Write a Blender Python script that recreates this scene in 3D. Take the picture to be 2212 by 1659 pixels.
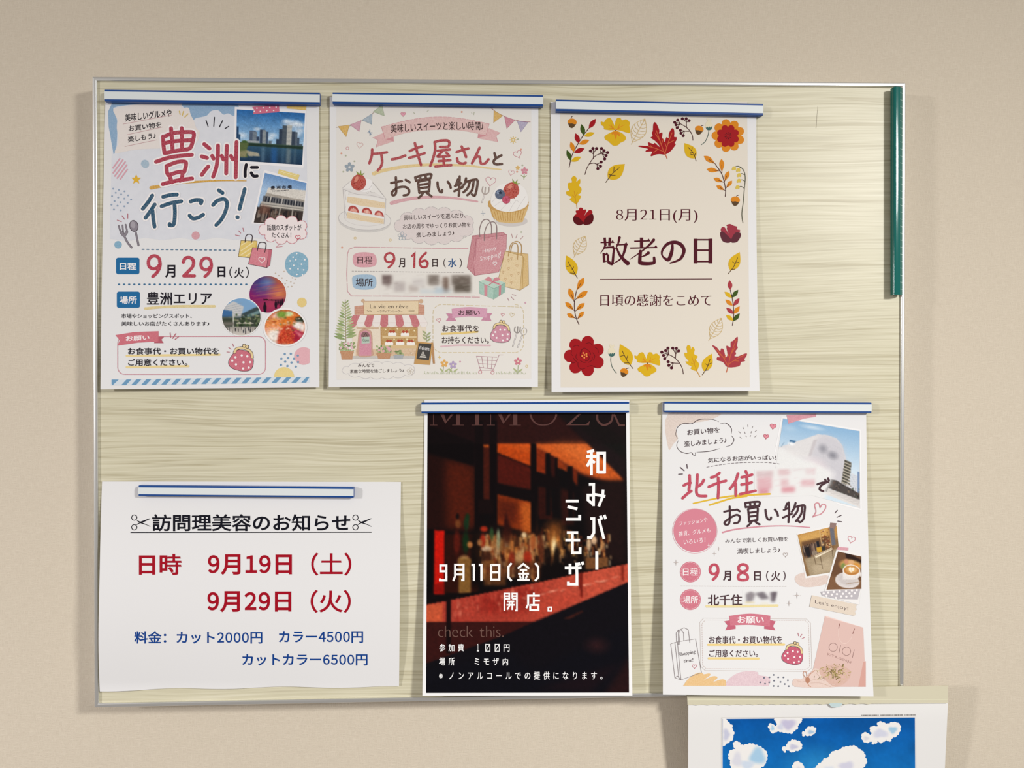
import bpy, bmesh, math, random
import numpy as np
from mathutils import Vector, Matrix, geometry
random.seed(4)
SC = bpy.context.scene
COL = SC.collection
for o in list(bpy.data.objects):
    bpy.data.objects.remove(o)
# ---------------------------------------------------------------- camera, light, exposure
W, H, F = 2212, 1659, 1600.0
RX, UP, FW = Vector((.999477, -.03215, -.003482)), Vector((.003651, .005207, .99998)), Vector((.032131, .999469, -.005321))
CAMPOS = Vector((-.018194, -.749614, 1.510398))
cd = bpy.data.cameras.new('camera'); cam = bpy.data.objects.new('camera', cd); COL.objects.link(cam)
cd.sensor_fit = 'HORIZONTAL'; cd.sensor_width = 36; cd.lens = 36 * F / W; cd.clip_start = .02
cam.matrix_world = Matrix(((RX.x, UP.x, -FW.x, CAMPOS.x), (RX.y, UP.y, -FW.y, CAMPOS.y), (RX.z, UP.z, -FW.z, CAMPOS.z), (0, 0, 0, 1)))
SC.camera = cam
SC.view_settings.view_transform = 'Standard'
SC.view_settings.look = 'None'
SC.view_settings.gamma = 1
SC.view_settings.use_curve_mapping = False
SC.view_settings.exposure = -0.19
wd = bpy.data.worlds.new('room_ambient'); SC.world = wd; wd.use_nodes = True
wd.node_tree.nodes['Background'].inputs[0].default_value = (1.0, .93, .87, 1)
wd.node_tree.nodes['Background'].inputs[1].default_value = .345
def lamp(name, loc, size, power, col, aim=None, spread=168):
    l = bpy.data.lights.new(name, 'AREA'); l.shape = 'DISK'; l.size = size; l.energy = power; l.color = col; l.spread = math.radians(spread)
    o = bpy.data.objects.new(name, l); COL.objects.link(o); o.location = loc
    if aim: o.rotation_euler = (Vector(aim) - Vector(loc)).to_track_quat('-Z', 'Y').to_euler()
lamp('wall_washer_light', (1.3, -1.5, 2.16), .26, 9.0, (1.0, .985, .95), (-.05, 0, .85), 82)     # lamp above and to the right, not far from the wall
lamp('side_light', (-2.5, -1.75, 2.0), .26, 9.2, (1.0, .975, .98), (-.9, 0, 1.0), 70)            # paler light from the left side of the room

# ---------------------------------------------------------------- helpers
def at(x, y, h=0.0):
    """photo position -> point on the plane h metres in front of the board face (y = -h)"""
    d = FW + RX * ((x - W / 2) / F) - UP * ((y - H / 2) / F)
    return CAMPOS + d * ((-h - CAMPOS.y) / d.y)
def crop(x0, y0, s):
    def f(v, *more):
        if isinstance(v, str): v = [float(t) for t in v.split()]
        if not isinstance(v, (list, tuple, np.ndarray)): return v * s
        if len(v) and isinstance(v[0], (list, tuple)): return [(x0 + a * s, y0 + b * s) for a, b in v]
        return [(x0 + v[i] * s, y0 + v[i + 1] * s) for i in range(0, len(v), 2)]
    f.s = s; f.x0 = x0; f.y0 = y0
    return f
A = crop(180, 140, 540 / 2212); B = crop(180, 500, 540 / 2212)
C = crop(690, 180, 510 / 2212); D = crop(690, 500, 510 / 2212)
E = crop(1170, 190, 510 / 2212); Fc = crop(1170, 490, 510 / 2212)
G = crop(190, 1020, 700 / 2212)
Hc = crop(890, 850, 500 / 2212); I = crop(890, 1150, 500 / 2212)
J = crop(1410, 850, 500 / 2212); K = crop(1410, 1150, 500 / 2212)
L = crop(1460, 1460, 610 / 2212); Mc = crop(1640, 160, 400 / 1327)
P = crop(0, 0, 1)

KW = 1.0
def lin(c):
    c = np.asarray(c, float)
    return np.where(c <= .04045, c / 12.92, ((c + .055) / 1.055) ** 2.4)
def rgb(h):
    h = h.lstrip('#')
    return [int(h[i:i + 2], 16) / 255 for i in (0, 2, 4)]
MATS = {}
def pbr(name, col, rough=.5, metal=0, spec=.5):
    m = bpy.data.materials.new(name); m.use_nodes = True
    b = m.node_tree.nodes['Principled BSDF']
    b.inputs['Base Color'].default_value = (*col, 1); b.inputs['Roughness'].default_value = rough
    b.inputs['Metallic'].default_value = metal; b.inputs['Specular IOR Level'].default_value = spec
    return m, m.node_tree, b
def node(nt, t, **kw):
    n = nt.nodes.new(t)
    for k, v in kw.items():
        if k.startswith('i_'): n.inputs[k[2:].replace('_', ' ')].default_value = v
        else: setattr(n, k, v)
    return n
def ink(hexc, tex=0, gloss=0):
    """printed colour; tex > 0 gives a crayon / watercolour grain that lets the paper through"""
    key = (hexc, tex, gloss)
    if key in MATS: return MATS[key]
    c = np.minimum(lin(rgb(hexc)) * KW, .95)
    m, nt, b = pbr('ink_' + hexc.strip('#'), c, .35 if gloss else .62, 0, .12)
    if tex:
        tc = node(nt, 'ShaderNodeTexCoord')
        mp = node(nt, 'ShaderNodeMapping'); mp.inputs['Scale'].default_value = (1, 1, 1)
        nz = node(nt, 'ShaderNodeTexNoise', i_Scale=900.0 if tex < 2 else 160.0, i_Detail=3.0)
        rp = node(nt, 'ShaderNodeValToRGB')
        rp.color_ramp.elements[0].position = .36; rp.color_ramp.elements[1].position = .66
        f = min(tex if tex < 2 else tex - 2, 1)
        pale = c + (np.array((.75, .72, .68)) - c) * .20 * f; deep = c * (1 - .13 * f)
        rp.color_ramp.elements[0].color = (*deep, 1); rp.color_ramp.elements[1].color = (*pale, 1)
        nt.links.new(tc.outputs['Object'], mp.inputs[0]); nt.links.new(mp.outputs[0], nz.inputs['Vector'])
        nt.links.new(nz.outputs['Fac'], rp.inputs[0]); nt.links.new(rp.outputs[0], b.inputs['Base Color'])
    MATS[key] = m
    return m
def photo_mat(gloss=0):
    key = ('photo', gloss)
    if key in MATS: return MATS[key]
    m, nt, b = pbr('photo_print', (1, 1, 1), .4 if gloss else .6, 0, .10)
    a = node(nt, 'ShaderNodeVertexColor', layer_name='print')
    nt.links.new(a.outputs[0], b.inputs['Base Color'])
    MATS[key] = m
    return m

# ---- 2D shapes: (points, faces, ink)
def fill(pts, m, holes=()):
    loops = [list(pts)] + [list(h) for h in holes]
    flat = [p for l in loops for p in l]
    tris = geometry.tessellate_polygon([[Vector((p[0], p[1], 0)) for p in l] for l in loops])
    return (flat, [tuple(t) for t in tris], m)
def smooth(pts, closed=False, n=6):
    pts = [np.array(p, float) for p in pts]; k = len(pts)
    if k < 3 and not closed: return [tuple(p) for p in pts]
    out = []
    for i in range(k if closed else k - 1):
        g = (lambda j: pts[j % k]) if closed else (lambda j: pts[max(0, min(k - 1, j))])
        p0, p1, p2, p3 = g(i - 1), g(i), g(i + 1), g(i + 2)
        for t in np.linspace(0, 1, n, endpoint=False):
            out.append(tuple(.5 * ((2 * p1) + (p2 - p0) * t + (2 * p0 - 5 * p1 + 4 * p2 - p3) * t * t + (3 * p1 - p0 - 3 * p2 + p3) * t ** 3)))
    if not closed: out.append(tuple(pts[-1]))
    return out
def blob(pts, m, n=6, holes=()):
    return fill(smooth(pts, True, n), m, holes)
def stroke(pts, w, m, sm=False, cap='round', closed=False, taper=None):
    pts = [np.array(p, float) for p in (smooth(pts, closed) if sm and len(pts) > 2 else pts)]
    q = [pts[0]]
    for p in pts[1:]:
        if np.hypot(*(p - q[-1])) > 1e-3: q.append(p)
    pts = q; n = len(pts)
    if closed and np.hypot(*(pts[0] - pts[-1])) < 1e-3: pts = pts[:-1]; n -= 1
    if n < 2: return circle(pts[0][0], pts[0][1], w / 2, m)
    Ls, Rs = [], []
    for i in range(n):
        if closed: a, b = pts[i] - pts[i - 1], pts[(i + 1) % n] - pts[i]
        else:
            a = pts[i] - pts[i - 1] if i else pts[1] - pts[0]
            b = pts[i + 1] - pts[i] if i < n - 1 else pts[i] - pts[i - 1]
        a = a / np.hypot(*a); b = b / np.hypot(*b)
        na, nb = np.array((-a[1], a[0])), np.array((-b[1], b[0]))
        mt = na + nb; l = np.hypot(*mt)
        mt = mt / l if l > 1e-6 else na
        hw = w / 2 if taper is None else w / 2 * taper(i / (n - 1))
        d = mt * hw / max(.5, float(mt @ nb))
        Ls.append(pts[i] + d); Rs.append(pts[i] - d)
    V = Ls + Rs; Fs = []
    for i in range(n if closed else n - 1):
        j = (i + 1) % n
        Fs.append((i, j, n + j, n + i))
    if not closed and cap == 'round':
        for e, (p, dr) in enumerate(((pts[0], pts[0] - pts[1]), (pts[-1], pts[-1] - pts[-2]))):
            dr = dr / np.hypot(*dr); hw = w / 2 if taper is None else w / 2 * taper(float(e))
            nn = np.array((-dr[1], dr[0])); k0 = len(V)
            for t in np.linspace(0, math.pi, 7): V.append(p + nn * hw * math.cos(t) + dr * hw * math.sin(t))
            Fs.append(tuple(range(k0, k0 + 7)))
    return ([tuple(v) for v in V], Fs, m)
def strokes(lst, w, m, sm=False, **k):
    return [stroke(p, w, m, sm, **k) for p in lst]
def ell(cx, cy, rx, ry=None, rot=0, n=28):
    ry = rx if ry is None else ry; c, s = math.cos(math.radians(rot)), math.sin(math.radians(rot))
    return [(cx + rx * math.cos(t) * c - ry * math.sin(t) * s, cy + rx * math.cos(t) * s + ry * math.sin(t) * c) for t in np.linspace(0, 2 * math.pi, n, endpoint=False)]
def circle(cx, cy, r, m, n=20): return fill(ell(cx, cy, r, n=n), m)
def ring(cx, cy, r, w, m, n=28): return stroke(ell(cx, cy, r, n=n), w, m, closed=True)
def rect(x0, y0, x1, y1, m): return fill([(x0, y0), (x1, y0), (x1, y1), (x0, y1)], m)
def plen(pts): return sum(math.dist(pts[i], pts[i + 1]) for i in range(len(pts) - 1))
def dashed(pts, on, off, w, m, cap='round', jit=0):
    out, cur, acc, draw, lim = [], [pts[0]], 0.0, True, on
    for i in range(len(pts) - 1):
        p, q = np.array(pts[i], float), np.array(pts[i + 1], float); d = np.hypot(*(q - p)); u = (q - p) / max(d, 1e-9); s = 0
        while d - s > lim - acc:
            s += lim - acc; x = tuple(p + u * s)
            if draw: out.append(stroke(cur + [x], w, m, cap=cap))
            draw = not draw; acc = 0; lim = (on if draw else off) * (1 + random.uniform(-jit, jit)); cur = [x]
        acc += d - s
        if draw: cur.append(tuple(q))
    if draw and len(cur) > 1 and plen(cur) > .5: out.append(stroke(cur, w, m, cap=cap))
    return out
def rrect(x0, y0, x1, y1, r, n=5):
    o = []
    for cx, cy, a in ((x1 - r, y0 + r, -90), (x1 - r, y1 - r, 0), (x0 + r, y1 - r, 90), (x0 + r, y0 + r, 180)):
        for t in range(n + 1):
            g = math.radians(a + 90 * t / n); o.append((cx + r * math.cos(g), cy + r * math.sin(g)))
    return o
def heart(cx, cy, s, rot=0):
    o = []; c, sn = math.cos(math.radians(rot)), math.sin(math.radians(rot))
    for t in np.linspace(0, 2 * math.pi, 26, endpoint=False):
        x = 16 * math.sin(t) ** 3; y = -(13 * math.cos(t) - 5 * math.cos(2 * t) - 2 * math.cos(3 * t) - math.cos(4 * t))
        o.append((cx + (x * c - y * sn) * s / 32, cy + (x * sn + y * c) * s / 32))
    return o
def star(cx, cy, r, n=5, inner=.45, rot=-90):
    return [(cx + (r if i % 2 == 0 else r * inner) * math.cos(math.radians(rot + i * 180 / n)), cy + (r if i % 2 == 0 else r * inner) * math.sin(math.radians(rot + i * 180 / n))) for i in range(2 * n)]
def leafpts(p0, p1, wd, n=10, bias=.5):
    p0, p1 = np.array(p0, float), np.array(p1, float); d = p1 - p0; nn = np.array((-d[1], d[0])) / np.hypot(*d)
    up = [tuple(p0 + d * t + nn * wd / 2 * math.sin(math.pi * t ** (math.log(.5) / math.log(bias)))) for t in np.linspace(0, 1, n)]
    dn = [tuple(p0 + d * t - nn * wd / 2 * math.sin(math.pi * t ** (math.log(.5) / math.log(bias)))) for t in np.linspace(0, 1, n)]
    return up + dn[-2:0:-1]
def bumpy(pts, k, amp, n=5):
    """scalloped outline along a closed curve: k bumps"""
    pts = list(pts) + [pts[0]]; T = plen(pts); out = []
    def pos(s):
        s = s % T
        for i in range(len(pts) - 1):
            d = math.dist(pts[i], pts[i + 1])
            if s <= d or i == len(pts) - 2:
                p, q = np.array(pts[i]), np.array(pts[i + 1]); u = (q - p) / max(d, 1e-9)
                return p + u * s, np.array((u[1], -u[0]))
            s -= d
    for i in range(k):
        for j in range(n):
            p, nn = pos((i + j / n) * T / k)
            out.append(tuple(p + nn * amp * abs(math.sin(math.pi * j / n)) ** .7))
    return out

# ---- lettering (Blender's built-in face)
TXT = {}
def glyphs(body, space, res, wx, wy):
    key = (body, space, res, wx, wy)
    if key in TXT: return TXT[key]
    if len(body) > 1:      # set one character after the other: CJK cells, narrow digits
        VV, FF, x = [], [], 0.0
        for ch in body:
            if ch in ' \u3000': x += (.3 if ch == ' ' else 1) * space; continue
            dg_ = ch.isdigit() and ord(ch) < 128; asc = ord(ch) < 0x250 and not dg_
            v, f = glyphs(chr(ord(ch) + 0xFEE0) if dg_ else ch, 1.0, res, wx, wy)
            if dg_: v = np.stack([.5 + (v[:, 0] - .5) * .86, v[:, 1]], 1)
            k = sum(len(q) for q in VV); off = x - (.20 if dg_ else v[:, 0].min() - .05 if asc else 0)
            VV.append(v + np.array((off, 0))); FF += [tuple(i + k for i in t) for t in f]
            x += (.60 if dg_ else v[:, 0].max() - v[:, 0].min() + .10 if asc else .62 if ch == '♪' else 1.0) * space
        TXT[key] = (np.concatenate(VV), FF)
        return TXT[key]
    cu = bpy.data.curves.new('t', 'FONT'); cu.body = body; cu.resolution_u = res
    ob = bpy.data.objects.new('t', cu); COL.objects.link(ob)
    dg = bpy.context.evaluated_depsgraph_get(); me = bpy.data.meshes.new_from_object(ob.evaluated_get(dg))
    V = np.array([(v.co.x, v.co.y) for v in me.vertices]); Fs = [tuple(p.vertices) for p in me.polygons]
    if wx or wy:
        ed = {}
        for f in Fs:
            a = sum(V[f[i - 1]][0] * V[f[i]][1] - V[f[i]][0] * V[f[i - 1]][1] for i in range(len(f)))
            g = f if a > 0 else f[::-1]
            for i in range(len(g)):
                e = (g[i - 1], g[i])
                if (e[1], e[0]) in ed: del ed[(e[1], e[0])]
                else: ed[e] = 1
        N = np.zeros_like(V); cnt = np.zeros(len(V))
        for a, b in ed:
            d = V[b] - V[a]; l = np.hypot(*d)
            if l < 1e-9: continue
            nn = np.array((d[1], -d[0])) / l
            for q in (a, b): N[q] += nn; cnt[q] += 1
        l2 = (N ** 2).sum(1); ok = l2 > 1e-6
        N[ok] = N[ok] * np.minimum(2 / l2[ok], 2.2)[:, None]
        V = V + N * np.array((wx, wy))
    bpy.data.objects.remove(ob); bpy.data.curves.remove(cu); bpy.data.meshes.remove(me)
    TXT[key] = (V, Fs)
    return V, Fs
def text(body, m, box, w=0, wy=None, dy=0, arc=0, space=1.0, res=None, slant=0, keep=False):
    """lettering fitted to a box (x0,y0,x1,y1) in photo pixels; w = extra weight in em, dy = drop of the right end, arc = rise of the middle"""
    if isinstance(box, list): (x0, y0), (x1, y1) = box[0], box[1]
    else: x0, y0, x1, y1 = box
    q_ = min(abs(dy), .3 * (y1 - y0)) / 2; y0 += q_ + min(arc, 2); y1 -= q_
    hh = abs(y1 - y0); r = res or (2 if hh < 16 else 4 if hh < 40 else 8)
    V, Fs = glyphs(body, space, r, w, w if wy is None else wy)
    a, b = V.min(0), V.max(0)
    T = (V - a) / (b - a)
    if slant: T[:, 0] = T[:, 0] + 0
    X = x0 + T[:, 0] * (x1 - x0) + slant * (T[:, 1] - .5) * hh; Y = y1 - T[:, 1] * (y1 - y0)
    Y = Y + dy * (T[:, 0] - .5) - arc * 4 * T[:, 0] * (1 - T[:, 0])
    return (list(zip(X.tolist(), Y.tolist())), Fs, m)

# ---- objects
def link(name, me, parent=None):
    o = bpy.data.objects.new(name, me); COL.objects.link(o)
    if parent: o.parent = parent; o.matrix_parent_inverse = parent.matrix_world.inverted()
    return o
def props(o, label=None, cat=None, group=None, kind=None):
    for k, v in (('label', label), ('category', cat), ('group', group), ('kind', kind)):
        if v: o[k] = v
    return o
def empty(name, loc):
    o = bpy.data.objects.new(name, None); COL.objects.link(o); o.location = loc; o.empty_display_size = .01
    o.matrix_world = Matrix.Translation(loc)
    return o
def mesh(name, V, Fs, mats, mi=None, sm=False, parent=None):
    me = bpy.data.meshes.new(name); me.from_pydata([tuple(v) for v in V], [], Fs)
    for m in mats: me.materials.append(m)
    if mi: me.polygons.foreach_set('material_index', mi)
    if sm: me.polygons.foreach_set('use_smooth', [True] * len(me.polygons))
    me.update()
    return link(name, me, parent)

class Sheet:
    """a sheet of paper hung on the board; h(x,y) = how far its face stands off the board"""
    def __init__(s, name, label, cat, corners, h, group=None, bow=(0, 0, 0), wave=None):
        s.h = h; s.c = corners; s.bow = bow; s.wave = wave
        (x0, y0), (x1, y1) = corners[0], corners[1]
        s.root = empty(name, at((x0 + x1) / 2, (y0 + y1) / 2, h((x0 + x1) / 2, (y0 + y1) / 2)))
        props(s.root, label, cat, group)
    def pt(s, x, y, l=0.0): return at(x, y, s.h(x, y) + l)
    def pos(s, u, v):
        a, b, c, d = [np.array(p, float) for p in s.c]           # TL TR BR BL
        p = (a * (1 - u) + b * u) * (1 - v) + (d * (1 - u) + c * u) * v
        k = 4 * v * (1 - v)
        p = p + np.array((s.bow[0] * k * (1 - u) + s.bow[1] * k * u, s.bow[2] * 4 * u * (1 - u) * v ** 6))
        if s.wave: p = p + np.array(s.wave(u, v))
        return p
    def paper(s, m, nu=36, nv=48, name='paper'):
        V, Fs = [], []; th = .0002
        for b in (0, 1):
            for j in range(nv + 1):
                for i in range(nu + 1):
                    x, y = s.pos(i / nu, j / nv); q = s.pt(x, y)
                    V.append(q + Vector((0, th, 0)) if b else q)
        S = nu + 1; o = S * (nv + 1)
        for j in range(nv):
            for i in range(nu):
                a = j * S + i; Fs.append((a, a + S, a + S + 1, a + 1)); Fs.append((o + a, o + a + 1, o + a + S + 1, o + a + S))
        n = len(Fs)
        rim = [i for i in range(nu)] + [j * S + nu for j in range(nv)] + [nv * S + i for i in range(nu, 0, -1)] + [j * S for j in range(nv, 0, -1)]
        k0 = len(V); nr = len(rim); V += [V[i].copy() for i in rim] + [V[o + i].copy() for i in rim]
        for i in range(nr): q = (i + 1) % nr; Fs.append((k0 + i, k0 + q, k0 + nr + q, k0 + nr + i))
        ob = mesh(name, V, Fs, [m], None, False, s.root)
        ob.data.polygons.foreach_set('use_smooth', [True] * n + [False] * (len(Fs) - n))
        return ob
    def part(s, name, shapes, layer=1, label=None, parent=None, step=14, vcol=None):
        if isinstance(shapes, tuple): shapes = [shapes]
        fl = []
        for sh in shapes: fl += sh if isinstance(sh, list) else [sh]
        bm = bmesh.new(); mats = []
        for k, (pts, fs, m) in enumerate(fl):
            if m not in mats: mats.append(m)
            mi = mats.index(m); vs = [bm.verts.new((p[0], p[1], k)) for p in pts]
            for f in fs:
                if len(set(f)) < 3: continue
                try: bm.faces.new([vs[i] for i in f]).material_index = mi
                except ValueError: pass
        xs = [v.co.x for v in bm.verts]; ys = [v.co.y for v in bm.verts]
        for ax, (lo, hi) in ((0, (min(xs), max(xs))), (1, (min(ys), max(ys)))):
            if hi - lo > 22:
                g = math.ceil(lo / step) * step
                while g < hi:
                    bmesh.ops.bisect_plane(bm, geom=bm.verts[:] + bm.edges[:] + bm.faces[:], plane_co=(g if ax == 0 else 0, g if ax else 0, 0), plane_no=(1 - ax, ax, 0))
                    g += step
        sub = min(5e-6, 4.5e-5 / max(1, len(fl)))
        if vcol: vc = [vcol(v.co.x, v.co.y) for v in bm.verts]
        for v in bm.verts: v.co = s.pt(v.co.x, v.co.y, layer * 5e-5 + v.co.z * sub)
        me = bpy.data.meshes.new(name); bm.to_mesh(me); bm.free()
        for m in mats: me.materials.append(m)
        if vcol:
            me.materials.clear(); me.materials.append(photo_mat())
            a_ = me.color_attributes.new('print', 'FLOAT_COLOR', 'POINT'); cc = np.ones((len(vc), 4), np.float32); cc[:, :3] = np.minimum(lin(np.array(vc)) * KW, .95)
            a_.data.foreach_set('color', cc.ravel())
        o = link(name, me, parent or s.root)
        if label: o['label'] = label
        return o
    def photo(s, name, quad, res, paint, layer=2, label=None, parent=None, round_=False, gloss=0):
        """a printed photograph: a fine grid whose point colours are computed by paint(Canvas)"""
        (w, h) = res; cv = Canvas(w, h); paint(cv); img = np.clip(cv.a, 0, 1)
        a, b, c, d = [np.array(p, float) for p in quad]
        nu, nv = w, h; V = []; cols = []; Fs = []
        for j in range(nv + 1):
            for i in range(nu + 1):
                u, v = i / nu, j / nv
                if round_:
                    x, y = 2 * u - 1, 2 * v - 1
                    x, y = x * math.sqrt(1 - y * y / 2), y * math.sqrt(1 - x * x / 2)
                    u, v = (x + 1) / 2, (y + 1) / 2
                p = (a * (1 - u) + b * u) * (1 - v) + (d * (1 - u) + c * u) * v
                V.append(s.pt(p[0], p[1], layer * 5e-5))
                xx, yy = min(max(u * w - .5, 0), w - 1.001), min(max(v * h - .5, 0), h - 1.001)
                i0, j0 = int(xx), int(yy); fx, fy = xx - i0, yy - j0
                cols.append(img[j0, i0] * (1 - fx) * (1 - fy) + img[j0, i0 + 1] * fx * (1 - fy) + img[j0 + 1, i0] * (1 - fx) * fy + img[j0 + 1, i0 + 1] * fx * fy)
        S = nu + 1
        for j in range(nv):
            for i in range(nu): q = j * S + i; Fs.append((q, q + S, q + S + 1, q + 1))
        o = mesh(name, V, Fs, [photo_mat(gloss)], None, False, parent or s.root)
        at_ = o.data.color_attributes.new('print', 'FLOAT_COLOR', 'POINT')
        cc = np.ones((len(V), 4), np.float32); cc[:, :3] = np.minimum(lin(np.array(cols)) * KW, .95)
        at_.data.foreach_set('color', cc.ravel())
        if label: o['label'] = label
        return o

class Canvas:
    """small raster in unit-free pixel space for the printed photographs"""
    def __init__(s, w, h):
        s.w, s.h = w, h; s.a = np.ones((h, w, 3)); s.Y, s.X = np.mgrid[0:h, 0:w].astype(float); s.X += .5; s.Y += .5
        s.sx = s.sy = 1.0; s.ox = s.oy = 0.0
    def frame(s, x0, y0, x1, y1):
        s.ox, s.oy = x0, y0; s.sx, s.sy = s.w / (x1 - x0), s.h / (y1 - y0)
        s.X = s.X / s.sx + x0; s.Y = s.Y / s.sy + y0
    def mask(s, pts, soft=0):
        m = np.zeros((s.h, s.w), bool); n = len(pts)
        for i in range(n):
            (x0, y0), (x1, y1) = pts[i - 1], pts[i]
            if y0 == y1: continue
            c = ((s.Y >= min(y0, y1)) & (s.Y < max(y0, y1))) & (s.X < x0 + (s.Y - y0) * (x1 - x0) / (y1 - y0))
            m ^= c
        m = m.astype(float)
        return s.blur_(m, soft) if soft else m
    def blur_(s, m, r):
        def k(sig):
            n = max(1, int(3 * sig)); t = np.arange(-n, n + 1); g = np.exp(-t * t / (2 * sig * sig)); return g / g.sum(), n
        for ax, sc in ((0, s.sy), (1, s.sx)):
            sig = r * sc
            if sig < .3: continue
            g, n = k(sig); pad = [(0, 0)] * m.ndim; pad[ax] = (n, n); q = np.pad(m, pad, mode='edge'); o = np.zeros_like(m)
            for i in range(2 * n + 1): o += g[i] * np.take(q, range(i, i + m.shape[ax]), axis=ax)
            m = o
        return m
    def put(s, m, c, al=1.0):
        c = np.array(rgb(c)) if isinstance(c, str) else np.asarray(c)
        m = (m * al)[..., None]; s.a = s.a * (1 - m) + c * m
    def all(s, c): s.a[:] = rgb(c)
    def poly(s, pts, c, soft=0, al=1.0):
        if isinstance(pts, str):
            t = [float(q) for q in pts.split()]; pts = [(t[i], t[i + 1]) for i in range(0, len(t), 2)]
        s.put(s.mask(pts, soft), c, al)
    def rect(s, x0, y0, x1, y1, c, soft=0, al=1.0): s.poly([(x0, y0), (x1, y0), (x1, y1), (x0, y1)], c, soft, al)
    def dot(s, cx, cy, rx, ry, c, soft=.25, al=1.0, rot=0):
        t = math.radians(rot); dx, dy = s.X - cx, s.Y - cy
        x, y = (dx * math.cos(t) + dy * math.sin(t)) / rx, (-dx * math.sin(t) + dy * math.cos(t)) / ry
        r = np.sqrt(x * x + y * y); s.put(np.clip((1 + soft - r) / max(2 * soft, 1e-3), 0, 1), c, al)
    def vgrad(s, y0, y1, c0, c1, m=None, al=1.0):
        t = np.clip((s.Y - y0) / (y1 - y0), 0, 1)[..., None]; c = np.array(rgb(c0)) * (1 - t) + np.array(rgb(c1)) * t
        mm = ((np.ones((s.h, s.w)) if m is None else m) * al)[..., None]; s.a = s.a * (1 - mm) + c * mm
    def line(s, pts, w, c, al=1.0, soft=.5):
        if isinstance(pts, str):
            t = [float(q) for q in pts.split()]; pts = [(t[i], t[i + 1]) for i in range(0, len(t), 2)]
        d = np.full((s.h, s.w), 1e9)
        for (x0, y0), (x1, y1) in zip(pts, pts[1:]):
            L2 = (x1 - x0) ** 2 + (y1 - y0) ** 2 + 1e-9
            t = np.clip(((s.X - x0) * (x1 - x0) + (s.Y - y0) * (y1 - y0)) / L2, 0, 1)
            d = np.minimum(d, np.hypot(s.X - x0 - t * (x1 - x0), s.Y - y0 - t * (y1 - y0)))
        s.put(np.clip((w / 2 - d) / (soft / s.sx) + .5, 0, 1), c, al)
    def blur(s, r): s.a = s.blur_(s.a, r)
    def noise(s, amp, r=1.0, seed=1, stretch=None):
        g = np.random.default_rng(seed).standard_normal((s.h, s.w)); g = s.blur_(g, r)
        g = g / (g.std() + 1e-9); s.a = s.a * (1 + amp * g[..., None])

def slab(name, quad, h0, h1, m, parent=None, bev=0):
    """solid plate with a px outline between stand-offs h0 (back) and h1 (front)"""
    n = len(quad); V = [at(*p, h1) for p in quad] + [q + Vector((0, h1 - h0, 0)) for q in [at(*p, h1) for p in quad]]
    Fs = [tuple(range(n))[::-1], tuple(range(n, 2 * n))] + [(i, (i + 1) % n, n + (i + 1) % n, n + i) for i in range(n)]
    o = mesh(name, V, Fs, [m], None, False, parent)
    if bev:
        b = o.modifiers.new('bevel', 'BEVEL'); b.width = bev; b.segments = 2
    return o

# ---------------------------------------------------------------- wall
WALL_Y = .0265
def wall_material():
    m, nt, b = pbr('woven_wallpaper', (.6, .53, .45), .75, 0, .25)
    tc = node(nt, 'ShaderNodeTexCoord')
    def nz(scale, sc, det=3, rough=.55):
        mp = node(nt, 'ShaderNodeMapping'); mp.inputs['Scale'].default_value = sc
        n = node(nt, 'ShaderNodeTexNoise', i_Scale=scale, i_Detail=det, i_Roughness=rough)
        nt.links.new(tc.outputs['Object'], mp.inputs[0]); nt.links.new(mp.outputs[0], n.inputs['Vector']); return n.outputs['Fac']
    warp = nz(1.0, (1250, 1, 130)); weft = nz(1.0, (130, 1, 1250)); fine = nz(1.0, (1500, 1, 1500), 2)
    def mth(op, a, c):
        n = node(nt, 'ShaderNodeMath', operation=op)
        for i, q in enumerate((a, c)):
            if isinstance(q, (int, float)): n.inputs[i].default_value = q
            else: nt.links.new(q, n.inputs[i])
        return n.outputs[0]
    hgt = mth('ADD', mth('MAXIMUM', warp, weft), mth('MULTIPLY', fine, .35))
    bp = node(nt, 'ShaderNodeBump', i_Strength=.55, i_Distance=.0009); nt.links.new(hgt, bp.inputs['Height']); nt.links.new(bp.outputs[0], b.inputs['Normal'])
    rp = node(nt, 'ShaderNodeValToRGB'); rp.color_ramp.elements[0].position = .55; rp.color_ramp.elements[1].position = 1.0
    rp.color_ramp.elements[0].color = (.62, .54, .43, 1); rp.color_ramp.elements[1].color = (.73, .65, .53, 1)
    nt.links.new(hgt, rp.inputs[0]); nt.links.new(rp.outputs[0], b.inputs['Base Color'])
    return m
wm = wall_material()
me = bpy.data.meshes.new('wall_back')
me.from_pydata([(x, y, z) for y in (WALL_Y, WALL_Y + .1) for x, z in ((-1.6, .3), (1.6, .3), (1.6, 2.62), (-1.6, 2.62))], [],
               [(0, 1, 2, 3), (7, 6, 5, 4), (0, 4, 5, 1), (1, 5, 6, 2), (2, 6, 7, 3), (3, 7, 4, 0)])
me.materials.append(wm); props(link('wall_back', me), 'beige woven-textured wallpaper wall behind the notice board', 'wall', None, 'structure')

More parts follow.
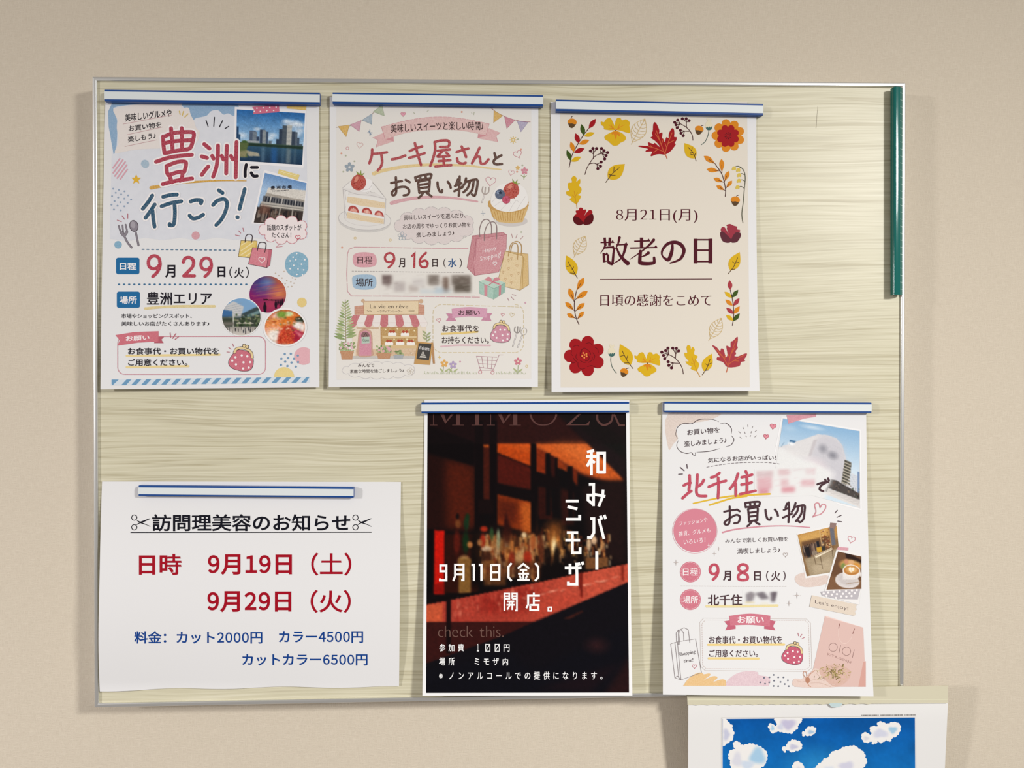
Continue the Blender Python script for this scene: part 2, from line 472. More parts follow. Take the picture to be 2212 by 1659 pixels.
# ---------------------------------------------------------------- notice board
def wood_material():
    m, nt, b = pbr('pale_wood_laminate', (.6, .56, .43), .38, 0, .38)
    tc = node(nt, 'ShaderNodeTexCoord')
    def mapped(sc, src=None):
        mp = node(nt, 'ShaderNodeMapping'); mp.inputs['Scale'].default_value = sc
        nt.links.new(src or tc.outputs['Object'], mp.inputs[0]); return mp.outputs[0]
    # slow wander of the grain
    wn = node(nt, 'ShaderNodeTexNoise', i_Scale=1.0, i_Detail=2.0); nt.links.new(mapped((2.0, 1, 5.5)), wn.inputs['Vector'])
    sp = node(nt, 'ShaderNodeVectorMath', operation='MULTIPLY'); sp.inputs[1].default_value = (0, 0, .042)
    ad = node(nt, 'ShaderNodeVectorMath', operation='ADD')
    cv = node(nt, 'ShaderNodeCombineXYZ'); nt.links.new(wn.outputs['Fac'], cv.inputs['Z'])
    nt.links.new(cv.outputs[0], sp.inputs[0]); nt.links.new(tc.outputs['Object'], ad.inputs[0]); nt.links.new(sp.outputs[0], ad.inputs[1])
    g1 = node(nt, 'ShaderNodeTexNoise', i_Scale=1.0, i_Detail=4.0, i_Roughness=.6); nt.links.new(mapped((8, 1, 520), ad.outputs[0]), g1.inputs['Vector'])
    g2 = node(nt, 'ShaderNodeTexNoise', i_Scale=1.0, i_Detail=2.0, i_Roughness=.5); nt.links.new(mapped((1.5, 1, 130), ad.outputs[0]), g2.inputs['Vector'])
    g3 = node(nt, 'ShaderNodeTexNoise', i_Scale=1.0, i_Detail=2.0); nt.links.new(mapped((2, 1, 14)), g3.inputs['Vector'])
    def ramp(src, stops):
        r = node(nt, 'ShaderNodeValToRGB'); e = r.color_ramp.elements
        while len(e) < len(stops): e.new(.5)
        for q, (p, c) in zip(e, stops): q.position = p; q.color = (*c, 1)
        nt.links.new(src, r.inputs[0]); return r.outputs[0]
    base = ramp(g1.outputs['Fac'], [(.30, (.555, .512, .372)), (.48, (.65, .61, .445)), (.66, (.74, .70, .54))])
    vein = ramp(g2.outputs['Fac'], [(.45, (1, 1, 1)), (.49, (.80, .775, .72)), (.515, (1, 1, 1))])
    big = ramp(g3.outputs['Fac'], [(.3, (.95, .945, .93)), (.7, (1.04, 1.04, 1.04))])
    def mul(a, c):
        n = node(nt, 'ShaderNodeMix', data_type='RGBA', blend_type='MULTIPLY'); n.inputs[0].default_value = 1
        nt.links.new(a, n.inputs[6]); nt.links.new(c, n.inputs[7]); return n.outputs[2]
    nt.links.new(mul(mul(base, vein), big), b.inputs['Base Color'])
    bp = node(nt, 'ShaderNodeBump', i_Strength=.10, i_Distance=.0006); nt.links.new(g1.outputs['Fac'], bp.inputs['Height']); nt.links.new(bp.outputs[0], b.inputs['Normal'])
    return m
alu, _, _ = pbr('brushed_aluminium', (.82, .82, .80), .30, .9)
steel_dark, _, _ = pbr('black_gasket', (.05, .035, .03), .6)
BT = [(198.5, 165), (1957, 178), (1953, 1496), (203, 1529)]
board = empty('notice_board', at(1077, 847, 0))
props(board, 'wide pale wood-grain notice board with thin aluminium frame covered in posters', 'notice board')
cw = [at(x, y, .0025) for x, y in BT]; ctr = sum(cw, Vector()) / 4
FWD = .0042
def inset(i, d):
    """corner i of the board moved d metres inward, on the front plane"""
    p, a, b = cw[i], cw[i - 1], cw[(i + 1) % 4]
    return p + (a - p).normalized() * d + (b - p).normalized() * d
pan = [inset(i, FWD - .0006) for i in range(4)]
V = [Vector((p.x, y, p.z)) for y in (0.0, .014) for p in pan]
mesh('panel', V, [(3, 2, 1, 0), (4, 5, 6, 7)] + [(i, (i + 1) % 4, 4 + (i + 1) % 4, 4 + i) for i in range(4)], [wood_material()], None, False, board)
prof = [(0, -.0255), (0, .0012)] + [(.0011 - .0011 * math.cos(t), .0012 + .0013 * math.sin(t)) for t in np.linspace(.3, math.pi / 2, 5)] + [(.0022, .0025)] + \
       [(FWD - .0012 + .0012 * math.sin(t), .0013 + .0012 * math.cos(t)) for t in np.linspace(0, math.pi / 2, 6)] + [(FWD, -.002), (FWD, -.0255)]
for i, nm in enumerate(('top', 'right', 'bottom', 'left')):
    V, Fs = [], []; n = len(prof)
    for cnr in (i, (i + 1) % 4):
        for d, h in prof:
            q = inset(cnr, d); V.append(Vector((q.x, -h, q.z)))
    for k in range(n): Fs.append((k, (k + 1) % n, n + (k + 1) % n, n + k))
    Fs += [tuple(range(n)), tuple(range(n, 2 * n))[::-1]]
    o = mesh('frame_rail', V, Fs, [alu], None, True, board)
    o.data.polygons.foreach_set('use_smooth', [True] * n + [False, False])
    md = o.modifiers.new('edges', 'EDGE_SPLIT'); md.split_angle = math.radians(40)
# the fine pencil scratch on the bare wood at the upper right
sc_m, _, _ = pbr('pencil_grey', (.24, .20, .14), .6)
scr = Mc('420 230 414 300 410 350 407 386')
ss = stroke(scr, .9, sc_m, True, taper=lambda t: .35 + .9 * t)
mesh('scratch', [at(x, y, .00012) for x, y in ss[0]], ss[1], [sc_m], None, False, board)['label'] = 'thin dark pencil scratch'

# ---------------------------------------------------------------- magnet bars
blue_pl, _, _ = pbr('blue_magnet_plastic', tuple(lin(rgb('#05458f'))), .35)
white_pl, _, _ = pbr('white_label_strip', (.74, .785, .79), .4)
def sweep(name, prof, p0, p1, across, m, parent, caps=True, sm=False):
    """profile [(across, out)] in metres swept from p0 to p1 (points on the board); across = unit vector"""
    V = []; n = len(prof)
    for p in (p0, p1):
        for a, h in prof: V.append(p + across * a + Vector((0, -h, 0)))
    Fs = [(k, (k + 1) % n, n + (k + 1) % n, n + k) for k in range(n)]
    if caps: Fs += [tuple(range(n))[::-1], tuple(range(n, 2 * n))]
    return mesh(name, V, Fs, [m], None, sm, parent)
def magnet_bar(x0, y0, x1, y1, hgt, label, h0):
    """x0,y0 - x1,y1: centre line of the white strip in the photo; hgt: height in px of the bar's face; h0: back stand-off"""
    th = .0056; a, b = at(x0, y0, h0 + th), at(x1, y1, h0 + th)
    a.y = b.y = -h0
    root = empty('magnet_bar', (a + b) / 2); props(root, label, 'magnet', 'blue-edged magnet bars on the notice board')
    ax = (b - a).normalized(); ac = Vector((-ax.z, 0, ax.x)); hh = hgt / 2.165 / 2000
    r = .0004
    body = [(-hh, 0), (-hh, th - r), (-hh + r, th), (hh - r, th), (hh, th - r), (hh, 0)]
    sweep('bar_body', body, a, b, ac, blue_pl, root)
    w = hh * .66
    sweep('white_strip', [(-w, th - .0002), (-w, th + .00035), (w, th + .00035), (w, th - .0002)], a - ax * .00012, b + ax * .00012, ac, white_pl, root)
    return root
magnet_bar(226.5, 206, 690.5, 212.5, 25, 'blue and white magnet bar across the top of the seaside-city outing poster at upper left', .0014)
magnet_bar(718.5, 211.5, 1173, 217.5, 24, 'blue and white magnet bar across the top of the pastel cake shop poster', .0014)
magnet_bar(1201, 227, 1648.5, 236.5, 25, 'blue and white magnet bar across the top of the autumn leaf poster, slightly tilted', .0014)
magnet_bar(299.5, 1060, 763.5, 1064, 22.5, 'blue and white magnet bar inside the top edge of the landscape haircut notice', .0014)
magnet_bar(910.5, 881.3, 1359, 879.7, 23, 'blue and white magnet bar across the top of the dark bar poster', .0014)
magnet_bar(1435.5, 879.3, 1882.5, 881, 23, 'blue and white magnet bar across the top of the pink shopping trip poster', .0014)

# green ruler magnet standing upright on the right rail
green, _, _ = pbr('green_ruler_plastic', tuple(lin(rgb('#04665f'))), .10, 0, .5)
tickm, _, _ = pbr('ruler_marking', tuple(lin(rgb('#b9d8cf'))), .5)
gh0, gth = .0029, .0068
a, b = at(1941, 187, gh0 + gth), at(1941, 636.5, gh0 + gth); a.y = b.y = -gh0
gm = empty('ruler_magnet', (a + b) / 2)
props(gm, 'glossy dark green ruler magnet bar standing upright at the right edge of the board', 'magnet')
ax = (b - a).normalized(); ac = Vector((1, 0, 0)); s = 1 / 2160
prof = [(-10 * s, 0), (-10.6 * s, gth - .0016), (-10.1 * s, gth - .0010), (-9 * s, gth - .0005), (-7.6 * s, gth - .00015), (-6 * s, gth - .00002), (-4.5 * s, gth), (0, gth - .0001), (4 * s, gth - .0003), (12.5 * s, .0036), (12.5 * s, 0)]
gb = sweep('bar_body', prof, a, b, ac, green, gm, True, True)
md = gb.modifiers.new('edges', 'EDGE_SPLIT'); md.split_angle = math.radians(26)
tv, tf = [], []
def onslope(t, z):    # t: 0 at the crest of the right slope, 1 at its foot
    q = a + ax * z + ac * ((4 + 8.5 * t) * s); return q + Vector((0, -((gth - .0003) * (1 - t) + .0036 * t) - .00008, 0))
Lm = (b - a).length; nt_ = 29
def quad(t0, t1, z0, z1):
    k = len(tv); tv.extend([onslope(t0, z0), onslope(t1, z0), onslope(t1, z1), onslope(t0, z1)]); tf.append((k, k + 1, k + 2, k + 3))
for i in range(nt_):
    z = Lm * (i + .8) / (nt_ + .6)
    quad(.55, 1.0, z - .00022, z + .00022)
    for t, w in ((.10, .0010), (.26, .0003)): quad(t, t + .10, z - w / 2, z + w / 2)
mesh('ruler_marks', tv, tf, [tickm], None, False, gm)['label'] = 'pale centimetre tick marks along the bevel'

# ---------------------------------------------------------------- sheets of paper
paper_w, _, _ = pbr('copy_paper', (.80, .795, .80), .62, 0, .12)
paper_w2, _, _ = pbr('bright_paper', (.90, .90, .90), .5, 0, .2)
def hang(x0, y0, y1, base, lift, power=1.7, tilt=0, bulge=0, x1=None):
    """stand-off of a sheet pinned at the top: lifts towards the bottom; tilt adds lift to the right"""
    xw = (x1 or x0 + 450) - x0
    def h(x, y):
        v = min(max((y - y0) / (y1 - y0), 0), 1.02); u = (x - x0) / xw - .5
        return base + lift * v ** power + tilt * u * v ** 1.5 + bulge * math.sin(math.pi * v) * (.6 + .4 * math.cos(2 * math.pi * u))
    return h
S1 = Sheet('poster', 'city outing poster with blue headline and skyline photo at upper left of the board', 'poster',
           [(228, 203), (689, 210), (690, 836.5), (217, 841)], hang(217, 210, 840, .0012, .0052, 2.0, -.003, .001, 690), 'A4 posters on the notice board', (-1, 0, 0))
S2 = Sheet('poster', 'pastel cake shop shopping poster with strawberry shortcake, second in the upper row', 'poster',
           [(712, 209), (1163, 214), (1162, 836), (710, 836)], hang(710, 215, 836, .0012, .006, 1.6, 0, .001, 1162), 'A4 posters on the notice board', (1, 0, 0))
S3 = Sheet('poster', 'cream autumn poster framed by red and yellow leaves, right end of upper row', 'poster',
           [(1189.5, 220), (1634, 230), (1641, 844.5), (1191.5, 847)], hang(1190, 225, 845, .0012, .0085, 1.9, .003, .001, 1640), 'A4 posters on the notice board', (0, -3, 0))
def h4(x, y):
    v = min(max((y - 1040) / 450, 0), 1); u = (x - 215) / 650
    return .0012 + .0115 * math.sin(math.pi * min(v / .98, 1)) ** 1.0 * v ** .9 * (1.15 - .5 * u) + .0006 * v * (1 + math.sin(u * 19)) + .0026 * max(0, .12 - u) / .12 * v
S4 = Sheet('notice', 'landscape white haircut notice with red dates and blue prices at lower left', 'notice',
           [(220.5, 1040), (866, 1041), (862, 1484), (215.5, 1492.5)], h4, None, (-3, 0, 0),
           lambda u, v: (-5 * max(0, v - .35) * math.sin(math.pi * min(1, max(0, v - .35) / .65)) * (1 - u), v ** 8 * (1.9 * math.sin(u * 17 + .6) - 2.5 * math.sin(math.pi * u))))
S5 = Sheet('poster', 'dark red bar photo poster with white lettering, centre of the lower row', 'poster',
           [(917, 864), (1359.5, 864.5), (1366, 1502.5), (912.5, 1503)], hang(912, 885, 1500, .0012, .0115, 1.5, -.003, .001, 1366), 'A4 posters on the notice board', (1, -1, 0))
S6 = Sheet('poster', 'white and pink department store shopping poster at lower right, overlapping the calendar', 'poster',
           [(1430.5, 868), (1871, 871), (1887, 1504.5), (1432, 1500.5)], hang(1431, 885, 1502, .0012, .0145, 1.2, .002, .0018, 1887), 'A4 posters on the notice board', (0, -3, 0))
for s_, m_ in ((S1, paper_w), (S2, paper_w), (S3, paper_w), (S4, paper_w), (S5, paper_w2), (S6, paper_w)):
    s_.paper(m_)

# ---------------------------------------------------------------- city outing poster
BK, TEAL, ROSE, TAG, SAND = ink('#1e1a24'), ink('#15506f', .6), ink('#b0304a', .6), ink('#1f6aa0'), ink('#ead9a0', .5)
PINK, SKY1, OFFW = ink('#e0a9b2', .4), ink('#8fb0cf', .5), ink('#f2eeee')
GREY = ink('#8d8690'); OUTL = ink('#3b2c34')
S1.part('sky_background', [fill(A('262 330 1972 346 1986 1530 1900 1548 1780 1530 1660 1552 1500 1530 1340 1550 1180 1528 1020 1556 860 1530 700 1552 540 1530 400 1560 234 1540'), ink('#dfe1e8', 2.3)),
        blob(A('262 322 850 322 1340 340 1340 450 1280 430 1240 440 1190 400 1130 410 1090 450 1000 470 960 480 850 340 700 330 300 370 280 420 300 500 300 600 290 740 262 760'), SKY1, 4)], 1, 'pale blue cloudy print with deeper blue corners')
S1.part('torn_note', [blob(A('290 380 600 340 850 330 870 380 930 380 950 440 980 500 1000 560 1030 600 1000 690 900 730 700 740 470 750 300 780 280 760 310 690 296 560 300 480 280 440'), ink('#e9e1dc', .2), 4)], 2, 'torn white paper scrap with three handwritten lines')
HK = dict(w=.012)
S1.part('note_lettering', [text('美味しいグルメや', BK, A('368 396 780 496'), dy=-11, **HK), text('お買い物を', BK, A('400 508 690 584'), dy=-9, **HK), text('楽しもう♪', BK, A('394 604 640 682'), dy=-9, **HK)] +
        strokes([A('352 524 780 444'), A('388 618 700 550'), A('368 722 650 664')], 1.0, ink('#c9a3a6')), 4)
S1.part('accent_ticks', strokes([A('850 410 856 440'), A('886 412 876 446'), A('926 434 898 462')], 2.2, ink('#d9bd70')), 4)
S1.part('accent_ticks', strokes([A('1086 492 1104 546'), A('1160 464 1154 544'), A('1232 494 1204 550'), A('1286 544 1254 564')], 2.0, BK), 4)
# photo of the waterside towers
def towers(c):
    c.frame(1355, 395, 1960, 885)
    c.vgrad(395, 720, '#2a67a8', '#a9cbe6')
    for x, y, r in ((1840, 510, 60), (1890, 500, 46), (1800, 480, 30), (1920, 560, 40), (1540, 572, 26), (1680, 620, 30), (1400, 640, 40), (1890, 600, 40), (1930, 510, 30), (1660, 650, 26), (1500, 610, 20)):
        c.dot(x, y, r, r * .55, '#eef2f6', .8, .7)
    c.noise(.03, 9, 2)
    for x0, y0, x1, y1, col in ((1350, 560, 1376, 690, '#27486e'), (1370, 630, 1390, 690, '#335577'), (1472, 592, 1530, 690, '#55647a'), (1500, 600, 1540, 690, '#76828e'), (1536, 644, 1560, 700, '#32435c'), (1564, 574, 1612, 704, '#3a475c'), (1590, 578, 1622, 704, '#8f989c'), (1622, 590, 1640, 704, '#42546c'),
                                (1644, 676, 1672, 704, '#6d7884'), (1714, 656, 1742, 708, '#2f3e52'), (1740, 560, 1770, 708, '#323f50'), (1766, 520, 1806, 708, '#4d5862'), (1806, 516, 1850, 708, '#b9bab4'), (1852, 574, 1884, 708, '#3c4858'), (1884, 580, 1902, 708, '#5d6975'), (1902, 632, 1924, 708, '#46566a'), (1924, 690, 1950, 708, '#50606c'), (1450, 684, 1560, 706, '#a5acb0')):
        c.rect(x0, y0, x1, y1, col, .6)
        for k in range(int((y1 - y0) / 9)): c.line([(x0 + 3, y0 + 6 + k * 9), (x1 - 3, y0 + 6 + k * 9)], 2, '#20304a', .22)
    c.rect(1350, 704, 1960, 716, '#3d5347', 1.5); c.rect(1350, 714, 1960, 738, '#22362c', 2)
    c.vgrad(736, 890, '#31556f', '#1d3550', c.mask([(1350, 736), (1960, 736), (1960, 890), (1350, 890)]))
    for x, w_, col in ((1600, 30, '#6f8ea4'), (1700, 50, '#2a64a8'), (1830, 40, '#8f9a98'), (1780, 20, '#54768e'), (1890, 14, '#7a8c92')): c.rect(x - w_ / 2, 740, x + w_ / 2, 880, col, 9, .6)
    c.poly('1350 716 1440 700 1470 716 1450 770 1460 850 1350 850', '#59683f', 4); c.poly('1440 780 1560 800 1570 830 1470 836', '#a9a490', 4); c.poly('1350 800 1460 780 1440 850 1350 850', '#8e8a66', 6); c.dot(1430, 700, 26, 12, '#3f5a2c')
    c.noise(.05, 2, 3)
S1.part('photo_border', fill(A('1340 372 1972 402 1948 912 1326 868'), ink('#f0eef0')), 2, 'white photo border')
S1.photo('waterside_photo', A('1358 394 1962 428 1936 886 1352 846'), (150, 120), towers, 3, 'printed photo of blue sky, tower blocks and water')
S1.part('washi_tape', [fill(A('1494 372 1730 352 1736 412 1712 420 1500 436 1512 400'), ink('#d0718a'))] + [circle(*A(f'{x} {y}')[0], 1.6, OFFW) for x, y in ((1536, 384), (1592, 380), (1650, 378), (1706, 374), (1512, 412), (1566, 412), (1624, 406), (1684, 404))], 4, 'pink dotted tape')
S1.part('washi_tape', fill(A('1800 366 1822 346 1972 340 1972 402 1800 386'), ink('#e5c06a', .5)), 4, 'yellow tape')
def market(c):
    c.frame(1500, 950, 1980, 1420)
    c.vgrad(950, 1100, '#6b93c4', '#a8c3e0')
    c.poly('1570 1078 1980 1030 1980 1150 1560 1150', '#d8d3cb', 1); c.poly('1560 1130 1980 1140 1980 1160 1556 1160', '#a49d94', 1)
    c.rect(1540, 1158, 1980, 1230, '#5d5e63', 1)
    for k in range(14): c.rect(1566 + k * 30, 1170, 1582 + k * 30, 1218, '#272a33', .6); c.rect(1582 + k * 30, 1164, 1586 + k * 30, 1222, '#a3a29e', .6)
    for x in (1620, 1740, 1880): c.rect(x, 1150, x + 8, 1240, '#cdc8c0', .6)
    c.rect(1530, 1216, 1980, 1238, '#b7b2aa', 1); c.rect(1520, 1238, 1980, 1290, '#5a5652', 2); c.rect(1530, 1240, 1980, 1256, '#c0bab0', 1)
    c.rect(1500, 1270, 1980, 1420, '#3f3633', 3)
    rnd = random.Random(3)
    for k in range(60): x = rnd.uniform(1510, 1960); c.rect(x, rnd.uniform(1270, 1350), x + rnd.uniform(5, 22), rnd.uniform(1350, 1420), rnd.choice(['#1e1a1c', '#7a6a5c', '#57443c', '#2b2527', '#8d8076', '#241e22', '#6b4b40']), 1.2, .8)
    c.poly('1540 1240 1640 1260 1640 1330 1520 1330', '#7d5142', 10, .6); c.rect(1730, 1250, 1744, 1420, '#a8a198', 1); c.rect(1864, 1250, 1876, 1420, '#a8a198', 1); c.noise(.06, 1.5, 4)
S1.part('photo_border', fill(A('1598 930 1984 1036 1936 1440 1486 1404'), ink('#f0eef0')), 2, 'white photo border')
S1.photo('market_photo', A('1606 956 1976 1046 1932 1424 1508 1396'), (110, 110), market, 3, 'printed photo of a market building front')
S1.part('market_sign_lettering', [text('豊洲市場', ink('#2c2e3a'), A('1658 1064 1846 1106'), w=.03, space=1.25, dy=-2), text('TOYOSU MARKET', ink('#3a3c48'), A('1670 1106 1820 1122'), w=.02, dy=-2)], 5, 'dark sign letters on the market front')
S1.part('washi_tape', [fill(A('1732 924 1914 974 1898 1020 1720 962'), ink('#e4cf86'))] + [stroke(A(f'{x} {950+int((x-1740)*.26)} {x+28} {940+int((x-1740)*.26)}'), 1.6, ink('#efe2b4')) for x in range(1742, 1890, 30)], 5, 'yellow striped tape')
# headline, written with a fat crayon
halo, hl = [], []
def crayon(f, lst, w, m, grow=7.0, sm=True):
    for s in lst:
        p = f(s); halo.append(stroke(p, w + grow, OFFW, sm)); hl.append(stroke(p, w, m, sm))
RB = 8.6
crayon(A, ['706 634 708 700 718 780', '704 640 800 604 930 594 976 606 972 660 950 730 914 750', '776 562 784 660 790 764', '870 560 872 640 872 746', '718 694 810 676 946 668', '724 782 820 762 924 746',
           '644 858 780 816 960 796', '736 896 740 950 752 976', '740 894 830 860 900 858 908 890 894 946', '756 976 830 952 890 944', '764 982 776 1020 786 1040', '878 960 872 1000 856 1026', '702 1056 820 1026 962 1006'], RB, ROSE)
crayon(A, ['1070 702 1116 740', '1048 810 1094 824', '1048 974 1080 930 1106 900', '1192 714 1190 800 1178 900 1148 990', '1270 716 1266 820 1264 960', '1356 684 1352 820 1348 994', '1140 806 1152 830', '1224 806 1240 838', '1306 806 1322 836'], RB, ROSE)
crayon(A, ['1442 884 1432 936 1432 986', '1488 908 1540 908', '1486 956 1506 984 1538 984'], 6.8, BK, 6)
crayon(A, ['610 1156 570 1220 526 1274', '632 1236 590 1300 550 1354', '612 1290 620 1370 630 1432', '706 1168 770 1152 828 1148', '692 1252 780 1222 866 1208', '806 1218 810 1320 800 1410 766 1420 764 1408',
           '950 1210 990 1196 1044 1200 1040 1226', '940 1334 970 1360 1020 1350 1060 1326', '1198 1110 1232 1134', '1148 1240 1190 1200 1250 1190 1272 1230 1256 1300 1220 1370 1176 1418', '1428 1100 1404 1190 1382 1276', '1362 1348 1366 1350'], 8.2, TEAL)
S1.part('headline_halo', halo, 4, 'white outline round the headline')
S1.part('headline_underline', stroke(A('600 1088 700 1070 850 1044 1020 1034 1200 1024 1440 1026'), 8, ink('#d9a63c', .9), True, taper=lambda t: 1 - .75 * t), 4, 'yellow crayon underline')
S1.part('headline', hl, 5, 'big red and blue crayon headline')
# scattered decorations
def dotpatch(f, pts, r, m): return [circle(*f(f'{x} {y}')[0], r * f.s, m) for x, y in pts]
pc = ell(*A('325 920')[0], 72 * A.s, 98 * A.s); bm_ = [stroke(A(f'{262+k*26} {1010-max(0,k-3)*6} {max(262,270+k*26-0)+ (60-k*8)} {900-k*10 if k<4 else 840+ (k-4)*30}'), 3.0, ink('#dba6b2')) for k in range(0)]
for k in range(-3, 5):     # diagonal stripes clipped to the round patch
    a0, a1 = None, None
    for t in np.linspace(-110, 110, 60):
        x, y = 325 + k * 24 + t * .66, 920 + k * 14 - t * .9
        if ((x - 322) / 74) ** 2 + ((y - 920) / 98) ** 2 < .93 and x > 258:
            a0 = a0 or (x, y); a1 = (x, y)
    if a0 and a0 != a1: bm_.append(stroke([A([*a0])[0], A([*a1])[0]], 3.0, ink('#dba6b2'), cap='flat'))
S1.part('striped_dot', bm_, 3, 'pink striped round patch')
S1.part('paint_dot', blob(A('520 850 545 840 575 856 580 890 560 912 530 908 510 880'), ink('#a9c0d2', .7)), 3)
S1.part('paint_dot', fill(ell(*A('994 1510')[0], 36 * A.s), ink('#d9a3ac', .5)), 3); S1.part('paint_dot', fill(ell(*A('307 1592')[0], 33 * A.s), ink('#86b2cc', .5)), 3)
S1.part('star_print', fill(star(*A('468 1014')[0], 46 * A.s), ink('#e2b43c')), 3)
S1.part('dot_scatter', dotpatch(A, ((264, 1096), (314, 1106), (364, 1120), (286, 1132), (334, 1146), (396, 1156), (254, 1162), (308, 1174), (362, 1184), (422, 1192), (276, 1206), (328, 1216), (392, 1222), (248, 1238), (302, 1246), (362, 1252), (270, 1280), (330, 1288)), 8, ink('#97a9c0')), 3)
def fork(f, pts_tines, body, m):
    return [stroke(f(s), w, OUTL, True) for s, w in pts_tines] + [stroke(f(s), w - 1.1, m, True) for s, w in pts_tines]
S1.part('fork_print', fork(A, [('312 1424 334 1490 352 1500', 3.4), ('346 1420 354 1496', 3.4), ('374 1414 386 1480 366 1500', 3.4), ('336 1484 360 1510 384 1480', 6.0), ('360 1510 390 1570 426 1616', 4.2)], None, GREY), 3, 'grey cartoon fork')
S1.part('spoon_print', [fill(ell(*A('447 1426')[0], 40 * A.s, 52 * A.s, -12), OUTL), fill(ell(*A('447 1426')[0], 35 * A.s, 47 * A.s, -12), GREY), fill(ell(*A('440 1416')[0], 20 * A.s, 30 * A.s, -12), ink('#a8a2aa'))] + fork(A, [('462 1476 474 1530 488 1596', 4.2)], None, GREY), 3, 'grey cartoon spoon')
S1.part('accent_ticks', strokes([A('300 1374 336 1388'), A('342 1336 364 1366'), A('392 1318 392 1358')], 1.7, ink('#b8707c')), 4)
S1.part('accent_ticks', strokes([A('1346 1506 1384 1514'), A('1374 1468 1392 1490'), A('1412 1444 1420 1478')], 1.5, ink('#b8707c')), 4)
cl = bumpy(ell(*A('1774 1460')[0], 188 * A.s, 96 * A.s, n=40), 9, 34 * A.s, 6)
S1.part('speech_cloud', [fill(cl, ink('#efe4e4'))] + dashed(cl + [cl[0]], 5, 2, 1.3, ink('#d08a94')) + strokes([A('1740 1580 1706 1614 1760 1606')], 1.3, ink('#d08a94')), 5, 'pale speech cloud with a dashed pink outline')
S1.part('speech_lettering', [text('話題のスポットが', BK, A('1626 1412 1930 1466'), w=.014), text('たくさん！', BK, A('1666 1484 1840 1530'), w=.014), stroke(heart(*A('1898 1526')[0], 44 * A.s), 1.4, ink('#c9606e'), closed=True)], 6)
def cbag(f, body, side, m, m2, handles, deco):
    return [fill(f(side), OUTL), fill(f(body), OUTL)] + [fill([tuple(np.array(p) * .955 + np.mean(f(q), 0) * .045) for p in f(q)], mm) for q, mm in ((side, m2), (body, m))] + deco + [stroke(f(h), 1.7, OUTL, True) for h in handles]
S1.part('shopping_bag_print', cbag(B, '1394 78 1538 84 1500 238 1370 222', '1510 80 1538 84 1536 140 1500 238', ink('#e3c877'), ink('#d2b05c'), ['1430 96 1440 40 1470 24 1496 44 1486 100'],
        [stroke(B(s), 2.2, ink('#f0dfae')) for s in ('1400 120 1450 90', '1396 170 1500 100', '1394 208 1490 146', '1440 216 1490 184')]), 4, 'yellow cartoon carrier bag')
S1.part('shopping_bag_print', cbag(B, '1496 140 1644 158 1624 322 1458 290', '1640 158 1670 160 1652 300 1624 322', ink('#d9818f', .6), ink('#c46c7c'), ['1540 168 1556 104 1590 96 1616 112 1606 184'],
        [stroke(heart(*B('1580 250')[0], 58 * B.s), 1.2, OFFW, closed=True)]), 5, 'pink cartoon carrier bag with a heart')
S1.part('dotted_rule', dashed(B('520 158 1340 166'), 4.0, 6.4, 2.4, ink('#5e7d98')), 3); S1.part('dotted_rule', dashed(B('312 468 1446 468'), 1.6, 9.4, 3.4, ink('#3f6f96')), 3)
def tagbox(f, x0, y0, x1, y1, m, body, tb):
    a, b_ = f(f'{x0} {y0}')[0], f(f'{x1} {y1}')[0]
    return [fill(rrect(a[0], a[1], b_[0], b_[1], 4.5), m), text(body, OFFW, f(tb), w=.025)]
S1.part('date_tag', tagbox(B, 290, 232, 496, 378, TAG, '日程', '322 276 470 340'), 3, 'blue tag with white letters'); S1.part('place_tag', tagbox(B, 296, 532, 500, 676, TAG, '場所', '320 572 474 640'), 3, 'blue tag with white letters')
RD = ink('#b8364e', .5)
def num9(f, x, y, w_, h_, m, sw):
    q = lambda s: f([x + t * w_ if i % 2 == 0 else y + t * h_ for i, t in enumerate(float(z) for z in s.split())])
    return [stroke(q('.96 .36 .9 .16 .72 .05 .5 .02 .28 .06 .1 .18 .04 .34 .1 .5 .28 .6 .5 .62 .72 .58 .9 .46'), sw, m, True), stroke(q('.96 .30 .97 .45 .86 .66 .66 .84 .40 .98'), sw, m, True)]
def num2(f, x, y, w_, h_, m, sw):
    q = lambda s: f([x + t * w_ if i % 2 == 0 else y + t * h_ for i, t in enumerate(float(z) for z in s.split())])
    return [stroke(q('.04 .26 .14 .1 .34 .02 .6 .02 .84 .12 .92 .3 .82 .5 .5 .72 .08 .97'), sw, m, True), stroke(q('.08 .97 .98 .97'), sw, m)]
S1.part('date_number', num9(B, 570, 212, 112, 190, RD, 7), 4, 'big red handwritten figure'); S1.part('date_number', num2(B, 880, 228, 104, 170, RD, 7) + num9(B, 1036, 232, 100, 170, RD, 6.6), 4, 'big red handwritten figures')
S1.part('month_lettering', text('月', BK, B('724 296 814 410'), w=.03), 4)
S1.part('day_lettering', [text('日', BK, B('1188 312 1256 404'), w=.035), text('（', BK, B('1292 312 1320 412')), text('火', BK, B('1336 320 1420 410'), w=.012), text('）', BK, B('1438 312 1464 412'))], 4)
S1.part('place_lettering', text('豊洲エリア', BK, B('562 536 1138 650'), w=.016), 4)
S1.part('yellow_underline', stroke(B('548 682 700 668 900 662 1160 662'), 5.6, ink('#e8d497', .9), True), 3)
S1.part('description_lettering', [text('市場やショッピングスポット、', BK, B('336 728 958 768'), w=.008), text('美味しいお店がたくさんあります♪', BK, B('336 796 1114 836'), w=.008)], 4)
S1.part('request_frame', [stroke(B([v for p in rrect(304, 930, 1612, 1264, 60) for v in p]), 1.7, ink('#d08f9c', .6), closed=True)], 3, 'thin pink rounded frame')
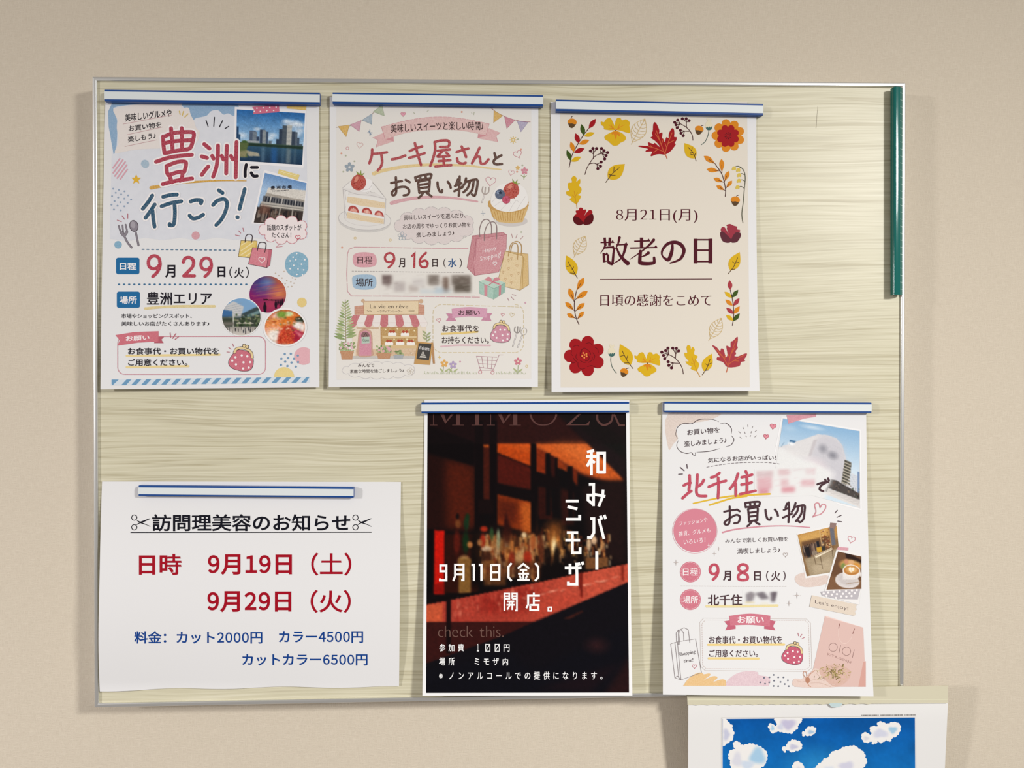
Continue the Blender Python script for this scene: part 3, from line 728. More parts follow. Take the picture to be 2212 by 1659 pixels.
S1.part('request_ribbon', [fill(B('640 930 716 930 690 958 710 988 626 988'), ink('#b8606e')), fill(B('284 916 450 890 666 882 664 974 480 984 302 1010 322 964'), ink('#d0707e', .3)), text('お願い', OFFW, B('374 914 586 972'), w=.02, dy=-3)], 4, 'pink ribbon banner with white letters')
S1.part('accent_ticks', strokes([B('768 898 772 938'), B('818 904 790 946'), B('842 932 812 954')], 1.8, ink('#b8606e')), 5)
S1.part('request_lettering', [text('お食事代・お買い物代を', BK, B('394 1028 1200 1090'), w=.016), text('ご用意ください。', BK, B('396 1128 920 1190'), w=.016)], 5)
S1.part('yellow_underline', [stroke(B('384 1100 1204 1090'), 4.6, ink('#ecd69a')), stroke(B('384 1200 930 1192'), 4.6, ink('#ecd69a'))], 3)
def purse(f, sc, dx, dy, m, rot=0):
    c_, s_ = math.cos(math.radians(rot)), math.sin(math.radians(rot))
    def q(s):
        v = [float(t) for t in s.split()]; o = []
        for i in range(0, len(v), 2): x, y = v[i], v[i + 1]; o += [dx + (x * c_ - y * s_) * sc, dy + (x * s_ + y * c_) * sc]
        return f(o)
    body = '-60 -66 -30 -76 0 -80 40 -74 66 -66 90 -40 106 0 108 50 90 84 40 104 -10 108 -60 104 -100 82 -112 46 -104 10 -84 -36'
    return [blob(q(body), OUTL), blob([tuple(np.array(p) * .965 + np.mean(q(body), 0) * .035) for p in q(body)], m),
            stroke(q('-78 -40 -68 -74 -20 -96 30 -92 66 -72 84 -36'), 26 * sc * f.s, OUTL, True), stroke(q('-78 -40 -68 -74 -20 -96 30 -92 66 -72 84 -36'), 19 * sc * f.s, ink('#e6cf9c'), True),
            circle(*q('-10 -118')[0], 17 * sc * f.s, OUTL), circle(*q('-10 -118')[0], 12 * sc * f.s, ink('#e6cf9c')), circle(*q('18 -116')[0], 17 * sc * f.s, OUTL), circle(*q('18 -116')[0], 12 * sc * f.s, ink('#e6cf9c'))] + \
           [circle(*q(t)[0], 10 * sc * f.s, OFFW) for t in ('-60 0', '-10 -30', '40 -34', '20 26', '76 10', '-40 60', '30 80', '76 60', '-80 36')]
S1.part('purse_print', purse(B, 1.0, 1404, 1128, ink('#cf6f80', .4), 14), 4, 'pink dotted cartoon coin purse')
S1.part('accent_ticks', strokes([B('1270 1066 1294 1068'), B('1286 1026 1306 1042'), B('1318 992 1330 1016')], 1.4, ink('#b8707c')), 5)
# three round photos
def dusk(c):
    c.frame(0, 0, 100, 100); c.vgrad(0, 100, '#5a2a6a', '#7a2a58')
    c.poly('40 0 100 0 100 60 50 60', '#c2643e', 10, .85); c.poly('0 30 60 40 60 70 0 70', '#8a1c66', 9, .8); c.dot(38, 26, 26, 22, '#3a4a8a', .7, .9); c.dot(50, 20, 14, 12, '#6a86b8', .8, .8); c.dot(78, 50, 20, 18, '#e08a52', .8, .8); c.poly('0 70 100 66 100 100 0 100', '#8a2450', 8, .8); c.dot(60, 80, 30, 16, '#c2405a', .8, .6)
    for k in range(40):
        rnd = random.Random(k); y = rnd.uniform(20, 64); c.line([(rnd.uniform(0, 50), y + 4), (rnd.uniform(50, 100), y - 4)], 1.0, rnd.choice(['#e0a070', '#a03080', '#6a2a80', '#d06a50']), .35, 1.5)
    for x, y, k in ((42, 74, 1.0), (72, 68, .8), (84, 66, .6), (90, 64, .6), (78, 66, .5)): c.dot(x, y, 2.4 * k, 2.8 * k, '#1a0c1c'); c.dot(x, y + 12 * k, 4.6 * k, 10 * k, '#1a0c1c', .2); c.rect(x - 3.6 * k, y + 14 * k, x + 3.6 * k, y + 26 * k, '#1a0c1c', .6)
    c.rect(60, 64, 100, 68, '#3a1430', 1, .6)
def mall(c):
    c.frame(0, 0, 100, 100); c.all('#7ea6cc'); c.poly('0 0 60 0 100 30 100 0', '#86b2dc', 1)
    c.poly('0 24 30 8 56 22 50 50 0 54', '#c8c8c8', 1)
    for k in range(6): c.line([(0, 26 + k * 5), (52, 12 + k * 7)], 1, '#8d98a4', .8)
    c.poly('50 42 100 18 100 60 50 60', '#39484c', 1); c.poly('50 52 100 30 100 40 50 58', '#6f8d90', 1); c.poly('0 30 26 34 26 50 0 52', '#3d6a9c', 1)
    c.rect(0, 50, 100, 80, '#3c4438', 3); rnd = random.Random(5)
    for k in range(70): c.dot(rnd.uniform(28, 100), rnd.uniform(44, 76), rnd.uniform(1, 4), rnd.uniform(1, 4), rnd.choice(['#39502e', '#54683e', '#23301e', '#7c8a60', '#a9a48c']), .4, .8)
    c.rect(28, 40, 30, 80, '#c8c8c0', .5); c.rect(0, 64, 30, 74, '#6e6a62', 2); c.vgrad(76, 100, '#9a948c', '#d6d0c8', c.mask([(0, 76), (100, 76), (100, 100), (0, 100)], 1))
    for k in range(26): x = rnd.uniform(6, 90); y = rnd.uniform(74, 88); c.rect(x, y, x + 2, y + 9, rnd.choice(['#2e2c30', '#4a4448', '#dcd6d0', '#7a7470', '#30343c']), .4)
    for x in (44, 60, 74): c.poly([(x - 9, 68), (x, 64), (x + 9, 68)], '#d8cfc0', .6)
def bowl(c):
    c.frame(0, 0, 100, 100); c.all('#d9d5d2'); c.dot(50, 46, 52, 50, '#c9683a', .1)
    c.dot(36, 22, 20, 14, '#e9b8ae', .3); c.dot(70, 26, 20, 16, '#e0742a', .3); c.dot(86, 30, 12, 10, '#2b3626', .3); c.dot(50, 38, 24, 14, '#db7a2c', .4); c.dot(60, 12, 10, 7, '#c9dca8', .4); c.dot(42, 14, 12, 10, '#7a9a3e', .4); c.dot(84, 50, 16, 16, '#f2e9e2', .3)
    c.dot(20, 42, 20, 18, '#e58a4c', .4); c.dot(18, 60, 20, 14, '#eca27c', .4); c.dot(26, 74, 22, 18, '#efe6dc', .4); c.poly('46 46 66 44 78 96 30 96 34 70', '#c2402a', 3); c.poly('64 46 98 66 96 84 76 96 66 70', '#a8203a', 3); c.poly('70 56 96 72 88 80', '#d4707e', 2)
    rnd = random.Random(6)
    for k in range(180): c.dot(rnd.uniform(34, 74), rnd.uniform(52, 96), 1.4, 1.4, rnd.choice(['#d65a30', '#a82a18', '#e07a48']), .4, .7)
    for k in range(90): c.dot(rnd.uniform(4, 90), rnd.uniform(14, 60), rnd.uniform(1, 4), rnd.uniform(1, 3), rnd.choice(['#e89a5a', '#f2d2b8', '#c85a2a', '#5d6a34', '#e7b14a', '#eab0a0']), .4, .6)
    c.noise(.05, 1.5, 2)
for lay, (nm, cx, cy, rx, ry, fn, bd, lb) in enumerate( (('round_photo', 1632, 556, 162, 162, dusk, 8, 'round printed photo of silhouettes in a pink-lit hall'), ('round_photo', 1398, 756, 170, 164, mall, 8, 'round printed photo of a glass shopping mall plaza'), ('round_photo', 1784, 848, 178, 156, bowl, 16, 'round printed photo of a seafood rice bowl'))):
    S1.part('photo_border', fill(ell(*B(f'{cx} {cy}')[0], (rx + bd) * B.s, (ry + bd) * B.s, n=40), ink('#f0eeee')), 4 + 2 * lay, 'white photo border')
    S1.photo(nm, B([cx - rx, cy - ry, cx + rx, cy - ry, cx + rx, cy + ry, cx - rx, cy + ry]), (72, 72), fn, 5 + 2 * lay, lb, round_=True)
S1.part('photo_caption', text('DMM.com', ink('#241420'), B('1594 596 1672 612'), w=.03), 10)
cut = [p for p in ell(*B('1890 292')[0], 106 * B.s, 112 * B.s, n=40)]
S1.part('paint_dot', [fill([(min(x, B.x0 + 1990 * B.s), y) for x, y in cut], ink('#86b4cc', .6))] + dotpatch(B, ((1830, 260), (1888, 196), (1856, 228), (1930, 290), (1950, 340), (1900, 332), (1862, 300), (1880, 250), (1960, 250), (1830, 330), (1940, 384), (1890, 380)), 7, OFFW), 3, 'light blue dotted round patch')
S1.part('dot_scatter', dotpatch(B, [(x, y) for x, y in ((1700, 370), (1730, 390), (1776, 354), (1820, 366), (1758, 412), (1800, 434), (1850, 410), (1874, 424), (1740, 450), (1786, 462), (1836, 446), (1864, 458), (1812, 490), (1844, 486))], 6, ink('#c9b8a8')), 2)
S1.part('paint_dot', fill(ell(*B('1934 628')[0], 42 * B.s), ink('#e9cf86', .5)), 3)
S1.part('paint_dot', fill([(min(x, B.x0 + 2002 * B.s), y) for x, y in ell(*B('1950 1102')[0], 84 * B.s, 78 * B.s)], ink('#e6b2ba', .4)), 2); S1.part('dot_scatter', dotpatch(B, ((1782, 1084), (1836, 1082), (1898, 1098), (1752, 1126), (1812, 1120), (1864, 1126), (1786, 1152), (1842, 1160), (1900, 1156), (1748, 1180), (1806, 1190), (1880, 1196)), 10, ink('#7a9cbc')), 4)
S1.part('paint_dot', fill([(x, min(y, B.y0 + 1286 * B.s)) for x, y in ell(*B('1776 1290')[0], 90 * B.s, 90 * B.s)], ink('#ecd690', .4)), 3)
tape = [fill(B('246 1310 2002 1286 2004 1336 244 1362'), ink('#d7e0e8'))]
for k in range(20):
    x = 250 + k * 88.5; y = 1310 - (x - 246) * .0137
    tape.append(fill(B([x + 44, y, min(x + 88, 2002), y - .6, min(x + 40, 2003), y + 51, x - 4, y + 51.5]) if x > 260 else B([250, y, x + 64, y, x + 10, y + 51, 250, y + 40]), ink('#6f9cc0')))
S1.part('striped_tape', tape, 3, 'blue and white diagonal striped band')

# ---------------------------------------------------------------- cake shop poster
CR1, BRD, TXB = ink('#b23a44', .8), ink('#57362a', .6), ink('#3a2a2a')
PKW, LPK, GLD = ink('#e8c6c4', .5), ink('#dfb9bd', .6), ink('#e9cf94', .8)
LG, PKL = ink('#b9b4b4'), ink('#cf8f98')
S2.part('cream_background', fill(C('160 220 1985 230 1985 900') + D('1985 1380 160 1390') + C('160 900'), ink('#e6e2dc')), 1, 'faint cream wash inside the white margin')
def flag(f, pts, m, st): return [fill(f(pts), m), stroke(f(pts), .7, st, closed=True)]
S2.part('bunting_print', [stroke(C('156 412 280 400 400 350 500 280 584 200'), 1.0, ink('#9a8378'), True)] + flag(C, '176 404 280 390 250 500', ink('#dfb561', .8), ink('#b8924a')) + flag(C, '288 388 390 348 372 450', ink('#d4a3b4', .8), ink('#b8889a')) + flag(C, '400 344 494 284 490 384', ink('#a9b8c4', .8), ink('#8898a4')) + flag(C, '504 266 586 204 608 304', ink('#b9c4a8', .8), ink('#95a488')), 3)
S2.part('bunting_print', [stroke(C('1584 208 1650 264 1740 312 1860 350 1976 362'), 1.0, ink('#a0606c'), True)] + flag(C, '1636 256 1716 304 1632 368', ink('#dcb364', .8), ink('#b8924a')) + flag(C, '1734 310 1832 344 1756 422', ink('#cf8a9a', .8), ink('#b07080')) + flag(C, '1854 354 1954 366 1888 454', ink('#b3abc4', .8), ink('#9088a8')), 3)
S2.part('ribbon_banner', [fill(C('598 464 500 508 550 530 530 598 700 542 696 500'), ink('#e0b6b6', .7)), fill(C('1590 420 1694 462 1654 492 1672 550 1482 514 1490 470'), ink('#e0b6b6', .7)),
         fill(C('1488 470 1570 446 1560 490 1482 514'), ink('#cf959a')), fill(C('620 525 690 500 696 545'), ink('#cf959a')),
         fill(smooth(C('582 408 800 352 1000 320 1200 316 1400 340 1590 380')) + smooth(C('1560 488 1300 440 1000 440 800 468 616 526')), ink('#e4bfbc', .9))] +
        dashed(smooth(C('582 408 800 352 1000 320 1200 316 1400 340 1590 380')), 8, 2.4, .9, PKL) + [stroke(C('582 408 616 526'), .9, PKL), stroke(C('1590 380 1560 488'), .9, PKL), stroke(C('500 508 550 530 530 598'), .8, PKL), stroke(C('1694 462 1654 492 1672 550'), .8, PKL)], 3, 'pale pink ribbon banner')
S2.part('banner_lettering', text('美味しいスイーツと楽しい時間♪', TXB, C('668 352 1536 466'), w=.010, arc=3, dy=-6), 4)
cr = lambda lst, w, m: strokes([C(s) for s in lst], w, m, True)
S2.part('headline_underline', stroke(C('510 846 600 816 800 780 1000 764 1200 764 1400 772 1560 792 1700 808'), 7.5, GLD, True, taper=lambda t: 1.1 - .75 * t), 3, 'yellow crayon underline')
S2.part('headline', cr(['494 620 490 680 468 748', '494 660 560 656 632 646', '580 662 588 740 570 790 546 816', '680 712 740 700 804 676', '846 634 900 610 962 590', '842 698 920 676 986 654', '894 560 920 660 952 766',
    '1080 550 1140 536 1210 540 1208 590 1130 596', '1080 552 1084 620 1066 700 1038 774', '1108 632 1160 626 1222 620', '1150 636 1130 660 1108 686 1160 684 1210 682', '1190 650 1216 680', '1118 728 1170 724 1226 720', '1164 690 1166 770', '1088 780 1160 772 1236 766',
    '1286 644 1340 624 1396 610', '1332 592 1360 650 1374 690', '1290 704 1300 738 1340 752 1370 744', '1500 604 1470 670 1430 748', '1440 730 1470 690 1500 690 1512 748 1550 750 1584 712'], 5.6, CR1), 4, 'coral red crayon headline')
S2.part('headline', cr(['1640 654 1652 694', '1706 674 1660 700 1632 730 1650 758 1710 756'], 5.4, BRD) + cr(['672 934 740 920 772 916', '716 880 720 960 716 1030 690 1050 680 1020 730 980 800 970 840 1000 830 1040 790 1050', '808 904 846 926',
    '898 882 906 914', '898 880 980 858 1046 852 1042 886', '912 910 1038 890', '942 872 948 902', '994 864 998 894', '924 920 934 1010 938 1026', '926 922 1000 906 1032 906 1026 1000', '936 952 1022 940', '938 984 1022 972', '940 1022 1026 1012', '970 1028 950 1056 930 1072', '1004 1024 1030 1044 1050 1060',
    '1106 928 1110 970 1126 1010 1146 1020 1150 1000', '1202 922 1222 950 1230 980', '1298 900 1280 950', '1270 962 1330 936', '1314 872 1312 960 1306 1054', '1264 1010 1340 974', '1374 890 1360 940 1336 970', '1366 926 1440 904 1480 908 1476 980 1456 1050 1430 1040', '1410 920 1390 980 1350 1020', '1446 916 1430 1000 1386 1048'], 5.2, BRD), 4, 'dark brown crayon headline')
S2.part('pink_underline', stroke(C('676 1122 800 1090 960 1070 1120 1066 1300 1080 1480 1108'), 7.5, ink('#dcaab0', .8), True, taper=lambda t: 1.1 - .6 * t), 3)
def strawberry(f, cx, cy, rx, ry, rot, m=None):
    c_, s_ = math.cos(math.radians(rot)), math.sin(math.radians(rot))
    q = lambda x, y: f([cx + (x * rx * c_ - y * ry * s_), cy + (x * rx * s_ + y * ry * c_)])[0]
    o = [blob([q(*p) for p in ((-.2, -.95), (.3, -.95), (.85, -.45), (1, .1), (.8, .65), (.3, 1), (-.3, 1), (-.8, .7), (-1, .15), (-.8, -.5))], m or ink('#b8483c', .6))]
    o += [blob([q(*p) for p in ((-.5, -.5), (-.2, -.7), (-.1, -.3), (-.4, .1), (-.6, 0))], ink('#d78a78'), 3)]
    rnd = random.Random(int(cx)); o += [fill(ell(*q(rnd.uniform(-.7, .75), rnd.uniform(-.6, .8)), .7, 1.0), ink('#7c2420')) for _ in range(14)]
    o += [fill([q(-.25, -.9), q(-.5, -1.3), q(0, -1.0), q(.15, -1.5), q(.25, -1.0), q(.65, -1.2), q(.4, -.85)], ink('#8a9a4a'))]
    return o
wh, wh2, ck, ck2 = ink('#e9e6e2'), ink('#d9d4d2'), ink('#e8d2ae', .6), ink('#d6b98c')
S2.part('plate_print', [fill(ell(*C('424 1290')[0], 246 * C.s, 106 * C.s, 4), ink('#d3d0cc', .4)), fill(ell(*C('424 1274')[0], 246 * C.s, 100 * C.s, 4), ink('#e4e1dd')), stroke(ell(*C('424 1274')[0], 246 * C.s, 100 * C.s, 4), .9, LG, closed=True), stroke(ell(*C('424 1270')[0], 190 * C.s, 66 * C.s, 4), .7, ink('#cfcac8'), closed=True)], 3)
ckp = [fill(C('218 980 300 912 440 880 520 960 622 1082 606 1318 400 1296 240 1262'), wh), fill(C('218 980 240 1262 262 1266 256 1040 400 1050 620 1084 622 1082 500 1010'), ink('#e2dedb')), fill(C('262 1060 400 1078 612 1118 614 1174 400 1150 258 1116'), ck), fill(C('262 1206 400 1236 604 1270 602 1318 400 1290 254 1262'), ck)]
for s in ('256 1090 300 1100 420 1112 612 1150', '256 1240 400 1270 600 1300'): ckp += dashed(smooth(C(s)), 1.2, 3, .9, ck2)
for x, y, r in ((320, 1204, 52), (446, 1220, 50), (560, 1242, 44)):
    half = C([v for t in np.linspace(math.pi, 2 * math.pi, 14) for v in (x + r * math.cos(t), y + r * 1.1 * math.sin(t) + (r * .2 * math.cos(t)))]); ckp += [fill(half, ink('#b5443e', .4)), fill([tuple(np.array(p) * .62 + np.array(C([x, y - 6])[0]) * .38) for p in half], ink('#e0a294')), stroke([C([x, y - 4])[0], C([x, y - r * .7])[0]], 1.2, ink('#f0d8cc'))]
ckp += [stroke(C(s), .8, LG, True) for s in ('218 980 300 912 380 884', '500 930 560 1000 622 1082', '220 990 340 1036 480 1050 620 1084', '622 1084 606 1318', '222 990 240 1262')]
ckp += [blob(C('380 960 420 900 480 900 500 950 480 1000 420 1020 380 1000'), ink('#efecea'), 3), stroke(C('400 1000 460 990 494 950'), .7, LG, True)]
S2.part('shortcake_print', ckp, 4, 'slice of strawberry shortcake'); S2.part('strawberry_print', strawberry(C, 368, 924, 70, 76, 6), 5)
tb, tb2 = ink('#d9b574', .6), ink('#b88a48')
tt = [fill(ell(*C('1800 1290')[0], 150 * C.s, 50 * C.s), ink('#cfc9c6')), fill(C('1580 1120 1960 1110 1950 1180 1904 1300 1800 1312 1680 1300 1620 1250'), tb)] + [stroke(C(f'{1600+k*27} 1160 {1640+k*21} {1280+ (10 if 3<k<10 else 0)}'), 1.0, tb2) for k in range(13)]
tt += [fill([(a, b) for a, b in bumpy(ell(*C('1770 1130')[0], 186 * C.s, 74 * C.s, n=40), 22, 9 * C.s, 4)], ink('#c79c58', .5)), blob(C('1604 1120 1630 1020 1700 950 1830 940 1920 980 1954 1070 1940 1150 1860 1190 1760 1204 1660 1180'), ink('#ece9e6'), 4)]
tt += [stroke(C(s), .8, ink('#cdc8c6'), True) for s in ('1640 1150 1700 1110 1740 1120', '1700 1186 1770 1120 1800 1130', '1780 1196 1840 1100 1870 1120', '1850 1184 1910 1090 1930 1060', '1620 1110 1660 1060')]
S2.part('fruit_tart_print', tt, 4, 'fruit tart with a swirl of cream'); S2.part('strawberry_print', strawberry(C, 1800, 1000, 74, 78, 24), 5)
S2.part('berry_print', [fill(ell(*C('1692 1040')[0], 47 * C.s), ink('#4f5d78', .6)), fill(ell(*C('1676 1022')[0], 16 * C.s), ink('#8794ac')), fill(star(*C('1694 1024')[0], 4.5, 5, .5), ink('#2c3448'))] , 6, 'blueberry')
S2.part('berry_print', [fill(ell(*C('1750 1090')[0], 38 * C.s), ink('#b8405a', .5))] + [circle(*C(f'{1750+24*math.cos(k)} {1090+24*math.sin(k)}')[0], 2.4, ink('#c8607a')) for k in range(6)], 7, 'raspberry')
cl2 = bumpy(ell(*C('1080 1335')[0], 350 * C.s, 150 * C.s, n=50), 13, 30 * C.s, 6)
S2.part('speech_cloud', [fill(cl2, ink('#e0d5d3', .3))] + dashed(cl2 + [cl2[0]], 12, 4, 1.0, LG) + [stroke(C('1320 1430 1380 1436 1350 1450'), 1, LG)], 3, 'pale cloud with three written lines')
S2.part('speech_lettering', [text('美味しいスイーツを選んだり、', TXB, C('790 1212 1370 1284'), w=.008, dy=-5), text('お店の周りでゆっくりお買い物を', TXB, C('782 1300 1414 1366'), w=.008, dy=-4), text('楽しみましょう♪', TXB, C('908 1376 1262 1446'), w=.008, dy=-5)], 4)
def flower(f, cx, cy, r, m, line=True, n=5, cm=None):
    o = []
    for k in range(n):
        a = 2 * math.pi * k / n - math.pi / 2; e = ell(*f([cx + r * .62 * math.cos(a), cy + r * .62 * math.sin(a)])[0], r * .42 * f.s, r * .34 * f.s, math.degrees(a), 14)
        o.append(stroke(e, 1.2, m, closed=True) if line else fill(e, m))
    return o + [circle(*f([cx, cy])[0], r * .16 * f.s, cm or m)]
def hline(f, cx, cy, s, m, rot=0, w=1.0): return stroke(heart(*f([cx, cy])[0], s * f.s, rot), w, m, closed=True)
BLG = ink('#9aa6b0')
S2.part('flower_doodle', flower(C, 282, 786, 46, BLG, False, 5, ink('#d9dce0')), 3); S2.part('flower_doodle', flower(C, 776, 1432, 40, ink('#a8b0b8')), 4)
S2.part('flower_doodle', flower(C, 1922, 820, 34, ink('#d08a98'), False) + strokes([C('1920 850 1916 898'), C('1916 880 1890 860'), C('1916 884 1940 862')], 1.2, ink('#94a06a'), True), 3)
S2.part('flower_doodle', flower(C, 1858, 792, 20, ink('#dcb46a'), False), 3)
for cx, cy, s, m, r in ((378, 578, 60, ink('#d9b4b0'), 10), (1858, 662, 78, ink('#c87c88'), -20), (1798, 836, 56, ink('#d8a8ae'), 14), (1604, 916, 96, ink('#c88894'), 8)): S2.part('heart_doodle', hline(C, cx, cy, s, m, r), 3)
S2.part('heart_doodle', [fill(heart(*C('784 288')[0], 44 * C.s), ink('#e0a2b4')), hline(C, 784, 288, 44, PKL)], 3)
S2.part('fork_doodle', strokes([C('1532 970 1524 1010 1548 1040 1584 1020 1588 976'), C('1556 976 1550 1030'), C('1548 1040 1522 1116')], 2.6, ink('#b0a49e'), True) + strokes([C('1546 1046 1524 1108')], 1.0, OFFW), 3)
S2.part('sparkle_doodle', strokes([C('472 436 474 490'), C('452 462 494 464'), C('460 446 486 482')], 1.6, ink('#8c9cb0')) + strokes([C('1530 1196 1534 1240'), C('1514 1218 1552 1216')], 1.2, ink('#a8b0ba')), 3)
S2.part('sun_doodle', [stroke([C([1816 + 14 * math.cos(a), 530 + 14 * math.sin(a)])[0], C([1816 + 32 * math.cos(a), 530 + 32 * math.sin(a)])[0]], 1.8, ink('#dcbc6a')) for a in np.linspace(0, 2 * math.pi, 9)[:-1]] + [ring(*C('1816 530')[0], 3, 1.2, ink('#dcbc6a'))], 3)
S2.part('confetti_dots', [ring(*C(f'{x} {y}')[0], r, .9, m) for x, y, r, m in ((262, 608, 3, PKL), (334, 1450, 2.4, ink('#d8bc78')), (664, 1468, 2.4, ink('#d8bc78')))] + dotpatch(C, ((206, 656), (1334, 268), (1888, 620), (212, 1538), (1852, 828)), 9, ink('#dca08a')) + dotpatch(C, ((246, 678), (328, 730), (224, 828), (1860, 524), (1902, 768), (1892, 1394)), 8, ink('#b4b8a0')) + strokes([C('884 274 892 284'), C('1024 250 1010 262'), C('1450 270 1446 294'), C('1426 272 1430 286')], 1.2, ink('#b4b8a0')), 3)
S2.part('accent_ticks', strokes([C('1800 1410 1810 1450'), C('1852 1416 1840 1450'), C('1908 1436 1884 1460')], 1.3, ink('#b89090')), 3)
fr = rrect(262, 150, 1500, 610, 60)
S2.part('details_frame', dashed(D('1392 160 1000 156 330 146 280 165 262 210 256 400 262 560 300 604 700 606 1500 616'), 14, 2.2, 1.5, ink('#cf9aa2'), jit=.5), 3, 'pink dashed frame')
S2.part('date_tag', [blob(D('312 270 330 210 420 194 510 210 536 264 520 320 440 336 340 326'), ink('#dfa4ae', .8), 4), text('日程', TXB, D('356 234 496 302'), w=.008)], 3, 'pink brushed tag'); S2.part('place_tag', [blob(D('308 470 320 416 420 402 510 414 534 470 516 530 430 546 330 532'), ink('#a3c0d8', .8), 4), text('場所', TXB, D('340 440 500 516'), w=.008)], 3, 'blue brushed tag')
RD2 = ink('#b22e3c', .6)
S2.part('date_number', num9(D, 610, 200, 94, 140, RD2, 4.6), 4, 'red handwritten figure'); S2.part('date_number', [stroke(D('868 230 892 206 888 334'), 4.8, RD2)] + [stroke(D('998 200 950 250 940 300 960 332 1000 332 1014 296 990 272 950 286'), 4.8, RD2, True)], 4, 'red handwritten figures')
S2.part('month_lettering', text('月', TXB, D('742 250 802 338'), w=.02), 4)
S2.part('day_lettering', [text('日', TXB, D('1058 256 1108 332'), w=.02), text('（', TXB, D('1162 252 1184 338')), text('水', ink('#3d5f8e'), D('1204 252 1286 336'), w=.015), text('）', TXB, D('1312 250 1334 340'))], 4)
S2.part('dashed_rule', dashed(D('306 372 760 378 1354 384'), 3.4, 3.0, 1.3, ink('#a8a2a0')), 3)
def smudge(c):
    c.frame(560, 390, 1460, 600); c.all('#e6e2dc'); rnd = random.Random(8)
    for x0, y0, x1, y1, col, al in ((580, 402, 680, 494, '#5a4644', .8), (620, 480, 660, 520, '#7a6a66', .6), (700, 470, 800, 560, '#b0a6a4', .7), (840, 500, 930, 560, '#b0a49e', .7), (870, 440, 990, 520, '#d2cdca', .8), (1020, 402, 1120, 500, '#6e625a', .8), (1154, 430, 1210, 570, '#6a5448', .85), (1240, 410, 1420, 500, '#5d5148', .85), (1260, 490, 1420, 570, '#4c4238', .85), (940, 540, 1240, 590, '#bccbd4', .5), (1080, 520, 1160, 590, '#b4c8d6', .6)):
        c.rect(x0, y0, x1, y1, col, 14, al)
    for k in range(120):
        y = rnd.uniform(396, 590); x = rnd.uniform(560, 1400); l = rnd.uniform(20, 80); c.line([(x, y), (x + l, y - l * .12)], 3, rnd.choice(['#e6e2dc', '#e6e2dc', '#8a7c76', '#c8c0ba']), .35, 1)
    e = np.clip(np.minimum(np.minimum(c.X - 560, 1460 - c.X) / 40, np.minimum(c.Y - 390, 600 - c.Y) / 24), 0, 1); c.put(1 - e, '#e6e2dc'); c.blur(4)
S2.photo('smudged_name', D('560 390 1460 390 1460 600 560 600'), (130, 34), smudge, 3, 'blurred-out grey place name')
def wbag(f, front, side, m, m2, out, handles, hm):
    return [fill(f(side), m2), fill(f(front), m), stroke(f(side), .8, out, closed=True), stroke(f(front), .8, out, closed=True)] + strokes([f(h) for h in handles], 1.8, hm, True)
S2.part('shopping_bag_print', wbag(D, '1470 70 1754 30 1750 160 1680 380 1454 412 1440 300', '1434 40 1720 8 1754 30 1470 70 1454 412 1384 340 1410 180', ink('#d3929a', .9), ink('#c9868e', .8), ink('#a86470'), ['1504 50 1500 -20 1530 -100 1580 -110 1610 -60 1612 20', '1544 86 1550 0 1580 -70 1630 -90 1660 -50 1660 70'], ink('#8a7676')), 4, 'pink watercolour carrier bag')
S2.part('bag_lettering', [text('Happy', OFFW, D('1530 140 1660 204'), dy=-9, w=-.008), text('Shopping!', OFFW, D('1506 200 1700 280'), dy=-11, w=-.008), hline(D, 1644, 298, 38, OFFW)], 5)
S2.part('shopping_bag_print', wbag(D, '1740 186 1906 230 1878 550 1664 500', '1740 182 1830 196 1954 212 1960 500 1878 552 1906 230', ink('#e6cfa4', .8), ink('#d9b97e', .6), ink('#a8864c'), ['1770 230 1790 130 1830 96 1870 100 1894 140 1890 220', '1790 200 1806 130 1840 110 1860 150 1856 262'], ink('#b08c58')) +
        [hline(D, x, y, 24, ink('#cfae84')) for x, y in ((1770, 270), (1800, 254), (1772, 346), (1850, 320), (1720, 380), (1800, 410), (1862, 390), (1744, 446), (1800, 480))] + [stroke(D('1912 240 1906 400 1900 540'), .8, ink('#a8864c'))], 5, 'tan watercolour carrier bag')
S2.part('gift_box_print', [fill(D('1496 470 1590 428 1744 480 1636 536'), ink('#bcd6c8', .5)), fill(D('1496 470 1636 536 1632 636 1498 580'), ink('#a9cabc', .6)), fill(D('1636 536 1744 480 1738 570 1632 636'), ink('#98bcae', .5)), stroke(D('1496 470 1636 536 1744 480'), .8, ink('#7a9a8c')), stroke(D('1636 536 1632 636'), .8, ink('#7a9a8c')),
        fill(D('1544 492 1574 506 1572 610 1546 600'), ink('#cf8f98')), fill(D('1682 512 1704 500 1700 592 1680 604'), ink('#c98790')), fill(D('1560 440 1700 494 1684 502 1540 452'), ink('#d69aa2')), blob(D('1620 470 1560 456 1580 424 1610 440'), ink('#d08a94'), 3), blob(D('1630 470 1690 452 1670 430 1636 440'), ink('#d08a94'), 3), stroke(D('1626 470 1590 500'), 2, ink('#c27884')), stroke(D('1626 470 1680 490'), 2, ink('#c27884'))], 6, 'mint green gift box with pink ribbon')
S2.part('accent_ticks', strokes([D('1764 626 1776 650'), D('1796 612 1822 640'), D('1806 590 1840 598')], 1.4, ink('#b08a90')), 3); S2.part('confetti_dots', dotpatch(D, ((1930, 668), (1318, 1220)), 9, ink('#d0a4b4')) + [ring(*D('1942 1262')[0], 2.4, .9, ink('#d8bc78'))], 3)
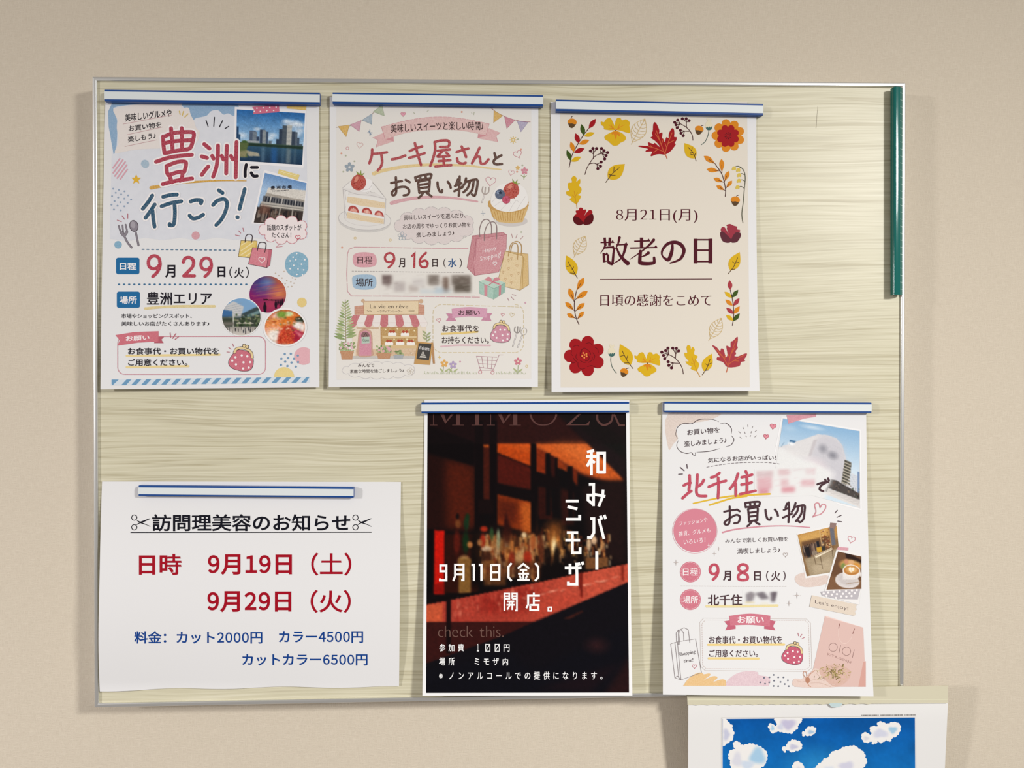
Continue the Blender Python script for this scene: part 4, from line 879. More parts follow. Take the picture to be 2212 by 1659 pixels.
# little pastry shop
brick, cream_w, wood_ = ink('#cf9a82', .6), ink('#eadcc8', .5), ink('#b98a5c', .4)
shop = [fill(D('328 700 420 690 420 780 328 780'), brick), fill(D('930 680 984 690 984 780 930 780'), brick)] + [stroke(D(f'330 {y} 420 {y}'), .6, ink('#b88470')) for y in (720, 742, 762)] + [stroke(D(f'930 {y} 984 {y}'), .6, ink('#b88470')) for y in (712, 736, 760)]
shop += [fill(D('304 880 1000 880 996 1180 310 1180'), cream_w), fill(D('340 1100 940 1100 940 1170 340 1170'), ink('#dcc0a0', .5))]
for r in range(3):
    for k in range(9): x = 600 + k * 40 + (r % 2) * 18; shop.append(stroke(D(f'{x} {1096+r*26} {x+32} {1096+r*26} {x+32} {1116+r*26}'), .6, ink('#c8a684')))
shop += [fill(D('310 1166 900 1166 920 1192 300 1192'), ink('#c9c4be', .5)), fill(D('346 900 556 900 556 912 350 912'), wood_)]
S2.part('shop_print', shop, 3, 'little brick pastry shop front')
S2.part('shop_sign_print', [fill(D('414 654 930 650 928 776 418 780'), ink('#e8d3b0', .5)), stroke(D('414 654 930 650 928 776 418 780'), 1.0, wood_, closed=True), circle(*D('408 650')[0], 17 * D.s, ink('#cfae90')), circle(*D('952 654')[0], 20 * D.s, ink('#cfae90')),
        text('La vie en rêve', TXB, D('474 684 830 720'), w=-.006), text('－ラヴィアンレーヴ－', ink('#6a5244'), D('540 736 778 758'), w=.01)] + [stroke(D(s), .9, ink('#8a7a60')) for s in ('446 740 470 752', '470 740 490 750', '836 744 890 742', '840 752 886 750')], 4, 'tan shop sign with handwritten name')
aw = []
for k in range(10):
    x0, x1 = 312 + k * 65.5, 312 + (k + 1) * 65.5; b0, b1 = 274 + k * 73.8, 274 + (k + 1) * 73.8; m = ink('#c9777c', .5) if k % 2 == 0 else ink('#ece4e0', .2)
    aw += [fill(D([x0 + 4, 784, x1 + 4, 784, b1, 856, b0, 856]), m), fill(D([b0, 854] + [v for t in np.linspace(math.pi, 0, 9) for v in ((b0 + b1) / 2 + 36.9 * math.cos(t), 862 + 36 * math.sin(t))] + [b1, 854]), m)]
S2.part('awning_print', aw + [stroke(D('274 856 1012 856'), .7, ink('#a86068'))], 4, 'pink and white striped awning')
S2.part('door_print', [blob(D('360 1164 362 1000 372 940 400 916 440 914 480 930 496 980 498 1100 498 1164'), ink('#caa08c', .4), 4), fill(smooth(D('374 1164 376 1000 386 950 430 930 470 950 484 1000 486 1164')), ink('#d690a4', .6)), blob(D('394 990 400 950 432 940 462 956 466 990'), ink('#8e6a6c'), 3), fill(D('394 990 468 986 470 1046 396 1050'), ink('#b8cabc')), text('Open', TXB, D('404 1004 464 1038')), strokes([D('410 990 432 954 454 988')], .9, ink('#4a3a38'))], 5, 'pink arched shop door')
win = [fill(D('576 900 916 900 916 1076 580 1076'), ink('#c29a5c', .8)), stroke(D('576 900 916 900 916 1076 580 1076'), 2.0, wood_, closed=True), fill(D('590 982 910 982 910 996 590 996'), ink('#e0c89c')), fill(D('590 1062 914 1062 920 1096 580 1096'), ink('#d8bc90'))]
for x, y in ((682, 958), (802, 960), (652, 1046), (756, 1044), (856, 1046)):
    win += [fill(D([x - 40, y, x + 40, y, x + 38, y + 22, x - 38, y + 22]), ink('#f0e9df')), fill(ell(*D(f'{x} {y}')[0], 40 * D.s, 14 * D.s), ink('#f4efe8')), circle(*D(f'{x-14} {y-20}')[0], 13 * D.s, ink('#b5503e')), circle(*D(f'{x+14} {y-20}')[0], 13 * D.s, ink('#b5503e'))]
win += dotpatch(D, ((620, 920), (730, 912), (840, 924), (890, 930), (700, 1010), (820, 1010), (880, 1016)), 7, ink('#f4e6bc'))
S2.part('display_window_print', win, 5, 'golden display window with cakes')
def pot(f, x, y, w_, h_, m, fl, rx, ry, n, seed, petals=None):
    rnd = random.Random(seed); o = []
    for k in range(n):
        px, py = x + rnd.uniform(-rx, rx), y - ry * rnd.random() - 4; o.append(fill(ell(*f(f'{px} {py}')[0], rnd.uniform(9, 16) * f.s, rnd.uniform(6, 10) * f.s, rnd.uniform(0, 180), 10), ink(rnd.choice(['#8f9f6c', '#a9b584', '#74875a']))))
    if petals:
        for k in range(9): o.append(circle(*f(f'{x + rnd.uniform(-rx, rx) * .9} {y - rnd.uniform(.3, 1) * ry}')[0], 11 * f.s, ink(petals), 8))
    o.append(fill(f([x - w_, y, x + w_, y, x + w_ * .82, y + h_, x - w_ * .82, y + h_]), m)); o.append(fill(f([x - w_ * 1.06, y - 4, x + w_ * 1.06, y - 4, x + w_ * 1.04, y + h_ * .25, x - w_ * 1.04, y + h_ * .25]), m)); return o
tc_ = ink('#c4906a', .6)
tree = [stroke(D('248 1040 246 900 242 640'), 1.3, ink('#9a8a64'))]
for k in range(28):
    rnd = random.Random(k); y = 660 + k * 12.5; w_ = 20 + k * 2.0; sg = -1 if k % 2 else 1; tree.append(fill(leafpts(D([244, y + 14])[0], D([244 + sg * w_ * 1.5, y - 18])[0], (14 + k * .5) * D.s, 6), ink(rnd.choice(['#b4bc8c', '#9fae78', '#c4c9a0', '#8da068']), .3)))
S2.part('potted_plant_print', tree + pot(D, 258, 1124, 60, 76, tc_, 0, 72, 80, 40, 1, '#e2b8c0'), 4, 'tall leafy plant in a clay pot'); S2.part('potted_plant_print', pot(D, 604, 1140, 66, 52, tc_, 0, 64, 62, 34, 2, '#dfa8b4'), 6, 'flowering plant in a clay pot')
S2.part('potted_plant_print', pot(D, 742, 1158, 44, 36, ink('#a9aeb2', .4), 0, 40, 34, 14, 3), 6, 'small plant in a grey pot'); S2.part('potted_plant_print', [stroke(D('1000 1040 1010 960'), 1, ink('#8a946a'))] + [fill(leafpts(D([1004, 1030 - k * 14])[0], D([1004 + (-1) ** k * 40, 1000 - k * 14])[0], 18 * D.s, 6), ink('#a3ad80', .3)) for k in range(6)], 4, 'small green sprig')
S2.part('chalkboard_print', [fill(D('1046 1040 1066 1040 1082 1238 1064 1238'), wood_), fill(D('920 1030 1064 1046 1036 1250 886 1240 '), ink('#c49a62')), fill(D('930 1046 1050 1056 1026 1208 908 1196'), ink('#4a4744')), text('Welcome', OFFW, D('930 1072 1030 1116'), dy=2), fill(D('936 1180 970 1120 1004 1184'), ink('#d8d2c8')), strokes([D('944 1164 998 1168'), D('954 1146 988 1150')], 1.2, ink('#4a4744')), fill(D('906 1206 1026 1214 1020 1230 904 1222'), ink('#c49a62'))], 7, 'chalkboard easel reading welcome')
cl3 = bumpy(ell(*D('560 1300')[0], 330 * D.s, 64 * D.s, n=50), 13, 20 * D.s, 6)
S2.part('speech_cloud', [fill(cl3, ink('#e6e2dc'))] + [stroke(cl3, .9, ink('#c4c0c2'), closed=True)], 3, 'pale cloud with two written lines'); S2.part('speech_lettering', [text('みんなで', TXB, D('360 1236 514 1272'), w=.01), text('素敵な時間を過ごしましょう♪', TXB, D('286 1284 790 1328'), w=.012, dy=-2)], 4); S2.part('flower_doodle', flower(D, 852, 1310, 32, ink('#c9c0b4')), 4)
S2.part('request_frame', dashed(D([v for q in rrect(1064, 684, 1912, 1134, 80) for v in q]) + D('1888 708'), 7, 4, 1.2, ink('#d3c39c'), jit=.4), 3, 'dashed pale yellow frame')
S2.part('request_ribbon', [fill(D('1186 766 1240 770 1284 838 1184 838 1210 802'), ink('#c98aa4', .4)), fill(D('1570 766 1620 766 1594 800 1612 838 1514 834'), ink('#c98aa4', .4)), fill(smooth(D('1240 724 1400 708 1572 722')) + smooth(D('1566 808 1400 796 1246 812')), ink('#d7a0b8', .5)), text('お願い', TXB, D('1302 738 1504 786'), w=.014)], 4, 'pink ribbon banner')
S2.part('request_lettering', [text('お食事代を', TXB, D('1150 876 1494 940'), w=.010), text('お持ちください。', TXB, D('1146 984 1588 1050'), w=.010)], 4)
S2.part('yellow_underline', stroke(D('1146 960 1300 952 1480 940'), 4.4, ink('#e8c974', .8), True), 3); S2.part('pink_underline', stroke(D('1140 1078 1300 1066 1600 1068'), 3.4, ink('#e2bcc4', .7), True), 3)
S2.part('purse_print', purse(D, .88, 1700, 948, ink('#d090a4', .6), 6), 4, 'pink cartoon coin purse')
S2.part('fork_doodle', strokes([D('1834 894 1828 930 1850 950 1876 936 1882 896'), D('1858 892 1854 940'), D('1850 950 1812 1076')], 2.6, ink('#9a9490'), True) + strokes([D('1848 956 1814 1070')], 1.0, OFFW), 3); S2.part('spoon_doodle', [stroke(ell(*D('1916 938')[0], 26 * D.s, 34 * D.s, 20), 1.0, ink('#9a9490'), closed=True)] + strokes([D('1900 974 1858 1084')], 2.8, ink('#9a9490')) + strokes([D('1898 980 1860 1078')], 1.2, OFFW), 3)
for cx, cy, s, r, m in ((1118, 830, 40, -10, PKL), (1716, 778, 32, 10, PKL), (1804, 780, 42, 16, ink('#d3c39c'))): S2.part('heart_doodle', hline(D, cx, cy, s, m, r), 3)
ct = ink('#b48a94')
S2.part('cart_doodle', strokes([D('1720 1156 1684 1156 1632 1290 1500 1272 1472 1168 1664 1178'), D('1500 1272 1510 1300 1640 1300'), D('1486 1204 1656 1210'), D('1494 1238 1644 1246'), D('1520 1170 1536 1274'), D('1572 1174 1578 1282'), D('1620 1178 1612 1286')], 1.1, ct) + [ring(*D('1506 1318')[0], 15 * D.s, 1.3, ink('#c98a94')), ring(*D('1622 1322')[0], 15 * D.s, 1.3, ink('#c98a94'))], 3, 'outlined shopping cart doodle')
for cx, cy, c_, st in ((1170, 1236, '#e0ac62', '1164 1266 1156 1334'), (1252, 1250, '#b4a2c4', '1244 1276 1214 1326'), (1860, 1218, '#d0808e', '1862 1254 1858 1336')):
    S2.part('flower_doodle', flower(D, cx, cy, 36, ink(c_), False, 5, ink('#f0e2c0')) + strokes([D(st)], 1.2, ink('#9aa67a')) + [fill(leafpts(D(f'{cx-4} 1320')[0], D(f'{cx-44} 1280')[0], 4, 6), ink('#b0b98a')), fill(leafpts(D(f'{cx} 1320')[0], D(f'{cx+44} 1286')[0], 4, 6), ink('#b0b98a'))], 3)
rnd = random.Random(2)
S2.part('grass_doodle', [stroke(D([x, 1336, x + rnd.uniform(-8, 8), 1336 - rnd.uniform(8, 26)]), .9, ink('#b9c0a0')) for x in list(np.arange(980, 1480, 14)) + list(np.arange(1660, 1940, 14))], 3)
S2.part('sparkle_doodle', strokes([D('1122 1166 1126 1196'), D('1110 1180 1138 1182')], 1.2, ink('#dcc07a')), 3)

# ---------------------------------------------------------------- autumn leaf poster
MR, RED, RED2, PLUM, YEL, ORG, GRN, BRN, CRM = [ink(c) for c in ('#4f1020', '#a0141c', '#a83a44', '#561225', '#d9af1e', '#d8861f', '#3c5419', '#5a4228', '#e2dacd')]
STEM = ink('#4a2626')
S3.part('cream_background', fill(E('172 120 1925 130 1932 900') + Fc('1950 1503 178 1505') + E('172 900'), CRM), 1, 'printed cream panel inside the white margin')
def mincho(body, box, parts, w=(.010, -.012), m=MR):
    return text(body, m, box, w=w[0], wy=w[1], res=5)
S3.part('date_lettering', mincho('8月21日(月)', E('698 1135 1462 1262'), 0, (.008, -.014)), 3, 'plum serif-style date')
# the headline: heavy verticals, thin horizontals, small wedges
def serif(hs, vs, cs, m):
    o = []
    for x0, y0, x1, y1 in hs:
        o.append(stroke(E(f'{x0} {y0} {x1} {y1}'), 3.0, m, cap='flat'))
        px, py = E(f'{x1} {y1}')[0]
        o.append(fill([(px - 5.5, py - .5), (px - 1.5, py - 5), (px + 2.5, py + 1.5), (px - 4, py + 1.5)], m))
    for x0, y0, x1, y1, w in vs: o.append(stroke(E(f'{x0} {y0} {x1} {y1}'), w, m, cap='flat'))
    for pts, w, tp in cs: o.append(stroke(E(pts), w, m, True, taper=tp))
    return o
thick_end = lambda t: .35 + .65 * t
thick_beg = lambda t: 1 - .8 * t
mid = lambda t: .25 + .75 * math.sin(math.pi * min(1, t * 1.05)) ** .8
hd = serif([(552, 1448, 672, 1446), (578, 1497, 676, 1494), (580, 1562, 618, 1560), (700, 1470, 800, 1466)],
           [(590, 1402, 598, 1478, 5.5), (640, 1402, 634, 1478, 5.5), (582, 1545, 586, 1634, 5.5), (622, 1560, 622, 1622, 5)],
           [('598 1470 580 1510 548 1552', 4.5, thick_beg), ('590 1497 672 1497 672 1560 664 1640 652 1648 630 1634', 7, lambda t: .55 + .4 * t),
            ('730 1402 716 1460 690 1512', 6, thick_beg), ('786 1470 776 1530 742 1600 660 1652', 7.5, thick_beg), ('704 1500 730 1560 770 1610 806 1642', 9.5, thick_end)], MR)
hd += [stroke(E('586 1624 624 1622'), 2.6, MR, cap='flat')]
hd += serif([(868, 1436, 1010, 1432), (830, 1500, 1078, 1494)], [(936, 1402, 936, 1500, 7)],
            [('1050 1424 1010 1470 930 1536 828 1606', 6.5, thick_beg), ('1000 1546 970 1568 930 1584', 7, thick_beg),
             ('926 1530 920 1620 930 1640 990 1646 1046 1640 1056 1628 1054 1590', 8.5, lambda t: 1 - .55 * abs(t - .35))], MR)
hd += [stroke(E('1226 1452 1222 1520 1196 1600 1168 1606 1130 1570 1132 1520 1176 1464 1240 1446 1300 1464 1334 1520 1310 1590 1268 1620 1206 1640'), 8, MR, True,
       taper=lambda t: .45 + .55 * math.sin(math.pi * min(1, t * 3.2)) if t < .31 else .40 + .6 * math.sin(math.pi * (t - .31) / .69) ** 1.3)]
hd += [stroke(E('1442 1412 1442 1644'), 8, MR, cap='flat'), stroke(E('1582 1412 1582 1644'), 8.5, MR, cap='flat')] + \
      [stroke(E(f'1442 {y} 1582 {y}'), 3.4, MR, cap='flat') for y in (1422, 1520, 1626)] + [fill(E('1570 1422 1586 1406 1602 1422 1598 1440'), MR), fill(E('1426 1412 1452 1418 1452 1436 1434 1432'), MR)]
S3.part('headline', hd, 3, 'large plum serif-style headline')
S3.part('divider_line', stroke(Fc('546 493 1598 488'), 1.8, MR, cap='flat'), 3)
S3.part('thanks_lettering', mincho('日頃の感謝をこめて', Fc('550 632 1590 744'), 0, (.008, -.013)), 3, 'plum serif-style line of thanks')

def acorn(f, cx, cy, r, rot, stem):
    c, s = math.cos(math.radians(rot)), math.sin(math.radians(rot))
    def q(x, y): return (cx + (x * c - y * s) * r, cy + (x * s + y * c) * r)
    nut = [q(*p) for p in ((-.85, .0), (.85, .0), (.8, .55), (.5, 1.05), (0, 1.3), (-.5, 1.05), (-.8, .55))]
    cap = [q(*p) for p in ((-1.05, .1), (-.95, -.5), (-.5, -.85), (0, -.95), (.5, -.85), (.95, -.5), (1.05, .1), (.6, .3), (0, .2), (-.6, .3))]
    return [stroke(f(stem), 1.4, STEM, True), blob(f([t for p in nut for t in p]), BRN), blob(f([t for p in cap for t in p]), ORG)]
S3.part('acorn_print', acorn(E, 286, 324, 40, 8, '280 295 276 280 288 264'), 4)
S3.part('acorn_print', acorn(E, 1476, 390, 38, 14, '1492 362 1500 354 1514 350'), 4)
S3.part('acorn_print', acorn(E, 1815, 1054, 40, 4, '1826 1020 1830 1010 1846 1004'), 4)
S3.part('acorn_print', acorn(Fc, 774, 1360, 36, 18, '792 1338 798 1328 816 1322'), 4)
def sprig(f, stem, leaves, w=1.6, sc=STEM):
    o = []
    for p, m, wd in leaves:
        q = f(p); o.append(fill(leafpts(q[0], q[1], wd * f.s), m))
    return [stroke(f(stem), w, sc, True)] + o
S3.part('leaf_sprig_print', sprig(E, '258 744 282 640 320 560 380 460 440 380', [
    ('442 380 508 288', RED, 46), ('398 446 372 338', GRN, 44), ('398 452 496 420', YEL, 42), ('350 520 318 424', RED, 46), ('350 526 448 488', ORG, 44),
    ('304 600 272 502', ORG, 42), ('304 606 402 566', RED, 44), ('276 684 236 580', GRN, 40), ('274 688 370 646', YEL, 42)]), 4)
S3.part('leaf_sprig_print', sprig(Fc, '1788 924 1800 820 1790 690 1768 590', [
    ('1768 592 1762 500', RED2, 44), ('1782 664 1714 608', YEL, 38), ('1784 664 1842 590', GRN, 40), ('1790 738 1722 682', ORG, 38), ('1798 740 1854 668', RED2, 40),
    ('1800 816 1730 758', RED2, 38), ('1802 814 1856 744', ORG, 40), ('1796 880 1728 824', YEL, 38), ('1796 884 1856 810', GRN, 40)]), 4)
def orange_branch(f, stem, leaves):
    o = [stroke(f(stem), 1.6, STEM, True)]
    for p, wd in leaves:
        q = f(p); o += [fill(leafpts(q[0], q[1], wd * f.s, bias=.62), ORG), stroke([q[0], tuple(np.array(q[0]) * .45 + np.array(q[1]) * .55)], 1.1, STEM)]
    return o
S3.part('orange_branch_print', orange_branch(E, '1720 1016 1722 940 1690 810 1630 720', [('1634 716 1520 636', 48), ('1690 796 1686 664', 46), ('1672 778 1546 762', 44),
    ('1712 880 1754 778', 42), ('1706 884 1612 846', 40), ('1726 940 1784 868', 36), ('1718 960 1638 914', 38)]), 4)
S3.part('orange_branch_print', orange_branch(Fc, '350 914 320 840 306 730 324 610', [('324 604 396 476', 52), ('306 704 256 574', 50), ('312 684 432 602', 50),
    ('308 786 222 706', 44), ('316 790 402 714', 44), ('318 858 238 814', 40), ('332 868 396 792', 38)]), 4)
def berries(f, stems, dots, r):
    return strokes([f(s) for s in stems], 1.5, STEM, True) + [circle(*f(f'{x} {y}')[0], r * f.s, MR if 0 else ink('#4a0f20')) for x, y in dots]
S3.part('berry_branch_print', berries(E, ['406 810 430 740 500 640 580 606', '484 664 486 620 482 570', '486 620 456 590', '486 610 514 570', '546 620 560 570', '552 616 584 586', '560 612 618 604', '566 612 604 634', '566 614 592 662', '452 710 490 704 520 712 558 692', '520 712 552 734', '518 712 526 756'],
    [(458, 590), (481, 567), (515, 568), (561, 567), (584, 587), (618, 605), (604, 633), (591, 665), (558, 694), (552, 734), (527, 755)], 14.5), 4)
S3.part('berry_branch_print', berries(E, ['1418 490 1410 440 1370 380 1300 335 1248 322', '1358 372 1356 320 1356 290', '1356 316 1320 290', '1356 322 1382 306', '1302 336 1274 300', '1296 338 1260 346', '1294 340 1272 372', '1386 406 1340 404 1300 396', '1336 404 1306 424', '1338 404 1328 446'],
    [(1247, 322), (1275, 301), (1319, 288), (1355, 288), (1382, 306), (1260, 345), (1271, 372), (1300, 396), (1306, 424), (1327, 447)], 14), 4)
S3.part('berry_branch_print', berries(Fc, ['1328 1378 1316 1320 1280 1260 1220 1210 1126 1174', '1254 1232 1258 1180 1260 1140', '1256 1190 1230 1138', '1258 1188 1284 1162', '1196 1196 1160 1160', '1190 1192 1184 1140', '1190 1196 1142 1204', '1190 1198 1154 1236', '1288 1278 1240 1276 1186 1264', '1230 1276 1192 1298', '1234 1276 1218 1322'],
    [(1126, 1174), (1162, 1160), (1184, 1137), (1229, 1137), (1262, 1139), (1284, 1163), (1142, 1204), (1154, 1236), (1186, 1264), (1192, 1298), (1217, 1321)], 14.5), 4)
def pansy(f, dx, dy, sc, fl):
    def q(s):
        v = [float(t) for t in s.split()]; o = []
        for i in range(0, len(v), 2): o += [dx + fl * v[i] * sc, dy + v[i + 1] * sc]
        return f(o)
    return [blob(q('-2 -6 -20 -60 -50 -112 -90 -102 -110 -74 -138 -80 -136 -50 -112 -32 -108 -8 -70 0 -40 2'), YEL), blob(q('2 -6 -6 -60 12 -110 44 -112 60 -92 100 -100 132 -70 128 -40 136 0 130 28 90 20 50 6'), YEL),
            blob(q('0 8 -60 30 -104 60 -96 90 -70 104 -50 124 -20 146 20 142 44 120 84 100 96 70 60 30'), YEL),
            *[stroke(q(s), 9 * f.s * sc, ORG, True, taper=thick_beg) for s in ('-6 -2 -40 -30 -70 -48', '-20 -14 -50 -16 -66 -14', '-24 -20 -40 -40 -44 -60', '6 -2 40 -26 84 -50', '20 -12 50 -10 76 -10', '22 -18 32 -40 34 -58')],
            fill(q('-42 28 -20 14 24 14 40 40 36 62 24 52 12 40 8 66 -4 88 -12 50 -20 36 -34 44'), ORG), circle(*q('0 4')[0], 5 * f.s, BRN)]
S3.part('pansy_print', pansy(E, 694, 394, 1.0, 1), 4)
S3.part('pansy_print', pansy(Fc, 992, 1274, .87, 1), 4)
def outline_leaf(f, p0, p1, wd, tail, n=7):
    g = ink('#cdb27c'); q = f(p0 + ' ' + p1); a, b = np.array(q[0]), np.array(q[1]); d = b - a; nn = np.array((-d[1], d[0])) / np.hypot(*d)
    pts = leafpts(a, b, wd * f.s, 14); o = [stroke(pts, 1.1, g, closed=True), stroke(f(tail) + [tuple(b)], 1.1, g)]
    for i in range(1, n + 1):
        t = i / (n + 1.0)
        for sg in (1, -1):
            e = wd * f.s / 2 * math.sin(math.pi * min(.97, t + .12)) * .96
            o.append(stroke([tuple(a + d * t), tuple(a + d * (t + .03) + nn * sg * e * .55), tuple(a + d * min(.99, t + .12) + nn * sg * e)], .9, g, True))
    return o
S3.part('outline_leaf_print', outline_leaf(E, '852 508', '968 290', 140, '840 528'), 4)
S3.part('outline_leaf_print', outline_leaf(Fc, '308 268', '408 88', 122, '302 286'), 4)
S3.part('outline_leaf_print', outline_leaf(Fc, '1582 1048', '1684 856', 116, '1566 1066'), 4)
def yellow_leaf(f, p0, p1, wd, veins):
    q = f(p0 + ' ' + p1)
    return [fill(leafpts(q[0], q[1], wd * f.s, 12, .42), YEL)] + strokes([f(v) for v in veins], 1.5, BRN, True)
S3.part('yellow_leaf_print', yellow_leaf(E, '622 850', '780 712', 128, ['602 884 660 806 728 748', '650 816 626 808', '676 786 678 744', '640 818 690 818']), 4)
S3.part('yellow_leaf_print', yellow_leaf(E, '1440 660', '1338 516', 106, ['1448 684 1420 610 1372 556', '1406 586 1410 558', '1416 606 1392 608', '1432 640 1440 612', '1430 630 1396 620']), 4)
S3.part('yellow_leaf_print', yellow_leaf(Fc, '318 454', '232 268', 108, ['336 480 290 400 248 328', '270 366 236 372', '284 404 300 376', '306 436 268 432']), 4)
S3.part('yellow_leaf_print', yellow_leaf(Fc, '1768 410', '1856 236', 106, ['1748 440 1800 372 1836 290', '1814 346 1790 328', '1818 338 1846 332', '1784 402 1810 396']), 4)
S3.part('yellow_leaf_print', yellow_leaf(Fc, '834 1296', '734 1098', 122, ['856 1328 800 1250 754 1160', '774 1204 740 1212', '794 1240 808 1206', '812 1274 776 1276']), 4)
S3.part('yellow_leaf_print', yellow_leaf(Fc, '1520 1352', '1594 1188', 98, ['1506 1386 1550 1318 1578 1240', '1560 1300 1536 1284', '1564 1290 1590 1276', '1534 1346 1560 1342']), 4)
def oak(f, pts, veins, tail, m=YEL):
    v = ink('#c98f22'); return [blob(f(pts), m, 5)] + strokes([f(s) for s in veins], 1.3, v, True) + [stroke(f(tail), 1.5, v)]
S3.part('oak_leaf_print', oak(E, '326 1086 276 1058 264 1040 282 1020 240 1004 230 972 258 962 246 930 250 890 284 884 280 846 304 824 328 846 326 880 358 852 362 886 352 914 374 946 362 986 338 1002 368 1014 352 1050',
    ['324 1086 314 1020 304 964', '314 1030 286 1002', '316 1016 336 980'], '326 1080 332 1128'), 4)
S3.part('oak_leaf_print', oak(Fc, '1450 1348 1398 1330 1404 1308 1370 1290 1348 1262 1378 1258 1346 1220 1338 1180 1364 1180 1358 1130 1374 1106 1396 1122 1398 1150 1414 1124 1434 1150 1428 1190 1462 1214 1448 1246 1476 1288',
    ['1452 1340 1426 1276 1408 1220', '1430 1290 1402 1276', '1432 1280 1440 1240'], '1450 1344 1484 1402'), 4)
def maple(f, pts, veins, tail, m, vc):
    return [blob(f(pts), m, 3)] + strokes([f(s) for s in veins], 1.6, vc) + [stroke(f(tail), 1.7, vc)]
VC = ink('#c4603a')
S3.part('maple_leaf_print', maple(E, '1156 624 1110 620 1070 624 1030 640 1022 628 1036 596 976 598 980 582 996 570 910 550 918 540 990 544 1002 536 998 508 1050 526 1060 514 1104 552 1096 530 1064 496 1022 466 1040 450 1032 420 1042 400 1046 340 1062 320 1084 348 1104 400 1100 426 1128 416 1132 436 1128 470 1146 480 1152 510 1168 462 1190 470 1192 430 1220 378 1240 390 1244 430 1242 458 1266 462 1262 490 1246 516 1256 530 1228 570 1200 600',
    ['1156 624 1112 510 1076 400', '1112 500 1066 430', '1120 530 1140 480', '1156 610 1190 500 1222 420', '1172 560 1156 520', '1186 520 1240 490', '1150 600 1080 570 1000 546', '1090 574 1050 604', '1040 560 1020 540'], '1152 600 1176 664', RED, VC), 4)
S3.part('maple_leaf_print', maple(Fc, '1744 1316 1700 1268 1644 1248 1646 1220 1670 1218 1632 1160 1598 1110 1640 1128 1672 1166 1682 1140 1704 1148 1716 1190 1726 1222 1742 1196 1730 1120 1748 1118 1770 1130 1772 1080 1796 1066 1834 1028 1838 1070 1830 1110 1838 1134 1816 1166 1822 1190 1806 1210 1840 1214 1872 1200 1920 1184 1920 1208 1900 1240 1906 1258 1868 1268 1850 1306',
    ['1746 1312 1770 1200 1822 1060', '1764 1230 1744 1190', '1776 1190 1812 1130', '1746 1300 1700 1220 1640 1150', '1700 1222 1660 1180', '1716 1236 1720 1200', '1748 1290 1820 1240 1900 1200', '1800 1254 1846 1258'], '1744 1312 1732 1362', RED2, VC), 4)
def rosette(f, cx, cy, k, r, amp, m):
    return fill([(a, b) for a, b in bumpy(ell(*f(f'{cx} {cy}')[0], r * f.s, n=40), k, amp * f.s, 7)], m)
S3.part('marigold_print', [rosette(E, 1748, 446, 9, 122, 34, ORG), rosette(E, 1746, 450, 8, 84, 24, RED)] + [circle(*E(f'{1746 + 28 * math.cos(t)} {448 + 28 * math.sin(t)}')[0], 5 * E.s, ink('#5a0a12')) for t in np.linspace(0, 6.28, 10)[:-1]] + [ring(*E('1746 448')[0], 16 * E.s, .8, ink('#6a0c14'))], 4)
big = [rosette(Fc, 402, 1210, 7, 138, 56, RED)]
dk = ink('#6c0c14')
for s in ('372 1154 400 1136 430 1154', '414 1094 450 1086 476 1110', '350 1120 330 1110 300 1120', '282 1160 276 1190 292 1206', '480 1180 498 1210 484 1250', '272 1250 290 1276 312 1270', '340 1270 344 1310 372 1332 406 1326', '440 1270 470 1250 474 1220', '330 1190 320 1220 336 1244', '374 1226 360 1200 376 1170', '430 1200 446 1220 436 1250 410 1256', '500 1128 526 1150 530 1180', '430 1310 470 1300 510 1320', '360 1250 390 1270 420 1268', '300 1230 310 1250 330 1262', '380 1150 366 1170 360 1186', '440 1160 456 1180 458 1196'):
    big.append(stroke(Fc(s), 1.4, dk, True))
big += [circle(*Fc(f'{x} {y}')[0], 8 * Fc.s, ink('#e8944a')) for x, y in ((402, 1200), (390, 1182), (420, 1190), (422, 1212), (400, 1226), (380, 1210))]
S3.part('camellia_print', big, 4)
def tulip(f, pts_top, pts_l, pts_r, m1, m2):
    return [blob(f(pts_top), m1, 5), blob(f(pts_l), m2, 5), blob(f(pts_r), m2, 5)]
S3.part('red_bloom_print', tulip(E, '390 1262 320 1236 300 1216 310 1190 326 1180 320 1150 346 1144 356 1122 382 1124 390 1140 414 1138 416 1160 400 1200 420 1170 450 1142 474 1154 474 1180 460 1214 430 1240',
    '390 1262 350 1216 306 1204 294 1228 306 1262 340 1284 374 1282', '390 1262 420 1210 470 1180 486 1200 484 1240 462 1272 420 1284 396 1280', RED, ink('#5a0a14')), 4)
S3.part('red_bloom_print', tulip(E, '1776 1420 1720 1390 1684 1350 1680 1320 1696 1302 1720 1312 1752 1366 1736 1320 1740 1300 1732 1286 1764 1274 1800 1290 1830 1300 1832 1324 1858 1330 1856 1350 1830 1370',
    '1776 1420 1740 1380 1700 1346 1676 1352 1676 1390 1694 1432 1730 1450 1768 1446', '1776 1420 1810 1360 1850 1354 1868 1368 1862 1400 1834 1440 1800 1450 1780 1446', ink('#9c3444'), ink('#5c2834')), 4)
def bud(f, cx, cy, s, stem):
    q = lambda v: f([cx + t * s if i % 2 == 0 else cy + t * s for i, t in enumerate(float(z) for z in v.split())])
    return [blob(q('-26 20 -34 0 -24 -30 -12 -40 -22 -62 -8 -70 2 -56 18 -68 24 -50 14 -36 28 -20 34 4 26 24'), ink('#e3d9be')), fill(q('-32 14 -22 24 -14 12 -4 24 4 10 14 22 22 10 32 14 24 38 8 46 -10 46 -24 36'), ink('#3f6663')), stroke(f(stem), 1.5, ink('#5a6a62'), True)]
S3.part('white_bud_print', bud(E, 1568, 350, 1.0, '1568 392 1560 440 1534 500 1496 532'), 4)
